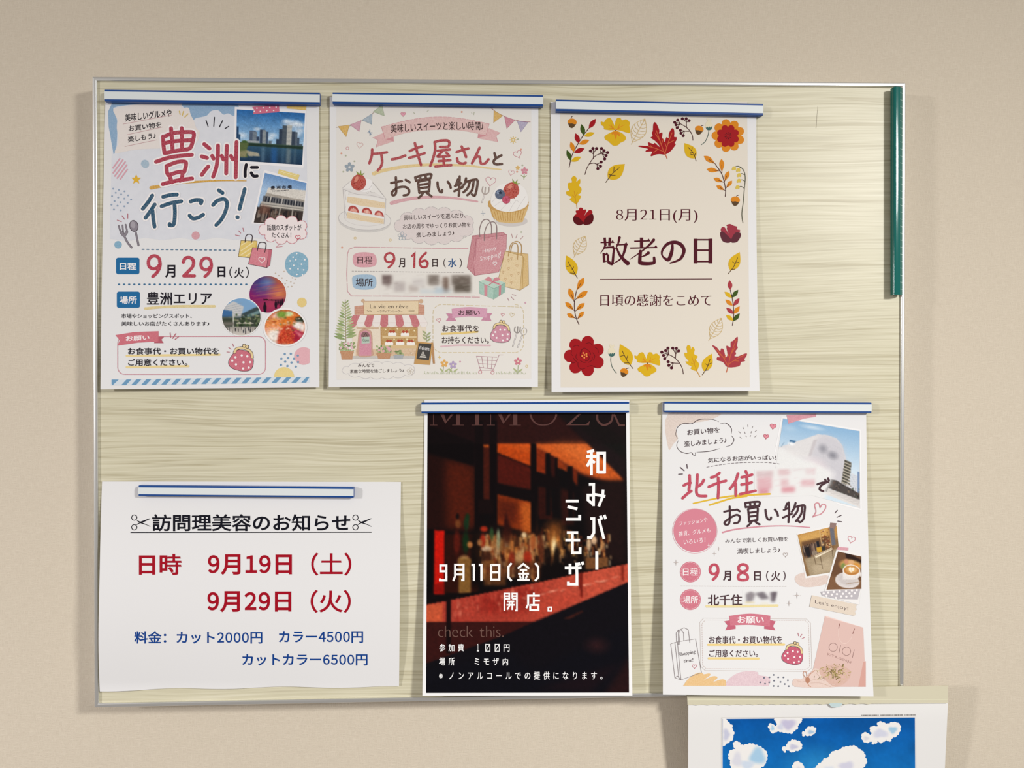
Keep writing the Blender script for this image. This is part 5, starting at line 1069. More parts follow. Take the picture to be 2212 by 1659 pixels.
S3.part('white_bud_print', bud(Fc, 656, 1170, 1.0, '650 1212 648 1260 664 1320 700 1370'), 4)
lily = [stroke(E('1886 1264 1876 1180 1890 1060 1900 940 1908 840 1892 770 1850 736 1820 736'), 1.7, ink('#5a5a48'), True)]
for x, y, s in ((1802, 754, '1820 738 1806 742'), (1842, 770, '1868 744 1846 756'), (1850, 818, '1902 814 1876 802 1860 808'), (1848, 870, '1906 876 1880 860 1860 864'), (1836, 930, '1898 940 1870 922 1850 926')):
    lily += [stroke(E(s), 1.3, ink('#5a5a48'), True), blob(E([x - 20, y + 10, x - 10, y - 16, x + 12, y - 18, x + 20, y, x + 14, y + 16, x + 2, y + 12, x - 8, y + 18]), ink('#d8bd55'), 3)]
S3.part('bellflower_stem_print', lily, 4)

# ---------------------------------------------------------------- haircut notice
NB, NR, NBL = ink('#10101c'), ink('#a3061f'), ink('#0d3f8c')
def scissors(cx, k):
    q = lambda s: G([cx + t if i % 2 == 0 else t for i, t in enumerate(float(z) for z in s.split())])
    return [ring(*q('20 310')[0], 18 * G.s, 1.6, k), ring(*q('20 376')[0], 18 * G.s, 1.6, k),
            fill(q('30 322 60 338 128 314 128 319 70 348 50 342'), k), fill(q('30 364 60 348 128 368 128 373 66 340 46 348'), k)]
S4.part('title_lettering', text('訪問理美容のお知らせ', NB, G('438 286 1790 404'), w=.020), 3, 'bold black title')
S4.part('scissors_print', scissors(296, NB), 3); S4.part('scissors_print', scissors(1806, NB), 3)
S4.part('title_underline', stroke(G('290 412 1936 410'), 1.8, NB, cap='flat'), 3)
S4.part('date_lettering', [text('9月19日', NR, G('820 560 1392 702'), w=.024)], 3, 'dark red date line')
S4.part('weekday_lettering', text('（土）', NR, G('1524 550 1798 706'), w=.014), 3)
S4.part('date_lettering', [text('9月29日', NR, G('816 812 1388 956'), w=.024)], 3, 'dark red date line')
S4.part('weekday_lettering', text('（火）', NR, G('1520 804 1794 960'), w=.014), 3)
S4.part('price_lettering', [text('料金：カット2000円', NBL, G('316 1084 1190 1170'), w=.017)], 3, 'blue price line')
S4.part('price_lettering', text('カラー4500円', NBL, G('1302 1084 1878 1166'), w=.017), 3, 'blue price line')
S4.part('price_lettering', text('カットカラー6500円', NBL, G('1052 1242 1908 1320'), w=.017), 3, 'blue price line')
S4.part('date_heading_lettering', text('日時', NR, G('348 558 640 702'), w=.024), 3, 'dark red heading')

# ---------------------------------------------------------------- dark bar poster
def bar_photo(c):
    c.frame(140, 180, 2072, 2858)      # units of crop H; crop I rows are offset by 1327
    o = 1327
    c.all('#0a0608')
    c.poly('140 180 1330 180 1330 470 1180 470 800 470 800 860 620 700 140 560', '#1d0a0c', 8)
    c.poly('140 560 600 690 600 1300 140 1300', '#1f0a08', 20)
    c.poly('320 620 600 690 610 1280 330 1280', '#4a170a', 40)
    c.poly('820 180 1400 180 2060 830 1900 830 1700 800 1190 560 1190 470 820 470', '#3a1411', 14)
    c.poly('1190 470 1690 470 2040 800 2030 830 1880 830 1640 760 1380 610 1190 510', '#c4561f', 14)
    c.poly('1330 470 1690 470 1900 670 1700 690', '#d2662b', 34)
    c.poly('820 470 1145 470 1145 690 820 560', '#b3410f', 6); c.poly('820 470 1145 470 1145 560', '#c14f18', 18)
    c.poly('820 570 1145 700 1165 920 820 850', '#48120b', 10); c.poly('820 180 1180 180 1180 470 820 470', '#3c1410', 8)
    c.poly('1200 520 1290 560 1290 770 1200 740', '#7e280c', 6); c.poly('1390 610 1490 690 1490 740 1400 700', '#83300f', 6)
    c.poly('1540 700 1590 730 1590 880 1550 820', '#6a230d', 8); c.poly('1330 580 1380 610 1400 900 1340 860', '#2e0d0a', 6)
    c.poly('680 480 745 480 760 1010 680 1010', '#41150c', 8); c.poly('680 480 740 480 740 510 690 510', '#9a4417', 4)
    c.poly('815 950 1170 1030 1175 1330 815 1250', '#7c2c0c', 10); c.poly('1040 1030 1170 1050 1175 1330 1060 1330', '#b0521c', 22); c.poly('830 1000 1010 1040 1000 1240 830 1200', '#511a0b', 26)
    c.poly('1210 880 1330 900 1350 1200 1220 1200', '#2c0d09', 8); c.poly('1430 900 1560 940 1560 1250 1440 1250', '#2a0e0b', 14)
    c.poly('1180 180 1400 180 2060 830 2060 180', '#1b1113', 10); c.poly('1400 180 1700 180 2060 440 2060 620', '#12100f', 16)
    c.poly('1880 830 2060 830 2060 1660 1700 1500 1640 900', '#1c0e0e', 26)
    # posts and shelf beams
    for x0, x1, y1, y0 in ((600, 680, 1330, 250), (745, 815, 1400, 250), (1145, 1200, 1360, 474), (1290, 1330, 1160, 565), (1376, 1400, 1100, 610), (1500, 1545, 1200, 690)):
        c.rect(x0, y0, x1, y1, '#0b0507', 5)
    c.poly('140 290 600 460 600 690 140 560', '#0a0507', 8); c.poly('800 850 1180 960 1180 1040 800 950', '#0d0608', 6); c.poly('1180 760 1420 800 1420 900 1180 860', '#0d0507', 10)
    c.rect(640, 1010, 780, 1140, '#120708', 8)
    c.rect(140, 180, 2060, 474, '#140a0c', 2, .45)
    # bottles and glasses, out of focus
    rnd = random.Random(7)
    c.poly('140 1300 220 1300 220 1900 140 1900', '#050305', 4); c.poly('215 1300 315 1310 315 1915 215 1915', '#c01408', 6); c.poly('215 1820 315 1790 315 1915 215 1915', '#8a0d06', 8)
    c.rect(315, 1340, 640, 1900, '#280b06', 8)
    pal = ['#f3c98a', '#e7a45a', '#d98a3a', '#c9803f', '#e2b27a', '#8c3a18', '#f0d6a6', '#5c1d0c', '#b5622a', '#3a1109', '#7b1f10', '#caa05e', '#d89a58']
    for i in range(230):
        x = rnd.uniform(640, 1240); y = rnd.uniform(1340, 1700) ; h_ = rnd.uniform(30, 130); w_ = rnd.uniform(10, 36)
        c.rect(x, y, x + w_, y + h_, rnd.choice(pal), 6, rnd.uniform(.35, .9))
    for i in range(170):
        x = rnd.uniform(1230, 1900); y = rnd.uniform(1280, 1600) + (x - 1230) * .08; h_ = rnd.uniform(20, 90); w_ = rnd.uniform(8, 26)
        c.rect(x, y, x + w_, y + h_, rnd.choice(pal + ['#2a0f0a'] * 4), 5, rnd.uniform(.35, .85))
    c.dot(1370, 1440, 60, 130, '#d88a3c', .6, .8); c.dot(1365, 1450, 22, 60, '#ffe9b0', .7, .95); c.dot(1370, 1290, 80, 70, '#7c4218', .7, .7)
    for x, y, rx, ry, col in ((715, 1480, 48, 26, '#f2e3c4'), (1078, 1348, 24, 26, '#f0dcae'), (905, 1270, 20, 120, '#2b0b0a'), (915, 1330, 44, 110, '#220808'), (530, 1180, 22, 40, '#0f2a14'), (520, 1240, 26, 60, '#10301a'),
                              (515, 1420, 32, 100, '#0b2a12'), (765, 1340, 20, 60, '#1c4a2a'), (828, 1390, 18, 90, '#8aa88a'), (435, 1170, 16, 30, '#0c0608'), (440, 1240, 28, 40, '#6a3a1c'), (690, 1290, 34, 26, '#b02a14'),
                              (610, 1480, 46, 190, '#070405'), (610, 1700, 60, 150, '#060305'), (680, 1400, 26, 60, '#a02012'), (1110, 1560, 40, 60, '#b01a10'), (960, 1580, 30, 70, '#8e1a10'), (1030, 1570, 40, 70, '#d3b07a'),
                              (500, 1610, 56, 60, '#c99a5c'), (720, 1560, 50, 60, '#170809'), (1300, 1560, 40, 110, '#0a0506'), (1390, 1560, 30, 110, '#0b0607'), (1500, 1570, 40, 100, '#120808'), (1620, 1560, 40, 110, '#0c0708'), (555, 1440, 26, 30, '#b3703a'),
                              (650, 1420, 24, 30, '#a87346'), (430, 1420, 30, 110, '#56160c'), (1160, 1420, 26, 80, '#a0522a'), (1240, 1480, 30, 140, '#4a2012'), (1700, 1440, 22, 60, '#d8b48c'), (1750, 1400, 26, 40, '#e0b890'), (1830, 1440, 18, 40, '#b07a4a')):
        c.dot(x, y, rx, ry, col, .35, .9)
    c.rect(1670, 1560, 1880, 1680, '#6e4526', 8); c.poly('640 1330 1240 1330 1240 1640 640 1640', '#7a3c16', 60, .35); c.rect(680, 1600, 1240, 1760, '#4a2412', 16, .6); c.rect(690, 1590, 790, 1650, '#7a4a22', 6, .8); c.rect(450, 1570, 560, 1900, '#7a5426', 8); c.rect(690, 1720, 900, 1830, '#5c3418', 10, .8)
    c.poly('1240 1660 1440 1600 1700 1700 1640 1740 1240 1790', '#0b0607', 20)
    # the bar counter
    c.poly(f'140 1990 300 1940 1200 {o+470} 1660 {o+370} 2072 {o+280} 2072 {o+300} 1660 {o+395} 1200 {o+500} 700 {o+570} 140 {o+670}', '#0a0506', 6)
    top = f'140 {o+690} 640 {o+590} 1240 {o+470} 1640 {o+385} 2072 {o+300} 2072 {o+475} 1640 {o+660} 1230 {o+840} 1180 {o+850} 140 {o+850}'
    c.poly(top, '#a5382a', 4); t = [float(z) for z in top.split()]; m = c.mask([(t[i], t[i + 1]) for i in range(0, len(t), 2)], 4)
    c.put(m * np.clip((c.X - 900) / 900, 0, 1) * .7, '#c4543c')
    c.poly(f'640 {o+620} 1200 {o+500} 1240 {o+540} 1100 {o+760} 700 {o+780}', '#8e2219', 26, .7)
    for i in range(60):
        x = rnd.uniform(380, 1240); y = o + 640 - (x - 640) * .2 + rnd.uniform(-20, 140); c.dot(x, y, rnd.uniform(6, 16), rnd.uniform(10, 46), rnd.choice(['#c8624e', '#8a1e18', '#b64a3a', '#d07a62']), .6, .5)
    for i in range(26):
        x = rnd.uniform(1000, 1960); y = o + 590 - (x - 1250) * .215 + rnd.uniform(-14, 10); c.dot(x, y, rnd.uniform(10, 40), rnd.uniform(3, 7), '#e0967c', .8, .6, -14)
    c.poly(f'1150 {o+640} 1600 {o+590} 1600 {o+640} 1180 {o+820}', '#b4402e', 16, .7)
    c.poly(f'330 {o+640} 376 {o+630} 376 {o+1160} 330 {o+1160}', '#120608', 5); c.poly(f'1600 {o+390} 1640 {o+380} 1640 {o+640} 1610 {o+600}', '#6e1a12', 6); c.poly(f'2005 {o+310} 2036 {o+305} 2036 {o+470} 2010 {o+450}', '#7c2418', 6)
    c.poly(f'140 {o+690} 290 {o+670} 290 {o+850} 140 {o+850}', '#c25232', 8)
    c.poly(f'1180 {o+850} 1640 {o+660} 2072 {o+475} 2072 2858 140 2858 140 {o+1240}', '#0d0a10', 8)
    c.poly(f'140 {o+850} 1180 {o+850} 860 {o+990} 140 {o+1250}', '#33100f', 4); c.poly(f'330 {o+850} 376 {o+850} 376 {o+1160} 330 {o+1160}', '#120608', 5)
    c.poly(f'1440 {o+830} 1640 {o+740} 1640 {o+760} 1500 {o+830}', '#3c1812', 6)
    c.poly(f'900 {o+1140} 1160 {o+1320} 2060 {o+900} 2060 {o+1500} 1800 {o+1530} 140 {o+1530} 140 {o+1300}', '#0a0a12', 40, .8)
    c.poly(f'1850 {o+1530} 2072 {o+1200} 2072 {o+1530}', '#231012', 30); c.dot(1770, o + 1080, 90, 60, '#281417', .8); c.poly(f'1200 {o+1500} 2000 {o+1250} 1700 {o+1530}', '#160c12', 30)
    c.noise(.05, 6, 3); c.noise(.02, 1.5, 5); c.blur(2.0)
S5.photo('bar_photo', [Hc('148 186')[0], Hc('2046 186')[0], I('2074 1530')[0], I('134 1534')[0]], (214, 300), bar_photo, 1, 'blurred dark red photograph of a lit bar counter', gloss=1)
WT = ink('#fdfcfa'); MZ = ink('#5a3a36')
mz = []
def tri_stem(x, yb, w): return stroke(Hc(f'{x} 196 {x} {yb}'), w, MZ, cap='flat')
def foot(x, hw): return stroke(Hc(f'{x-hw} 302 {x+hw} 302'), 1.2, MZ, cap='flat')
for x, w, hw in ((206, 1.8, 36), (440, 8.5, 56), (622, 8.5, 52), (752, 1.8, 40), (986, 9, 54)): mz += [tri_stem(x, 304, w), foot(x, hw)]
for a, b_, c_ in ((270, 318, 400), (820, 872, 950)): mz += [fill(Hc(f'{a} 196 {a+36} 196 {b_+10} 262 {c_-26} 196 {c_} 196 {b_} 290'), MZ)]
mz += [stroke(Hc('1130 196 1150 250 1196 292 1256 302 1320 288 1366 240 1380 196'), 4.6, MZ, True, cap='flat', taper=lambda t: .45 + .55 * abs(2 * t - 1)),
       fill(Hc('1590 196 1616 196 1512 296 1660 296 1700 262 1690 304 1472 304'), MZ), stroke(Hc('1770 200 1776 260 1830 302 1900 270 1920 196'), 4.5, MZ, True, cap='flat'), stroke(Hc('1930 196 1980 304 2034 304'), 4, MZ, cap='flat')]
S5.part('faint_heading', mz, 3, 'faint brown serif heading cut by the magnet bar')
S5.part('faint_caption', text('check this.', ink('#6d5048'), I('248 892 876 1000'), w=-.012, wy=-.018), 3, 'faint thin brown caption')
def blk(f, lst, w=7.0, cap='flat'):
    return strokes([f(s) for s in lst], w, WT, cap=cap)
V1 = blk(Hc, ['1672 560 1740 545', '1664 602 1762 602', '1714 552 1714 782', '1712 625 1672 698', '1718 640 1748 664', '1776 762 1776 570 1840 570 1840 762', '1776 752 1850 752'], 6.2)
V1 += blk(Hc, ['1688 866 1736 866 1736 886 1690 1000 1690 1018 1740 1068 1740 950', '1680 976 1712 950 1848 976', '1806 920 1824 960 1784 1082'], 5.6)[0:0]
V1 += blk(Hc, ['1690 868 1736 868 1734 1076', '1736 972 1682 972 1682 1018 1738 1066', '1734 962 1848 984', '1826 918 1822 984 1784 1080'], 6.0)
V1 += blk(Hc, ['1704 1196 1738 1196 1738 1330 1712 1376 1674 1376', '1784 1196 1834 1390', '1800 1168 1814 1206', '1836 1160 1852 1200'], 6.0)
V1 += blk(Hc, ['1766 1508 1766 1684'], 6.4)
V2 = blk(Hc, ['1468 1028 1592 1028', '1486 1080 1580 1104', '1470 1202 1602 1202 1602 1160'], 6.2)
V2 += blk(Hc, ['1480 1330 1588 1330', '1466 1402 1606 1402', '1532 1330 1532 1522 1606 1522 1606 1470'], 6.0)
V2 += blk(I, ['1460 340 1620 340', '1510 300 1510 400', '1572 290 1576 400 1576 496 1494 496 1494 470', '1590 288 1600 316', '1624 280 1636 310'], 6.0)
S5.part('title_lettering', V1, 4, 'vertical white block title'); S5.part('title_lettering', V2, 4, 'vertical white block title')
D1 = blk(I, ['328 372 272 372 272 316 328 316 328 458 268 458 268 440'], 4.6) + blk(I, ['394 464 412 420 412 310 492 310 492 456 470 456', '412 356 492 356', '410 402 492 402'], 4.4) + \
     blk(I, ['568 312 592 312 592 464'], 5.0) + blk(I, ['638 312 664 312 664 464'], 5.0) + blk(I, ['756 312 834 312 834 452 756 452 756 304', '756 382 834 382'], 4.8) + \
     blk(I, ['952 294 922 330 922 430 952 464'], 4.6) + blk(I, ['1010 345 1064 302 1120 345', '1030 358 1100 358', '1014 396 1118 396', '1064 358 1064 452', '1030 412 1040 442', '1100 412 1088 442', '1006 454 1124 454'], 4.2) + blk(I, ['1176 294 1206 330 1206 430 1176 464'], 4.6)
S5.part('date_lettering', D1, 4, 'white block date')
D2 = blk(I, ['884 750 884 584 930 584 930 634 884 634', '884 610 930 610', '958 634 958 584 1002 584 1002 746 984 746', '958 634 1002 634', '958 610 1002 610', '908 660 978 660', '904 692 984 692', '932 660 932 700 910 738', '958 660 958 742'], 3.6) + \
     blk(I, ['1092 724 1110 690 1110 604 1222 604', '1164 576 1164 604', '1164 620 1164 690', '1164 652 1222 652', '1130 694 1208 694 1208 742 1130 742 1130 690'], 4.2) + blk(I, ['1302 716 1332 716 1332 750 1302 750 1302 712'], 3.2)
S5.part('opening_lettering', D2, 4, 'white block lettering')
S5.part('fee_lettering', [text('参加費', WT, I('260 1066 496 1138'), w=.010, space=1.45), text('１', WT, I('620 1066 640 1138'), w=.006)] + [q for x in (704, 794) for q in blk(I, [f'{x} 1070 {x+40} 1070 {x+40} 1136 {x} 1136 {x} 1066', f'{x+4} 1130 {x+36} 1076'], 1.5)] + [text('円', WT, I('876 1070 932 1140'), w=.012)], 4)
S5.part('place_lettering', [text('場所', WT, I('258 1196 408 1272'), w=.012, space=1.5), text('ミモザ', WT, I('598 1200 830 1270'), w=.012, space=1.4), text('内', WT, I('866 1200 918 1272'), w=.012)], 4)
S5.part('footnote_lettering', text('※ノンアルコールでの提供になります。', WT, I('258 1330 1820 1408'), w=.009, space=1.42), 4)

# ---------------------------------------------------------------- shopping trip poster
TX6, ROS6, DK6, PK6 = ink('#4a3a3e'), ink('#c0465c', .4), ink('#42252e', .2), ink('#d27688', .4)
GL6 = ink('#bdb2ae')
S6.part('beige_wash', [blob(J('150 190 600 190 640 210 520 260 380 280 260 300 220 340 240 430 200 480 150 526'), ink('#e3d3c9', .8), 4)], 1)
S6.part('speech_bubble', [stroke(J(s), 1.5, TX6, True, taper=lambda t: .35 + .65 * math.sin(math.pi * t)) for s in ('240 430 220 390 240 320 300 286 370 290 430 254 500 244 580 250 632 270', '646 290 700 284 750 330 752 384', '750 400 776 440 750 490 700 508', '640 526 540 552 420 560', '244 450 230 500 260 550 320 572 370 566 386 586 408 592 404 564')], 3, 'hand drawn speech bubble outline')
S6.part('speech_lettering', [text('お買い物を', TX6, J('330 320 640 400'), w=.010, dy=-6), text('楽しみましょう♪', TX6, J('302 424 704 504'), w=.010, dy=-9)], 4)
S6.part('accent_ticks', strokes([J(s) for s in ('822 362 838 378', '862 322 870 338', '908 300 910 318', '956 316 950 330', '992 352 978 366', '876 366 884 382', '944 362 940 378', '834 416 848 428', '888 404 896 414', '936 400 932 412', '990 402 976 416')], 1.2, ink('#8a8080')), 3)
for cx, cy, s in ((1150, 314, 58), (1084, 410, 50)): S6.part('heart_doodle', [fill(heart(*J([cx, cy])[0], s * J.s, 6), ink('#df8f9c')), hline(J, cx, cy, s, ink('#b8606e'), 6)], 3)
def store(c):
    c.frame(1160, 220, 1980, 1100); c.vgrad(240, 720, '#8fb6d8', '#d2e2ee'); c.dot(1480, 270, 90, 20, '#dbe8f2', .8, .7); c.dot(1240, 330, 60, 30, '#b9d2e6', .8, .6)
    c.poly('1240 540 1540 340 1640 330 1740 350 1800 420 1830 520 1850 620 1890 720 1880 900 1700 840 1600 790 1400 700 1200 680 1150 600', '#d6d4d8', 1.5)
    c.poly('1500 540 1560 380 1640 340 1740 360 1800 430 1830 540 1840 800 1760 880 1600 800 1500 720', '#c9c7ce', 24, .8); c.poly('1240 540 1540 350 1500 560 1470 640 1200 660', '#dcdadb', 8); c.poly('1500 420 1540 400 1490 620 1460 640', '#c2bcc0', 5, .8)
    for k in range(12): c.line([(1570 + k * 22, 350 + k * 5), (1560 + k * 24, 800)], 1.4, '#b4b2ba', .4)
    for k in range(10): c.line([(1540, 440 + k * 38), (1690, 430 + k * 44), (1830, 480 + k * 46)], 1.4, '#aeaeb8', .4)
    c.dot(1604, 505, 38, 46, '#8f8f98', .7, .8); c.dot(1706, 560, 44, 40, '#84848e', .7, .85); c.poly('1260 470 1330 470 1310 500 1260 540', '#3d6b96', 2, .9); c.dot(1280, 520, 30, 20, '#f0f2f4', .5); c.line('1206 520 1180 590', 4, '#5d7c98')
    c.poly('1830 580 1900 600 1890 720 1850 880 1800 860', '#7d7a72', 2)
    for k in range(8): c.poly([(1830 - k * 3, 590 + k * 34), (1894 - k, 612 + k * 34), (1892 - k, 622 + k * 34), (1826 - k * 3, 604 + k * 34)], '#3e3c34', 1.5); c.poly([(1828 - k * 3, 606 + k * 34), (1892 - k, 624 + k * 34), (1892 - k, 634 + k * 34), (1826 - k * 3, 618 + k * 34)], '#b4ac9c', 1.5)
    c.poly('1896 720 1960 740 1960 960 1880 930', '#d4d8de', 2); c.rect(1958, 690, 1980, 960, '#7890b4', 2)
    for k in range(12): c.line([(1896, 740 + k * 16), (1956, 750 + k * 16)], 3, '#8fa0b4', .6)
    c.poly('1690 850 1760 850 1980 940 1980 1010 1660 960', '#4c4644', 3); rnd = random.Random(4)
    for k in range(50): c.rect(*(lambda x, y: (x, y, x + rnd.uniform(4, 16), y + rnd.uniform(6, 30)))(rnd.uniform(1690, 1970), rnd.uniform(860, 980)), rnd.choice(['#2a2628', '#7a6a5c', '#3c3836', '#8a8a8a', '#5c4a40', '#4f5a4a']), 1.5, .8)
    c.poly('1650 960 1980 1010 1980 1100 1640 1010', '#cfcac8', 3); c.poly('1640 1000 1980 1080 1980 1100 1640 1040', '#dedad8', 3)
    for k in range(7): c.line([(1690 + k * 46, 1010 + k * 9), (1730 + k * 46, 1000 + k * 9)], 5, '#efecea', .8)
    c.poly('1660 960 1640 1010 1666 1010 1676 960', '#3a3436', 2)
    # washed-out and smudged lower left
    c.poly('1150 620 1260 640 1440 690 1600 790 1680 850 1650 940 1600 1000 1150 1100', '#e7e7e7', 40); c.dot(1540, 720, 90, 70, '#e6dade', .8, .8); c.dot(1660, 790, 60, 50, '#eceaeb', .8, .9); c.dot(1300, 640, 120, 40, '#e3e0e0', .7, .6)
    c.poly('1000 590 1190 600 1270 650 1400 700 1500 690 1600 720 1680 800 1700 870 1670 950 1650 1120 1000 1120', '#e7e7e7', 18)
    c.noise(.012, 1.2, 2)
S6.part('photo_border', strokes([J('1170 560 1236 226 1984 352 1990 1110 1760 1050')], 3.0, ink('#f0eff0'), cap='flat'), 2, 'white photo border')
S6.photo('department_store_photo', J('1246 240 1976 360 1978 1092 1150 880'), (150, 150), store, 3, 'printed photo of a rounded white department store under blue sky')
S6.part('washi_tape', fill(J('1280 206 1562 196 1560 222 1450 240 1296 290'), ink('#d997a4', .7)), 5, 'pink tape')
S6.part('tagline_lettering', text('気になるお店がいっぱい！', TX6, J('528 582 1180 664'), w=.004, dy=-6, arc=2), 6); S6.part('dashed_rule', dashed(smooth(J('518 704 640 682 800 664 960 658 1100 660 1210 674')), 5, 4, 1.3, ink('#7a7074')), 5)
jr = lambda lst, w, m: strokes([J(s) for s in lst], w, m, True)
S6.part('accent_ticks', jr(['326 680 330 714', '264 706 300 738', '248 772 284 770'], 2.2, ink('#5a4a50')), 3)
S6.part('headline_underline', [stroke(J('390 1050 480 1030 580 1008 680 990 800 976 960 968 1120 960'), 4.0, ink('#dfb83c'), True, taper=lambda t: .8 + .2 * t), stroke(J('544 1066 640 1036 760 1000 900 980'), 3.8, ink('#dfb83c'), True)], 5, 'two yellow brush strokes')
S6.part('headline', jr(['352 784 354 850 346 924', '298 878 330 862 360 854', '286 1000 330 960 368 932', '428 776 424 860 418 940 440 976 510 980', '488 826 470 860 438 886', '638 760 600 790 560 802', '536 892 620 856 700 834', '626 806 630 900 624 998', '816 766 790 840 740 910', '792 860 794 920 794 976', '890 744 900 764', '852 800 900 790 950 776', '850 870 900 862 946 850', '900 800 902 870 900 940', '836 962 910 946 982 930'], 6.0, ROS6), 6, 'rose pink brush headline')
def smear(c):
    c.frame(970, 720, 1570, 990); c.all('#e7e7e7'); rnd = random.Random(9)
    for x0, y0, x1, y1, col, al in ((980, 740, 1150, 800, '#cfb4b8', .8), (1000, 800, 1140, 920, '#d9a6ae', .8), (1010, 910, 1110, 970, '#cf7f8c', .8), (1200, 710, 1310, 790, '#d8b8bc', .8), (1220, 820, 1300, 890, '#d9acb2', .7), (1230, 900, 1360, 950, '#d3828e', .75), (1420, 840, 1560, 900, '#d9a4ac', .7), (1460, 700, 1600, 790, '#dcc4c8', .6), (1320, 660, 1480, 740, '#d4c8ca', .6)): c.rect(x0, y0, x1, y1, col, 14, al)
    for k in range(130): x, y = rnd.uniform(960, 1540), rnd.uniform(700, 990); l = rnd.uniform(20, 90); c.line([(x, y), (x + l, y - l * .2)], 3, rnd.choice(['#e7e7e7', '#e9e9e9', '#d8aab2', '#e3cfd2']), .4, 1)
    e = np.clip(np.minimum(np.minimum(c.X - 970, 1570 - c.X) / 30, np.minimum(c.Y - 720, 990 - c.Y) / 24), 0, 1); c.put(1 - e, '#e7e7e7'); c.blur(3)
S6.photo('smudged_name', J('970 722 1570 700 1570 975 970 992'), (110, 50), smear, 4, 'blurred-out pink name')
S6.part('headline', jr(['1574 868 1620 852 1676 846', '1660 850 1610 880 1596 916 1630 934', '1648 822 1656 838', '1676 812 1684 832'], 4.6, DK6), 7, 'small dark brown letter')
S6.part('headline', jr(['684 1130 740 1118 800 1110', '736 1080 738 1160 730 1240 700 1254 688 1230 740 1190 800 1160 834 1180 820 1230 780 1240', '806 1108 832 1126', '884 1048 890 1088', '886 1046 960 1036 1022 1038 1016 1078', '892 1086 1016 1072', '930 1040 934 1076', '974 1036 974 1070', '912 1104 918 1160 922 1226', '914 1104 960 1094 1002 1092 1002 1150 1000 1212', '920 1140 996 1130', '924 1176 998 1168', '926 1222 1000 1208', '946 1228 926 1250 906 1268', '980 1222 1000 1240 1022 1250', '1078 1110 1084 1160 1100 1200 1124 1206 1132 1184', '1168 1108 1190 1140 1198 1170', '1284 1050 1270 1090', '1254 1112 1300 1094', '1300 1040 1304 1120 1298 1230', '1246 1186 1330 1150', '1366 1046 1350 1100 1330 1130', '1354 1090 1400 1074 1452 1072 1450 1140 1440 1200 1410 1230 1390 1214', '1392 1080 1380 1130 1340 1180', '1430 1078 1420 1150 1370 1220'], 4.4, DK6), 6, 'dark brown brush headline')
S6.part('heart_doodle', jr(['1532 1176 1560 1130 1548 1070 1564 1046 1590 1052 1600 1090 1620 1060 1650 1064 1650 1100 1610 1150 1560 1166 1530 1180'], 2.2, PKL), 5)
S6.part('accent_ticks', jr(['1764 1116 1742 1142', '1802 1164 1762 1182', '1806 1226 1768 1220'], 2.0, ink('#5a4a50')), 3); S6.part('pink_underline', stroke(J('668 1328 760 1304 900 1284 1100 1268 1300 1266 1500 1280'), 3.6, ink('#d48c9c', .6), True, taper=lambda t: 1 - .4 * t), 3)
S6.part('round_badge', [fill(ell(*J('404 1310')[0], 206 * J.s, n=44), ink('#d48494')), ring(*J('402 1314')[0], 214 * J.s, .9, ink('#dba4ae'), 44), text('ファッションや', OFFW, J('254 1194 522 1256'), dy=-9), text('雑貨、グルメも', OFFW, J('246 1290 550 1358'), dy=-9), text('いろいろ！', OFFW, J('296 1378 502 1442'), dy=-5)], 3, 'pink round badge with white letters')
def sparkle(f, x, y, r, m): return fill([p for k in range(4) for p in (f([x + r * math.sin(k * math.pi / 2), y - r * 1.2 * math.cos(k * math.pi / 2)])[0], f([x + r * .22 * math.sin(k * math.pi / 2 + .78), y - r * .22 * math.cos(k * math.pi / 2 + .78)])[0])], m)
S6.part('sparkle_doodle', [sparkle(J, 536, 1450, 24, OFFW), sparkle(J, 588, 1530, 24, GL6), sparkle(J, 630, 1484, 20, GL6), sparkle(J, 222, 1616, 26, GL6)] + [sparkle(K, x, y, r, GL6) for x, y, r in ((1378, 602, 30), (1302, 678, 26), (1344, 604, 6), (1414, 604, 6))], 4)
S6.part('lead_lettering', [text('みんなで楽しくお買い物を', TX6, J('694 1368 1294 1430'), w=.002, dy=-4), text('満喫しましょう♪', TX6, J('808 1466 1216 1534'), w=.002, dy=-3)], 4)
for cx, cy, s, m, r in ((1268, 1540, 44, GL6, 0), (1900, 1394, 72, PKL, 14)): S6.part('heart_doodle', hline(J, cx, cy, s, m, r, 1.3), 3)
def round_tag(cx, cy, body, tb): return [fill(ell(*K([cx, cy])[0], 100 * K.s, n=36), PK6)] + dashed(ell(*K([cx, cy])[0], 90 * K.s, n=36), 4, 2.4, .8, ink('#eac4ca')) + [text(body, OFFW, K(tb), w=.012)]
S6.part('date_tag', round_tag(360, 378, '日程', '288 342 432 414'), 3, 'pink stitched round tag'); S6.part('place_tag', round_tag(360, 642, '場所', '286 608 434 680'), 3, 'pink stitched round tag')
S6.part('date_number', num9(K, 544, 306, 84, 148, ROS6, 6), 4, 'rose handwritten figure'); S6.part('date_number', [stroke(K('862 306 824 326 826 362 862 382 902 410 904 446 862 456 822 446 822 408 862 380 900 360 902 324'), 6, ROS6, True, closed=True)], 4, 'rose handwritten figure')
S6.part('month_lettering', text('月', DK6, K('672 366 750 464'), w=.03), 4)
S6.part('day_lettering', [text('日', DK6, K('968 372 1034 460'), w=.03), text('（', DK6, K('1084 368 1108 464'), w=.01), text('火', DK6, K('1132 370 1220 464'), w=.015), text('）', DK6, K('1246 368 1270 464'), w=.01)], 4)
S6.part('dashed_rule', dashed(K('270 512 780 516 1280 516'), 3.2, 2.4, 1.1, GL6), 3); S6.part('place_lettering', text('北千住', DK6, K('526 592 854 698'), w=.018), 5); S6.part('yellow_underline', stroke(K('516 706 800 706 1190 700'), 5.6, ink('#ecdca4', .5), True), 3)
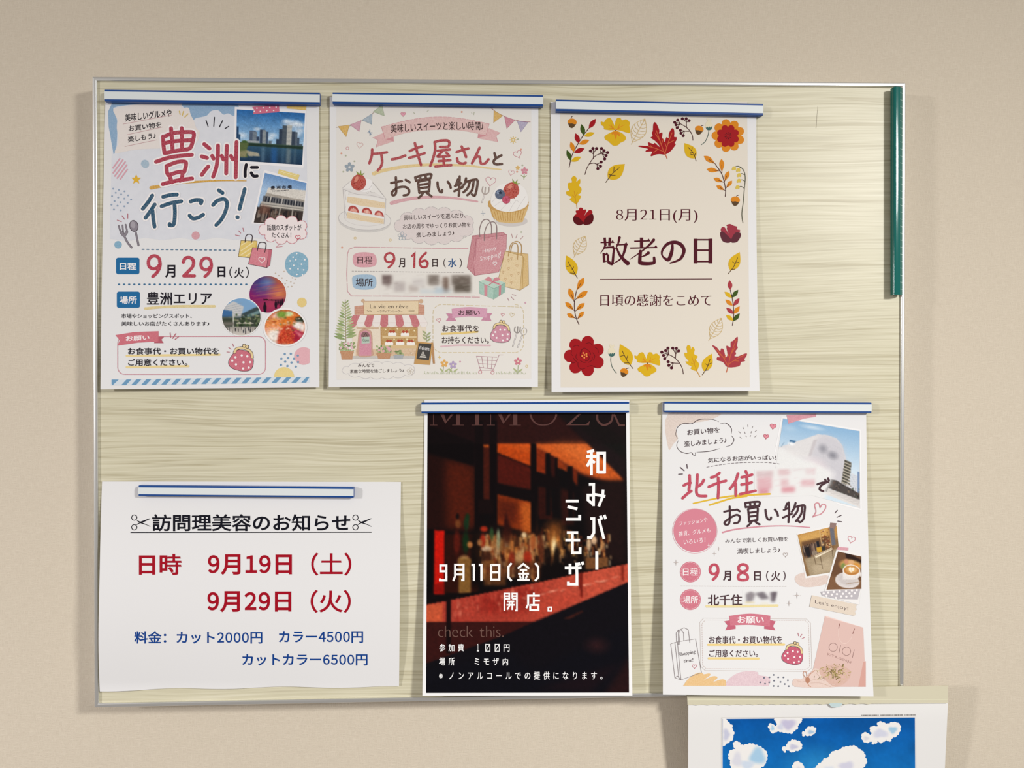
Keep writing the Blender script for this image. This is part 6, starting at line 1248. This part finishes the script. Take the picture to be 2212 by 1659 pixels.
def smear2(c):
    c.frame(840, 550, 1210, 720); c.all('#e7e7e7')
    for pts, col in (('870 600 930 560 970 600 940 680 880 690', '#7a7278'), ('966 590 1050 566 1110 650 1030 660', '#5e565e'), ('1120 580 1150 566 1196 570 1160 690 1130 690', '#4a3f48')): c.poly(pts, col, 12, .8)
    c.rect(860, 690, 960, 712, '#e4d29c', 8, .7); c.rect(1020, 700, 1100, 720, '#e8dcb8', 8, .7); c.blur(5)
    e = np.clip(np.minimum(np.minimum(c.X - 850, 1205 - c.X) / 26, np.minimum(c.Y - 555, 720 - c.Y) / 20), 0, 1); c.put(1 - e, '#e7e7e7')
S6.photo('smudged_name', K('858 550 1210 550 1210 690 858 690'), (70, 34), smear2, 1, 'blurred-out grey place name')
# photos at the right
def boutique(c):
    c.frame(1380, -20, 1820, 420); c.all('#8a6a48'); c.poly('1380 -20 1820 -20 1820 100 1390 120', '#b98a4c', 10); c.poly('1380 0 1720 -20 1700 60 1400 90', '#d3a660', 14, .8); c.rect(1400, 60, 1760, 240, '#6d4d33', 8)
    rnd = random.Random(12)
    for k in range(44): x = rnd.uniform(1400, 1640); c.rect(x, rnd.uniform(90, 120), x + rnd.uniform(6, 16), rnd.uniform(170, 230), rnd.choice(['#2c2424', '#4d3c36', '#8f7866', '#3a3030', '#6b5348', '#a58e78', '#241e20']), 2, .9)
    for k in range(60): x, y = rnd.uniform(1630, 1740), rnd.uniform(-10, 170); c.rect(x, y, x + rnd.uniform(8, 24), y + rnd.uniform(6, 14), rnd.choice(['#a4623c', '#d9b078', '#7c3a28', '#e2c898', '#5c3a28', '#b88a58']), 1.5, .85)
    c.rect(1734, -20, 1790, 160, '#6a6a72', 4); c.rect(1620, -20, 1632, 180, '#c9a676', 2); c.rect(1728, -20, 1740, 180, '#a87c4c', 2); c.rect(1560, 150, 1620, 200, '#c99a34', 3); c.rect(1620, 150, 1660, 190, '#33302e', 3); c.rect(1500, 180, 1560, 220, '#8a7a6a', 3); c.rect(1570, 90, 1600, 150, '#1e1e26', 3); c.poly('1420 130 1480 120 1480 240 1440 240', '#201c1e', 3)
    c.poly('1400 240 1820 200 1820 420 1420 420', '#a49276', 8); c.poly('1460 330 1700 270 1720 400 1480 410', '#b8a68a', 14); c.poly('1510 230 1740 180 1750 200 1540 250', '#efe2c8', 2); c.line('1514 230 1520 318', 5, '#4e3a28'); c.line('1590 246 1594 370', 5, '#4e3a28'); c.line('1740 200 1740 290', 5, '#4e3a28'); c.line('1516 236 1740 190', 4, '#6e5236'); c.line('1520 310 1594 330', 3, '#4e3a28'); c.noise(.05, 1.4, 3)
S6.part('beige_wash', blob(K('1356 440 1390 400 1480 380 1600 400 1680 420 1660 490 1540 520 1440 520 1380 490'), ink('#e3cfc6', .8), 4), 2)
S6.part('photo_border', fill([J('1374 1338')[0], J('1768 1240')[0], K('1830 380')[0], K('1460 440')[0]], ink('#ebe9e8')), 3, 'white photo border')
S6.photo('boutique_photo', [J('1384 1350')[0], J('1756 1262')[0], K('1800 366')[0], K('1472 420')[0]], (100, 104), boutique, 4, 'printed photo of a clothes shop interior')
S6.part('washi_tape', fill(J('1698 1234 1758 1240 1742 1296 1690 1280'), ink('#8f7670')), 5, 'brown tape')
def latte(c):
    c.frame(1640, 180, 2000, 580); c.all('#6a4a34'); c.poly('1740 160 2000 220 2000 300 1780 230', '#2c1c16', 6); c.dot(1860, 300, 150, 60, '#c79a5c', .2); c.dot(1790, 270, 30, 26, '#c98a6a', .3); c.dot(1860, 268, 40, 24, '#d8a878', .3); c.dot(1760, 320, 26, 30, '#7c8a4c', .4); c.dot(1930, 300, 50, 26, '#d3903c', .3)
    c.poly('1640 430 2000 480 2000 580 1640 580', '#7d5a40', 14); c.dot(1840, 480, 140, 84, '#d9d2d0', .04, 1, 14); c.dot(1840, 470, 110, 60, '#c6bebc', .2, .8, 14); c.poly('1766 350 1984 360 1970 440 1930 490 1850 500 1790 470', '#e3ddda', 2); c.dot(1876, 360, 110, 66, '#efe9e4', .05); c.dot(1876, 360, 96, 56, '#b87a3c', .06); c.dot(1876, 352, 70, 38, '#d9a868', .3); c.put(c.mask([(x, y) for x, y in heart(1874, 352, 76)], 2), '#f3e6d0'); c.line('1874 330 1874 396', 3, '#c89458', .8)
    c.poly('1790 470 1850 500 1930 490 1960 450 1900 470 1830 470', '#bfb6b2', 6, .7); c.dot(1986, 400, 12, 30, '#e0dad6', .2); c.line('1840 520 1990 490', 7, '#9a7e60', .8); c.noise(.03, 1.4, 3)
S6.part('photo_border', fill(K('1760 150 1996 214 1996 470 1972 692 1630 600'), ink('#ebe9e8')), 6, 'white photo border')
S6.photo('latte_photo', K('1770 182 1994 232 1994 540 1660 548'), (100, 100), latte, 7, 'printed photo of a cup of latte art coffee')
S6.part('washi_tape', fill(J('1770 1464 1870 1474 1868 1500 1760 1494'), ink('#d9a0ac', .5)), 8, 'pink tape')
S6.part('washi_tape', [fill(K('1604 566 1840 548 1984 542 1960 640 1770 636 1620 606'), ink('#bdb8bd'))] + [circle(*K([x, y])[0], 2.4, OFFW) for x, y in ((1634, 582), (1676, 574), (1730, 568), (1786, 562), (1848, 560), (1904, 556), (1950, 552), (1660, 606), (1712, 596), (1760, 590), (1818, 586), (1880, 582), (1932, 580), (1750, 626), (1800, 612), (1850, 614), (1900, 608))], 8, 'grey dotted tape')
S6.part('note_strip', [fill(K('1520 600 1955 690 1940 712 1950 736 1932 756 1938 780 1926 798 1498 710'), ink('#e2d4c4', .3)), text("Let's enjoy!", TX6, K('1552 668 1868 730'), dy=15, w=-.006)], 9, 'beige paper strip with a handwritten line')
S6.part('request_frame', [stroke(K('486 820 1470 828 1508 866 1520 1296 1476 1330 500 1320 460 1280 450 860'), .9, ink('#c9bfba'), closed=True)] + dashed(K('500 838 1456 842 1490 876 1500 1284 1464 1310 510 1302 478 1270 470 876 500 838'), 3, 2, .8, ink('#cdb9b2')), 2, 'thin beige label frame')
S6.part('request_ribbon', [fill(K('684 850 740 840 792 900 792 922 694 936 716 890'), ink('#c4667a')), fill(K('1120 838 1174 850 1150 896 1172 936 1066 922 1066 900'), ink('#c4667a')), fill(smooth(K('730 798 930 776 1124 796')) + smooth(K('1120 900 930 884 742 890')), ink('#d07688', .3)), text('お願い', OFFW, K('810 802 1062 870'), w=.02)], 4, 'rose ribbon banner')
S6.part('request_lettering', [text('お食事代・お買い物代を', DK6, K('538 990 1240 1064'), w=.012), text('ご用意ください。', DK6, K('540 1120 1006 1192'), w=.012)], 4); S6.part('yellow_underline', [stroke(K('530 1074 1256 1072'), 4.6, ink('#ecd28c')), stroke(K('536 1204 1012 1206'), 4.6, ink('#ecd28c'))], 3)
S6.part('purse_print', purse(K, .92, 1342, 1164, ink('#c85a74', .4), 14), 4, 'pink dotted cartoon coin purse'); S6.part('accent_ticks', strokes([K('1388 962 1394 990'), K('1426 974 1410 1000'), K('1450 1004 1426 1018')], 1.3, ink('#b86a78')), 4)
S6.part('bag_doodle', strokes([K(s) for s in ('172 1066 236 1046 410 1018 466 1340 270 1410 236 1046', '172 1066 212 1390 270 1410', '212 1050 250 1390', '212 1390 236 1372 270 1410', '246 1074 246 940 300 910 340 930 356 1056', '228 1046 224 960 250 928', '260 1072 250 960 270 926 296 960 298 1036')], .9, ink('#8a7f80')) + [hline(K, 400, 1280, 42, PKL), text('Shopping', TX6, K('250 1126 408 1190'), dy=-7, w=-.008), text('time!', TX6, K('296 1200 386 1246'), dy=-3, w=-.008)], 5, 'outlined shopping bag doodle')
S6.part('brush_swash', [fill(smooth(K('290 1466 350 1390 420 1346 470 1340 484 1356 540 1348 548 1366 490 1410 570 1376 610 1378 616 1396 580 1428 660 1404 696 1416 700 1440')) + K('700 1466'), ink('#ecc48a', .6))], 3, 'orange brush swash'); S6.part('brush_swash', [fill(smooth(K('690 1466 720 1410 800 1350 900 1326 1000 1334 1016 1364 1100 1380 1124 1420 1114 1450')) + K('1112 1467'), ink('#e8ccd4', .9))], 2, 'pale pink brush swash')
S6.part('dot_scatter', dotpatch(K, ((1156, 1362), (1064, 1390), (1116, 1386), (1200, 1386), (1250, 1386), (1160, 1418), (1222, 1430), (1292, 1414), (1028, 1434), (1074, 1446), (1114, 1434), (1262, 1450), (1156, 1468), (1200, 1470), (1300, 1470)), 8, ink('#6d7080')), 4)
S6.part('paper_bag_print', [fill(K('1646 796 2012 910 2036 1476 1352 1476 1530 1316'), ink('#dcbcb4')), fill(K('2012 1240 2036 1230 2036 1476 1964 1476'), ink('#d4a398')), fill(K('1646 796 2012 910 1990 904 1660 812'), ink('#ecd0c8'))] +
        [ring(*K('1724 1098')[0], 40 * K.s, 1.0, ink('#8a6a66')), ring(*K('1852 1136')[0], 40 * K.s, 1.0, ink('#8a6a66'))] + strokes([K('1796 1078 1780 1150'), K('1926 1122 1908 1196')], 1.1, ink('#8a6a66')) + strokes([K('1788 872 1776 918'), K('1928 922 1910 972')], 1.4, ink('#8a5a54')) + [stroke(K('1776 918 1776 1000 1810 1056 1850 1060 1890 1020 1910 972'), .9, ink('#e9cfc6'), True), text('KITA-SENJU', ink('#a07a74'), K('1672 1184 1896 1228'), dy=18, w=.004)], 3, 'dusty pink paper carrier bag photo')
bq = [blob(K('1350 1400 1420 1404 1450 1380 1500 1360 1540 1300 1600 1320 1640 1400 1760 1476 1370 1476'), ink('#e6cec4', .4), 4), blob(K('1590 1330 1680 1270 1800 1270 1890 1330 1860 1420 1760 1476 1680 1440'), ink('#d9b4a6', .4), 4)]
rnd = random.Random(21)
for k in range(130):
    x, y = rnd.gauss(1730, 62), rnd.gauss(1345, 36); a = rnd.uniform(0, 6.28); l = rnd.uniform(8, 34); bq.append(stroke(K([x, y, x + l * math.cos(a), y + l * math.sin(a)]), rnd.uniform(.6, 1.6), ink(rnd.choice(['#8a7a4a', '#b4a06a', '#6a5c38', '#cdbb8c', '#a08850']))))
bq += [stroke(K(s), 1.6, ink('#c79a84'), True) for s in ('1470 1400 1440 1360 1446 1330 1468 1340 1474 1396', '1478 1396 1510 1350 1550 1320', '1470 1410 1490 1460 1510 1476')] + [fill(ell(*K('1480 1412')[0], 5, 7), ink('#b9856c'))] + [stroke(K(s), .8, ink('#cdaea2'), True) for s in ('1500 1420 1580 1400 1640 1420', '1510 1440 1600 1440 1700 1476', '1380 1420 1430 1430 1460 1420', '1560 1340 1600 1380 1660 1400')]
S6.part('bouquet_print', bq, 5, 'dried flower bouquet wrapped in pale paper')

# ---------------------------------------------------------------- wall calendar hanging in front of the board's lower right corner
def hc(x, y): return .0032 - .000055 * max(0, y - 1535) * (1 if y < 1800 else 1) if y < 1800 else .0032 - .0146
CAL = Sheet('wall_calendar', 'wall calendar with blue sky and fish-shaped clouds at the bottom right corner', 'calendar', [(1487, 1516), (2048, 1515), (2022, 2060), (1485, 2060)], hc)
cal_paper, _, _ = pbr('calendar_paper', (.82, .81, .80), .45, 0, .35)
CAL.paper(cal_paper, 24, 24, 'page')
header_m, _, _ = pbr('cream_binding_tape', tuple(lin(rgb('#d3cdb4')) * KW), .45, 0, .4)
hd_pts = [(1484.5, 1503.5), (1887, 1484), (2048, 1481.5), (2047, 1519), (1900, 1520)] + [(1900 - k * 8.2, 1520 + (.0 if k % 3 else 1.4) + k * .045) for k in range(1, 50)] + [(1485.5, 1523)]
V, Fs, _m = fill(hd_pts, header_m); n = len(V)
VV = [at(x, y, .0048) for x, y in V] + [at(x, y, .0048) + Vector((0, .0013, 0)) for x, y in V]
mesh('binding_strip', VV, Fs + [tuple(n + i for i in f[::-1]) for f in Fs] + [(i, (i + 1) % n, n + (i + 1) % n, n + i) for i in range(n)], [header_m], None, False, CAL.root)['label'] = 'cream binding strip with a torn perforated lower edge'
fold_m = ink('#e2dfc4')
V, Fs, _m = fill([(1485, 1511), (2047, 1510.6), (2047, 1511.6), (1485, 1512.4)], fold_m); mesh('binding_fold', [at(x, y, .00488) for x, y in V], Fs, [fold_m], None, False, CAL.root)
hook_m, nt_, b_ = pbr('clear_blue_plastic', tuple(lin(rgb('#cfe3e6'))), .2, 0, .5); b_.inputs['Transmission Weight'].default_value = .15
V = smooth(L('1206 216 1300 216 1290 236 1262 246 1230 246 1212 236'), True, 4); n = len(V)
mesh('hanger_tab', [at(x, y, .0054) for x, y in V] + [at(x, y, .0049) for x, y in V], [tuple(range(n)), tuple(range(2 * n - 1, n - 1, -1))] + [(i, (i + 1) % n, n + (i + 1) % n, n + i) for i in range(n)], [hook_m], None, False, CAL.root)['label'] = 'translucent pale blue hanger tab'
CAL.part('picture_margin', [stroke(L('354 1720 356 328 1880 316 1886 1720'), .8, ink('#c9c5bf'))], 1)
def sky(c):
    c.frame(366, 320, 1880, 1720); c.vgrad(320, 1100, '#0757a6', '#1b7fc4'); c.noise(.03, 40, 5); c.dot(1100, 680, 160, 90, '#3c9fd6', .9, .5); c.rect(366, 420, 900, 460, '#0f62b0', 20, .4); c.dot(1500, 380, 300, 60, '#075096', .8, .6); c.noise(.025, 4, 7)
CAL.photo('sky_picture', L('366 338 1872 326 1880 1720 368 1720'), (120, 110), sky, 2, 'printed deep blue painted sky', gloss=1)
def fishcloud(pts, amp, shade):
    p = smooth(L(pts), True, 5); k = max(8, int(plen(p) / 8)); q = []
    o = [fill([(max(x, L.x0 + 367.5 * L.s), max(y, L.y0 + (338 - (x - L.x0) / L.s * .007) * L.s)) for x, y in bumpy(p if sum(p[i - 1][0] * p[i][1] - p[i][0] * p[i - 1][1] for i in range(len(p))) > 0 else p[::-1], k, 1.7, 5)], ink('#eeebe9'))]
    sh = [(L([cx, cy])[0], rx * L.s, ry * L.s, np.array(rgb(col))) for cx, cy, rx, ry, col in shade]
    def vcol(x, y):
        c = np.array(rgb('#f0eeec'))
        for (cx, cy), rx, ry, col in sh:
            r = math.hypot((x - cx) / rx, (y - cy) / ry) * (1 + .16 * math.sin(3 * math.atan2(y - cy, x - cx) + cx)); t = min(1, max(0, (1.25 - r) / .7)); c = c + (col - c) * t * t * (3 - 2 * t)
        return c
    return dict(shapes=o, step=3, vcol=vcol)
CAL.part('fish_cloud', layer=3, **fishcloud('362 340 400 352 420 376 440 390 440 416 454 446 444 476 446 494 420 514 392 532 362 536', 0, [(396, 460, 26, 50, '#c9cbdf')]))
CAL.part('fish_cloud', layer=3, **fishcloud('786 334 974 332 972 368 958 380 950 412 924 430 910 448 880 446 840 440 800 432 776 440 762 446 744 440 740 420 726 400 732 380 752 376 766 388 790 394 792 370 784 356', 0, [(880, 380, 60, 42, '#c6c2dc'), (756, 410, 14, 22, '#a9d0ea'), (820, 400, 24, 26, '#d3d6e6')]))
CAL.part('fish_cloud', layer=3, **fishcloud('990 458 996 440 1012 436 1024 412 1050 400 1086 404 1094 420 1086 446 1066 462 1040 468 1012 464 998 470', 0, [(1056, 440, 26, 16, '#aac6e0')]))
CAL.part('fish_cloud', layer=3, **fishcloud('832 566 850 556 864 554 876 526 900 512 916 500 940 508 966 514 984 540 984 562 964 580 930 588 912 598 884 582 862 578 852 600 842 582', 0, [(920, 556, 34, 22, '#c9c9de')]))
CAL.part('fish_cloud', layer=3, **fishcloud('452 546 456 520 478 514 500 526 510 544 550 540 590 532 620 542 660 554 690 580 710 600 714 640 704 672 690 700 660 722 640 770 560 800 480 790 440 750 436 710 426 690 430 664 414 640 420 600 432 584 466 574', 0, [(640, 630, 64, 70, '#a9cde8'), (480, 660, 40, 60, '#dcdce6'), (560, 700, 50, 40, '#d0dcec')]))
CAL.part('fish_cloud', layer=3, **fishcloud('914 722 920 696 944 672 976 682 996 704 1000 740 960 770 926 770', 0, [(960, 730, 24, 20, '#dfdfe8')]))
CAL.part('fish_cloud', layer=3, **fishcloud('1092 722 1120 690 1146 676 1160 652 1196 640 1210 612 1240 590 1280 582 1310 562 1350 554 1400 550 1430 572 1460 590 1480 620 1482 640 1494 670 1480 700 1460 730 1420 780 1340 800 1240 790 1160 800 1090 770 1040 780 1050 740', 0, [(1340, 710, 60, 40, '#d3d2e4'), (1200, 730, 40, 26, '#dfe3ec')]))
CAL.part('fish_cloud', layer=3, **fishcloud('1456 476 1466 452 1490 446 1516 462 1540 452 1524 430 1526 404 1556 396 1584 400 1580 372 1600 360 1630 370 1660 378 1690 366 1730 368 1756 388 1756 420 1744 450 1720 474 1690 486 1684 506 1660 510 1648 494 1630 512 1600 524 1584 504 1570 524 1540 532 1534 510 1500 522 1470 510', 0, [(1700, 424, 34, 28, '#a5cbe4'), (1600, 450, 60, 36, '#d4d6e6'), (1490, 490, 22, 18, '#dadae2')]))
rnd = random.Random(14)
CAL.part('fine_print', [rect(*(lambda a, b: (a[0], a[1], b[0], b[1]))(L([1452 + k * 9.2, 305.5 + k * -.06])[0], L([1452 + k * 9.2 + rnd.uniform(4.5, 8), 313 - k * .06])[0]), ink('#6c6864')) for k in range(47) if k not in (15, 36)], 2, 'hair-fine line of small print')
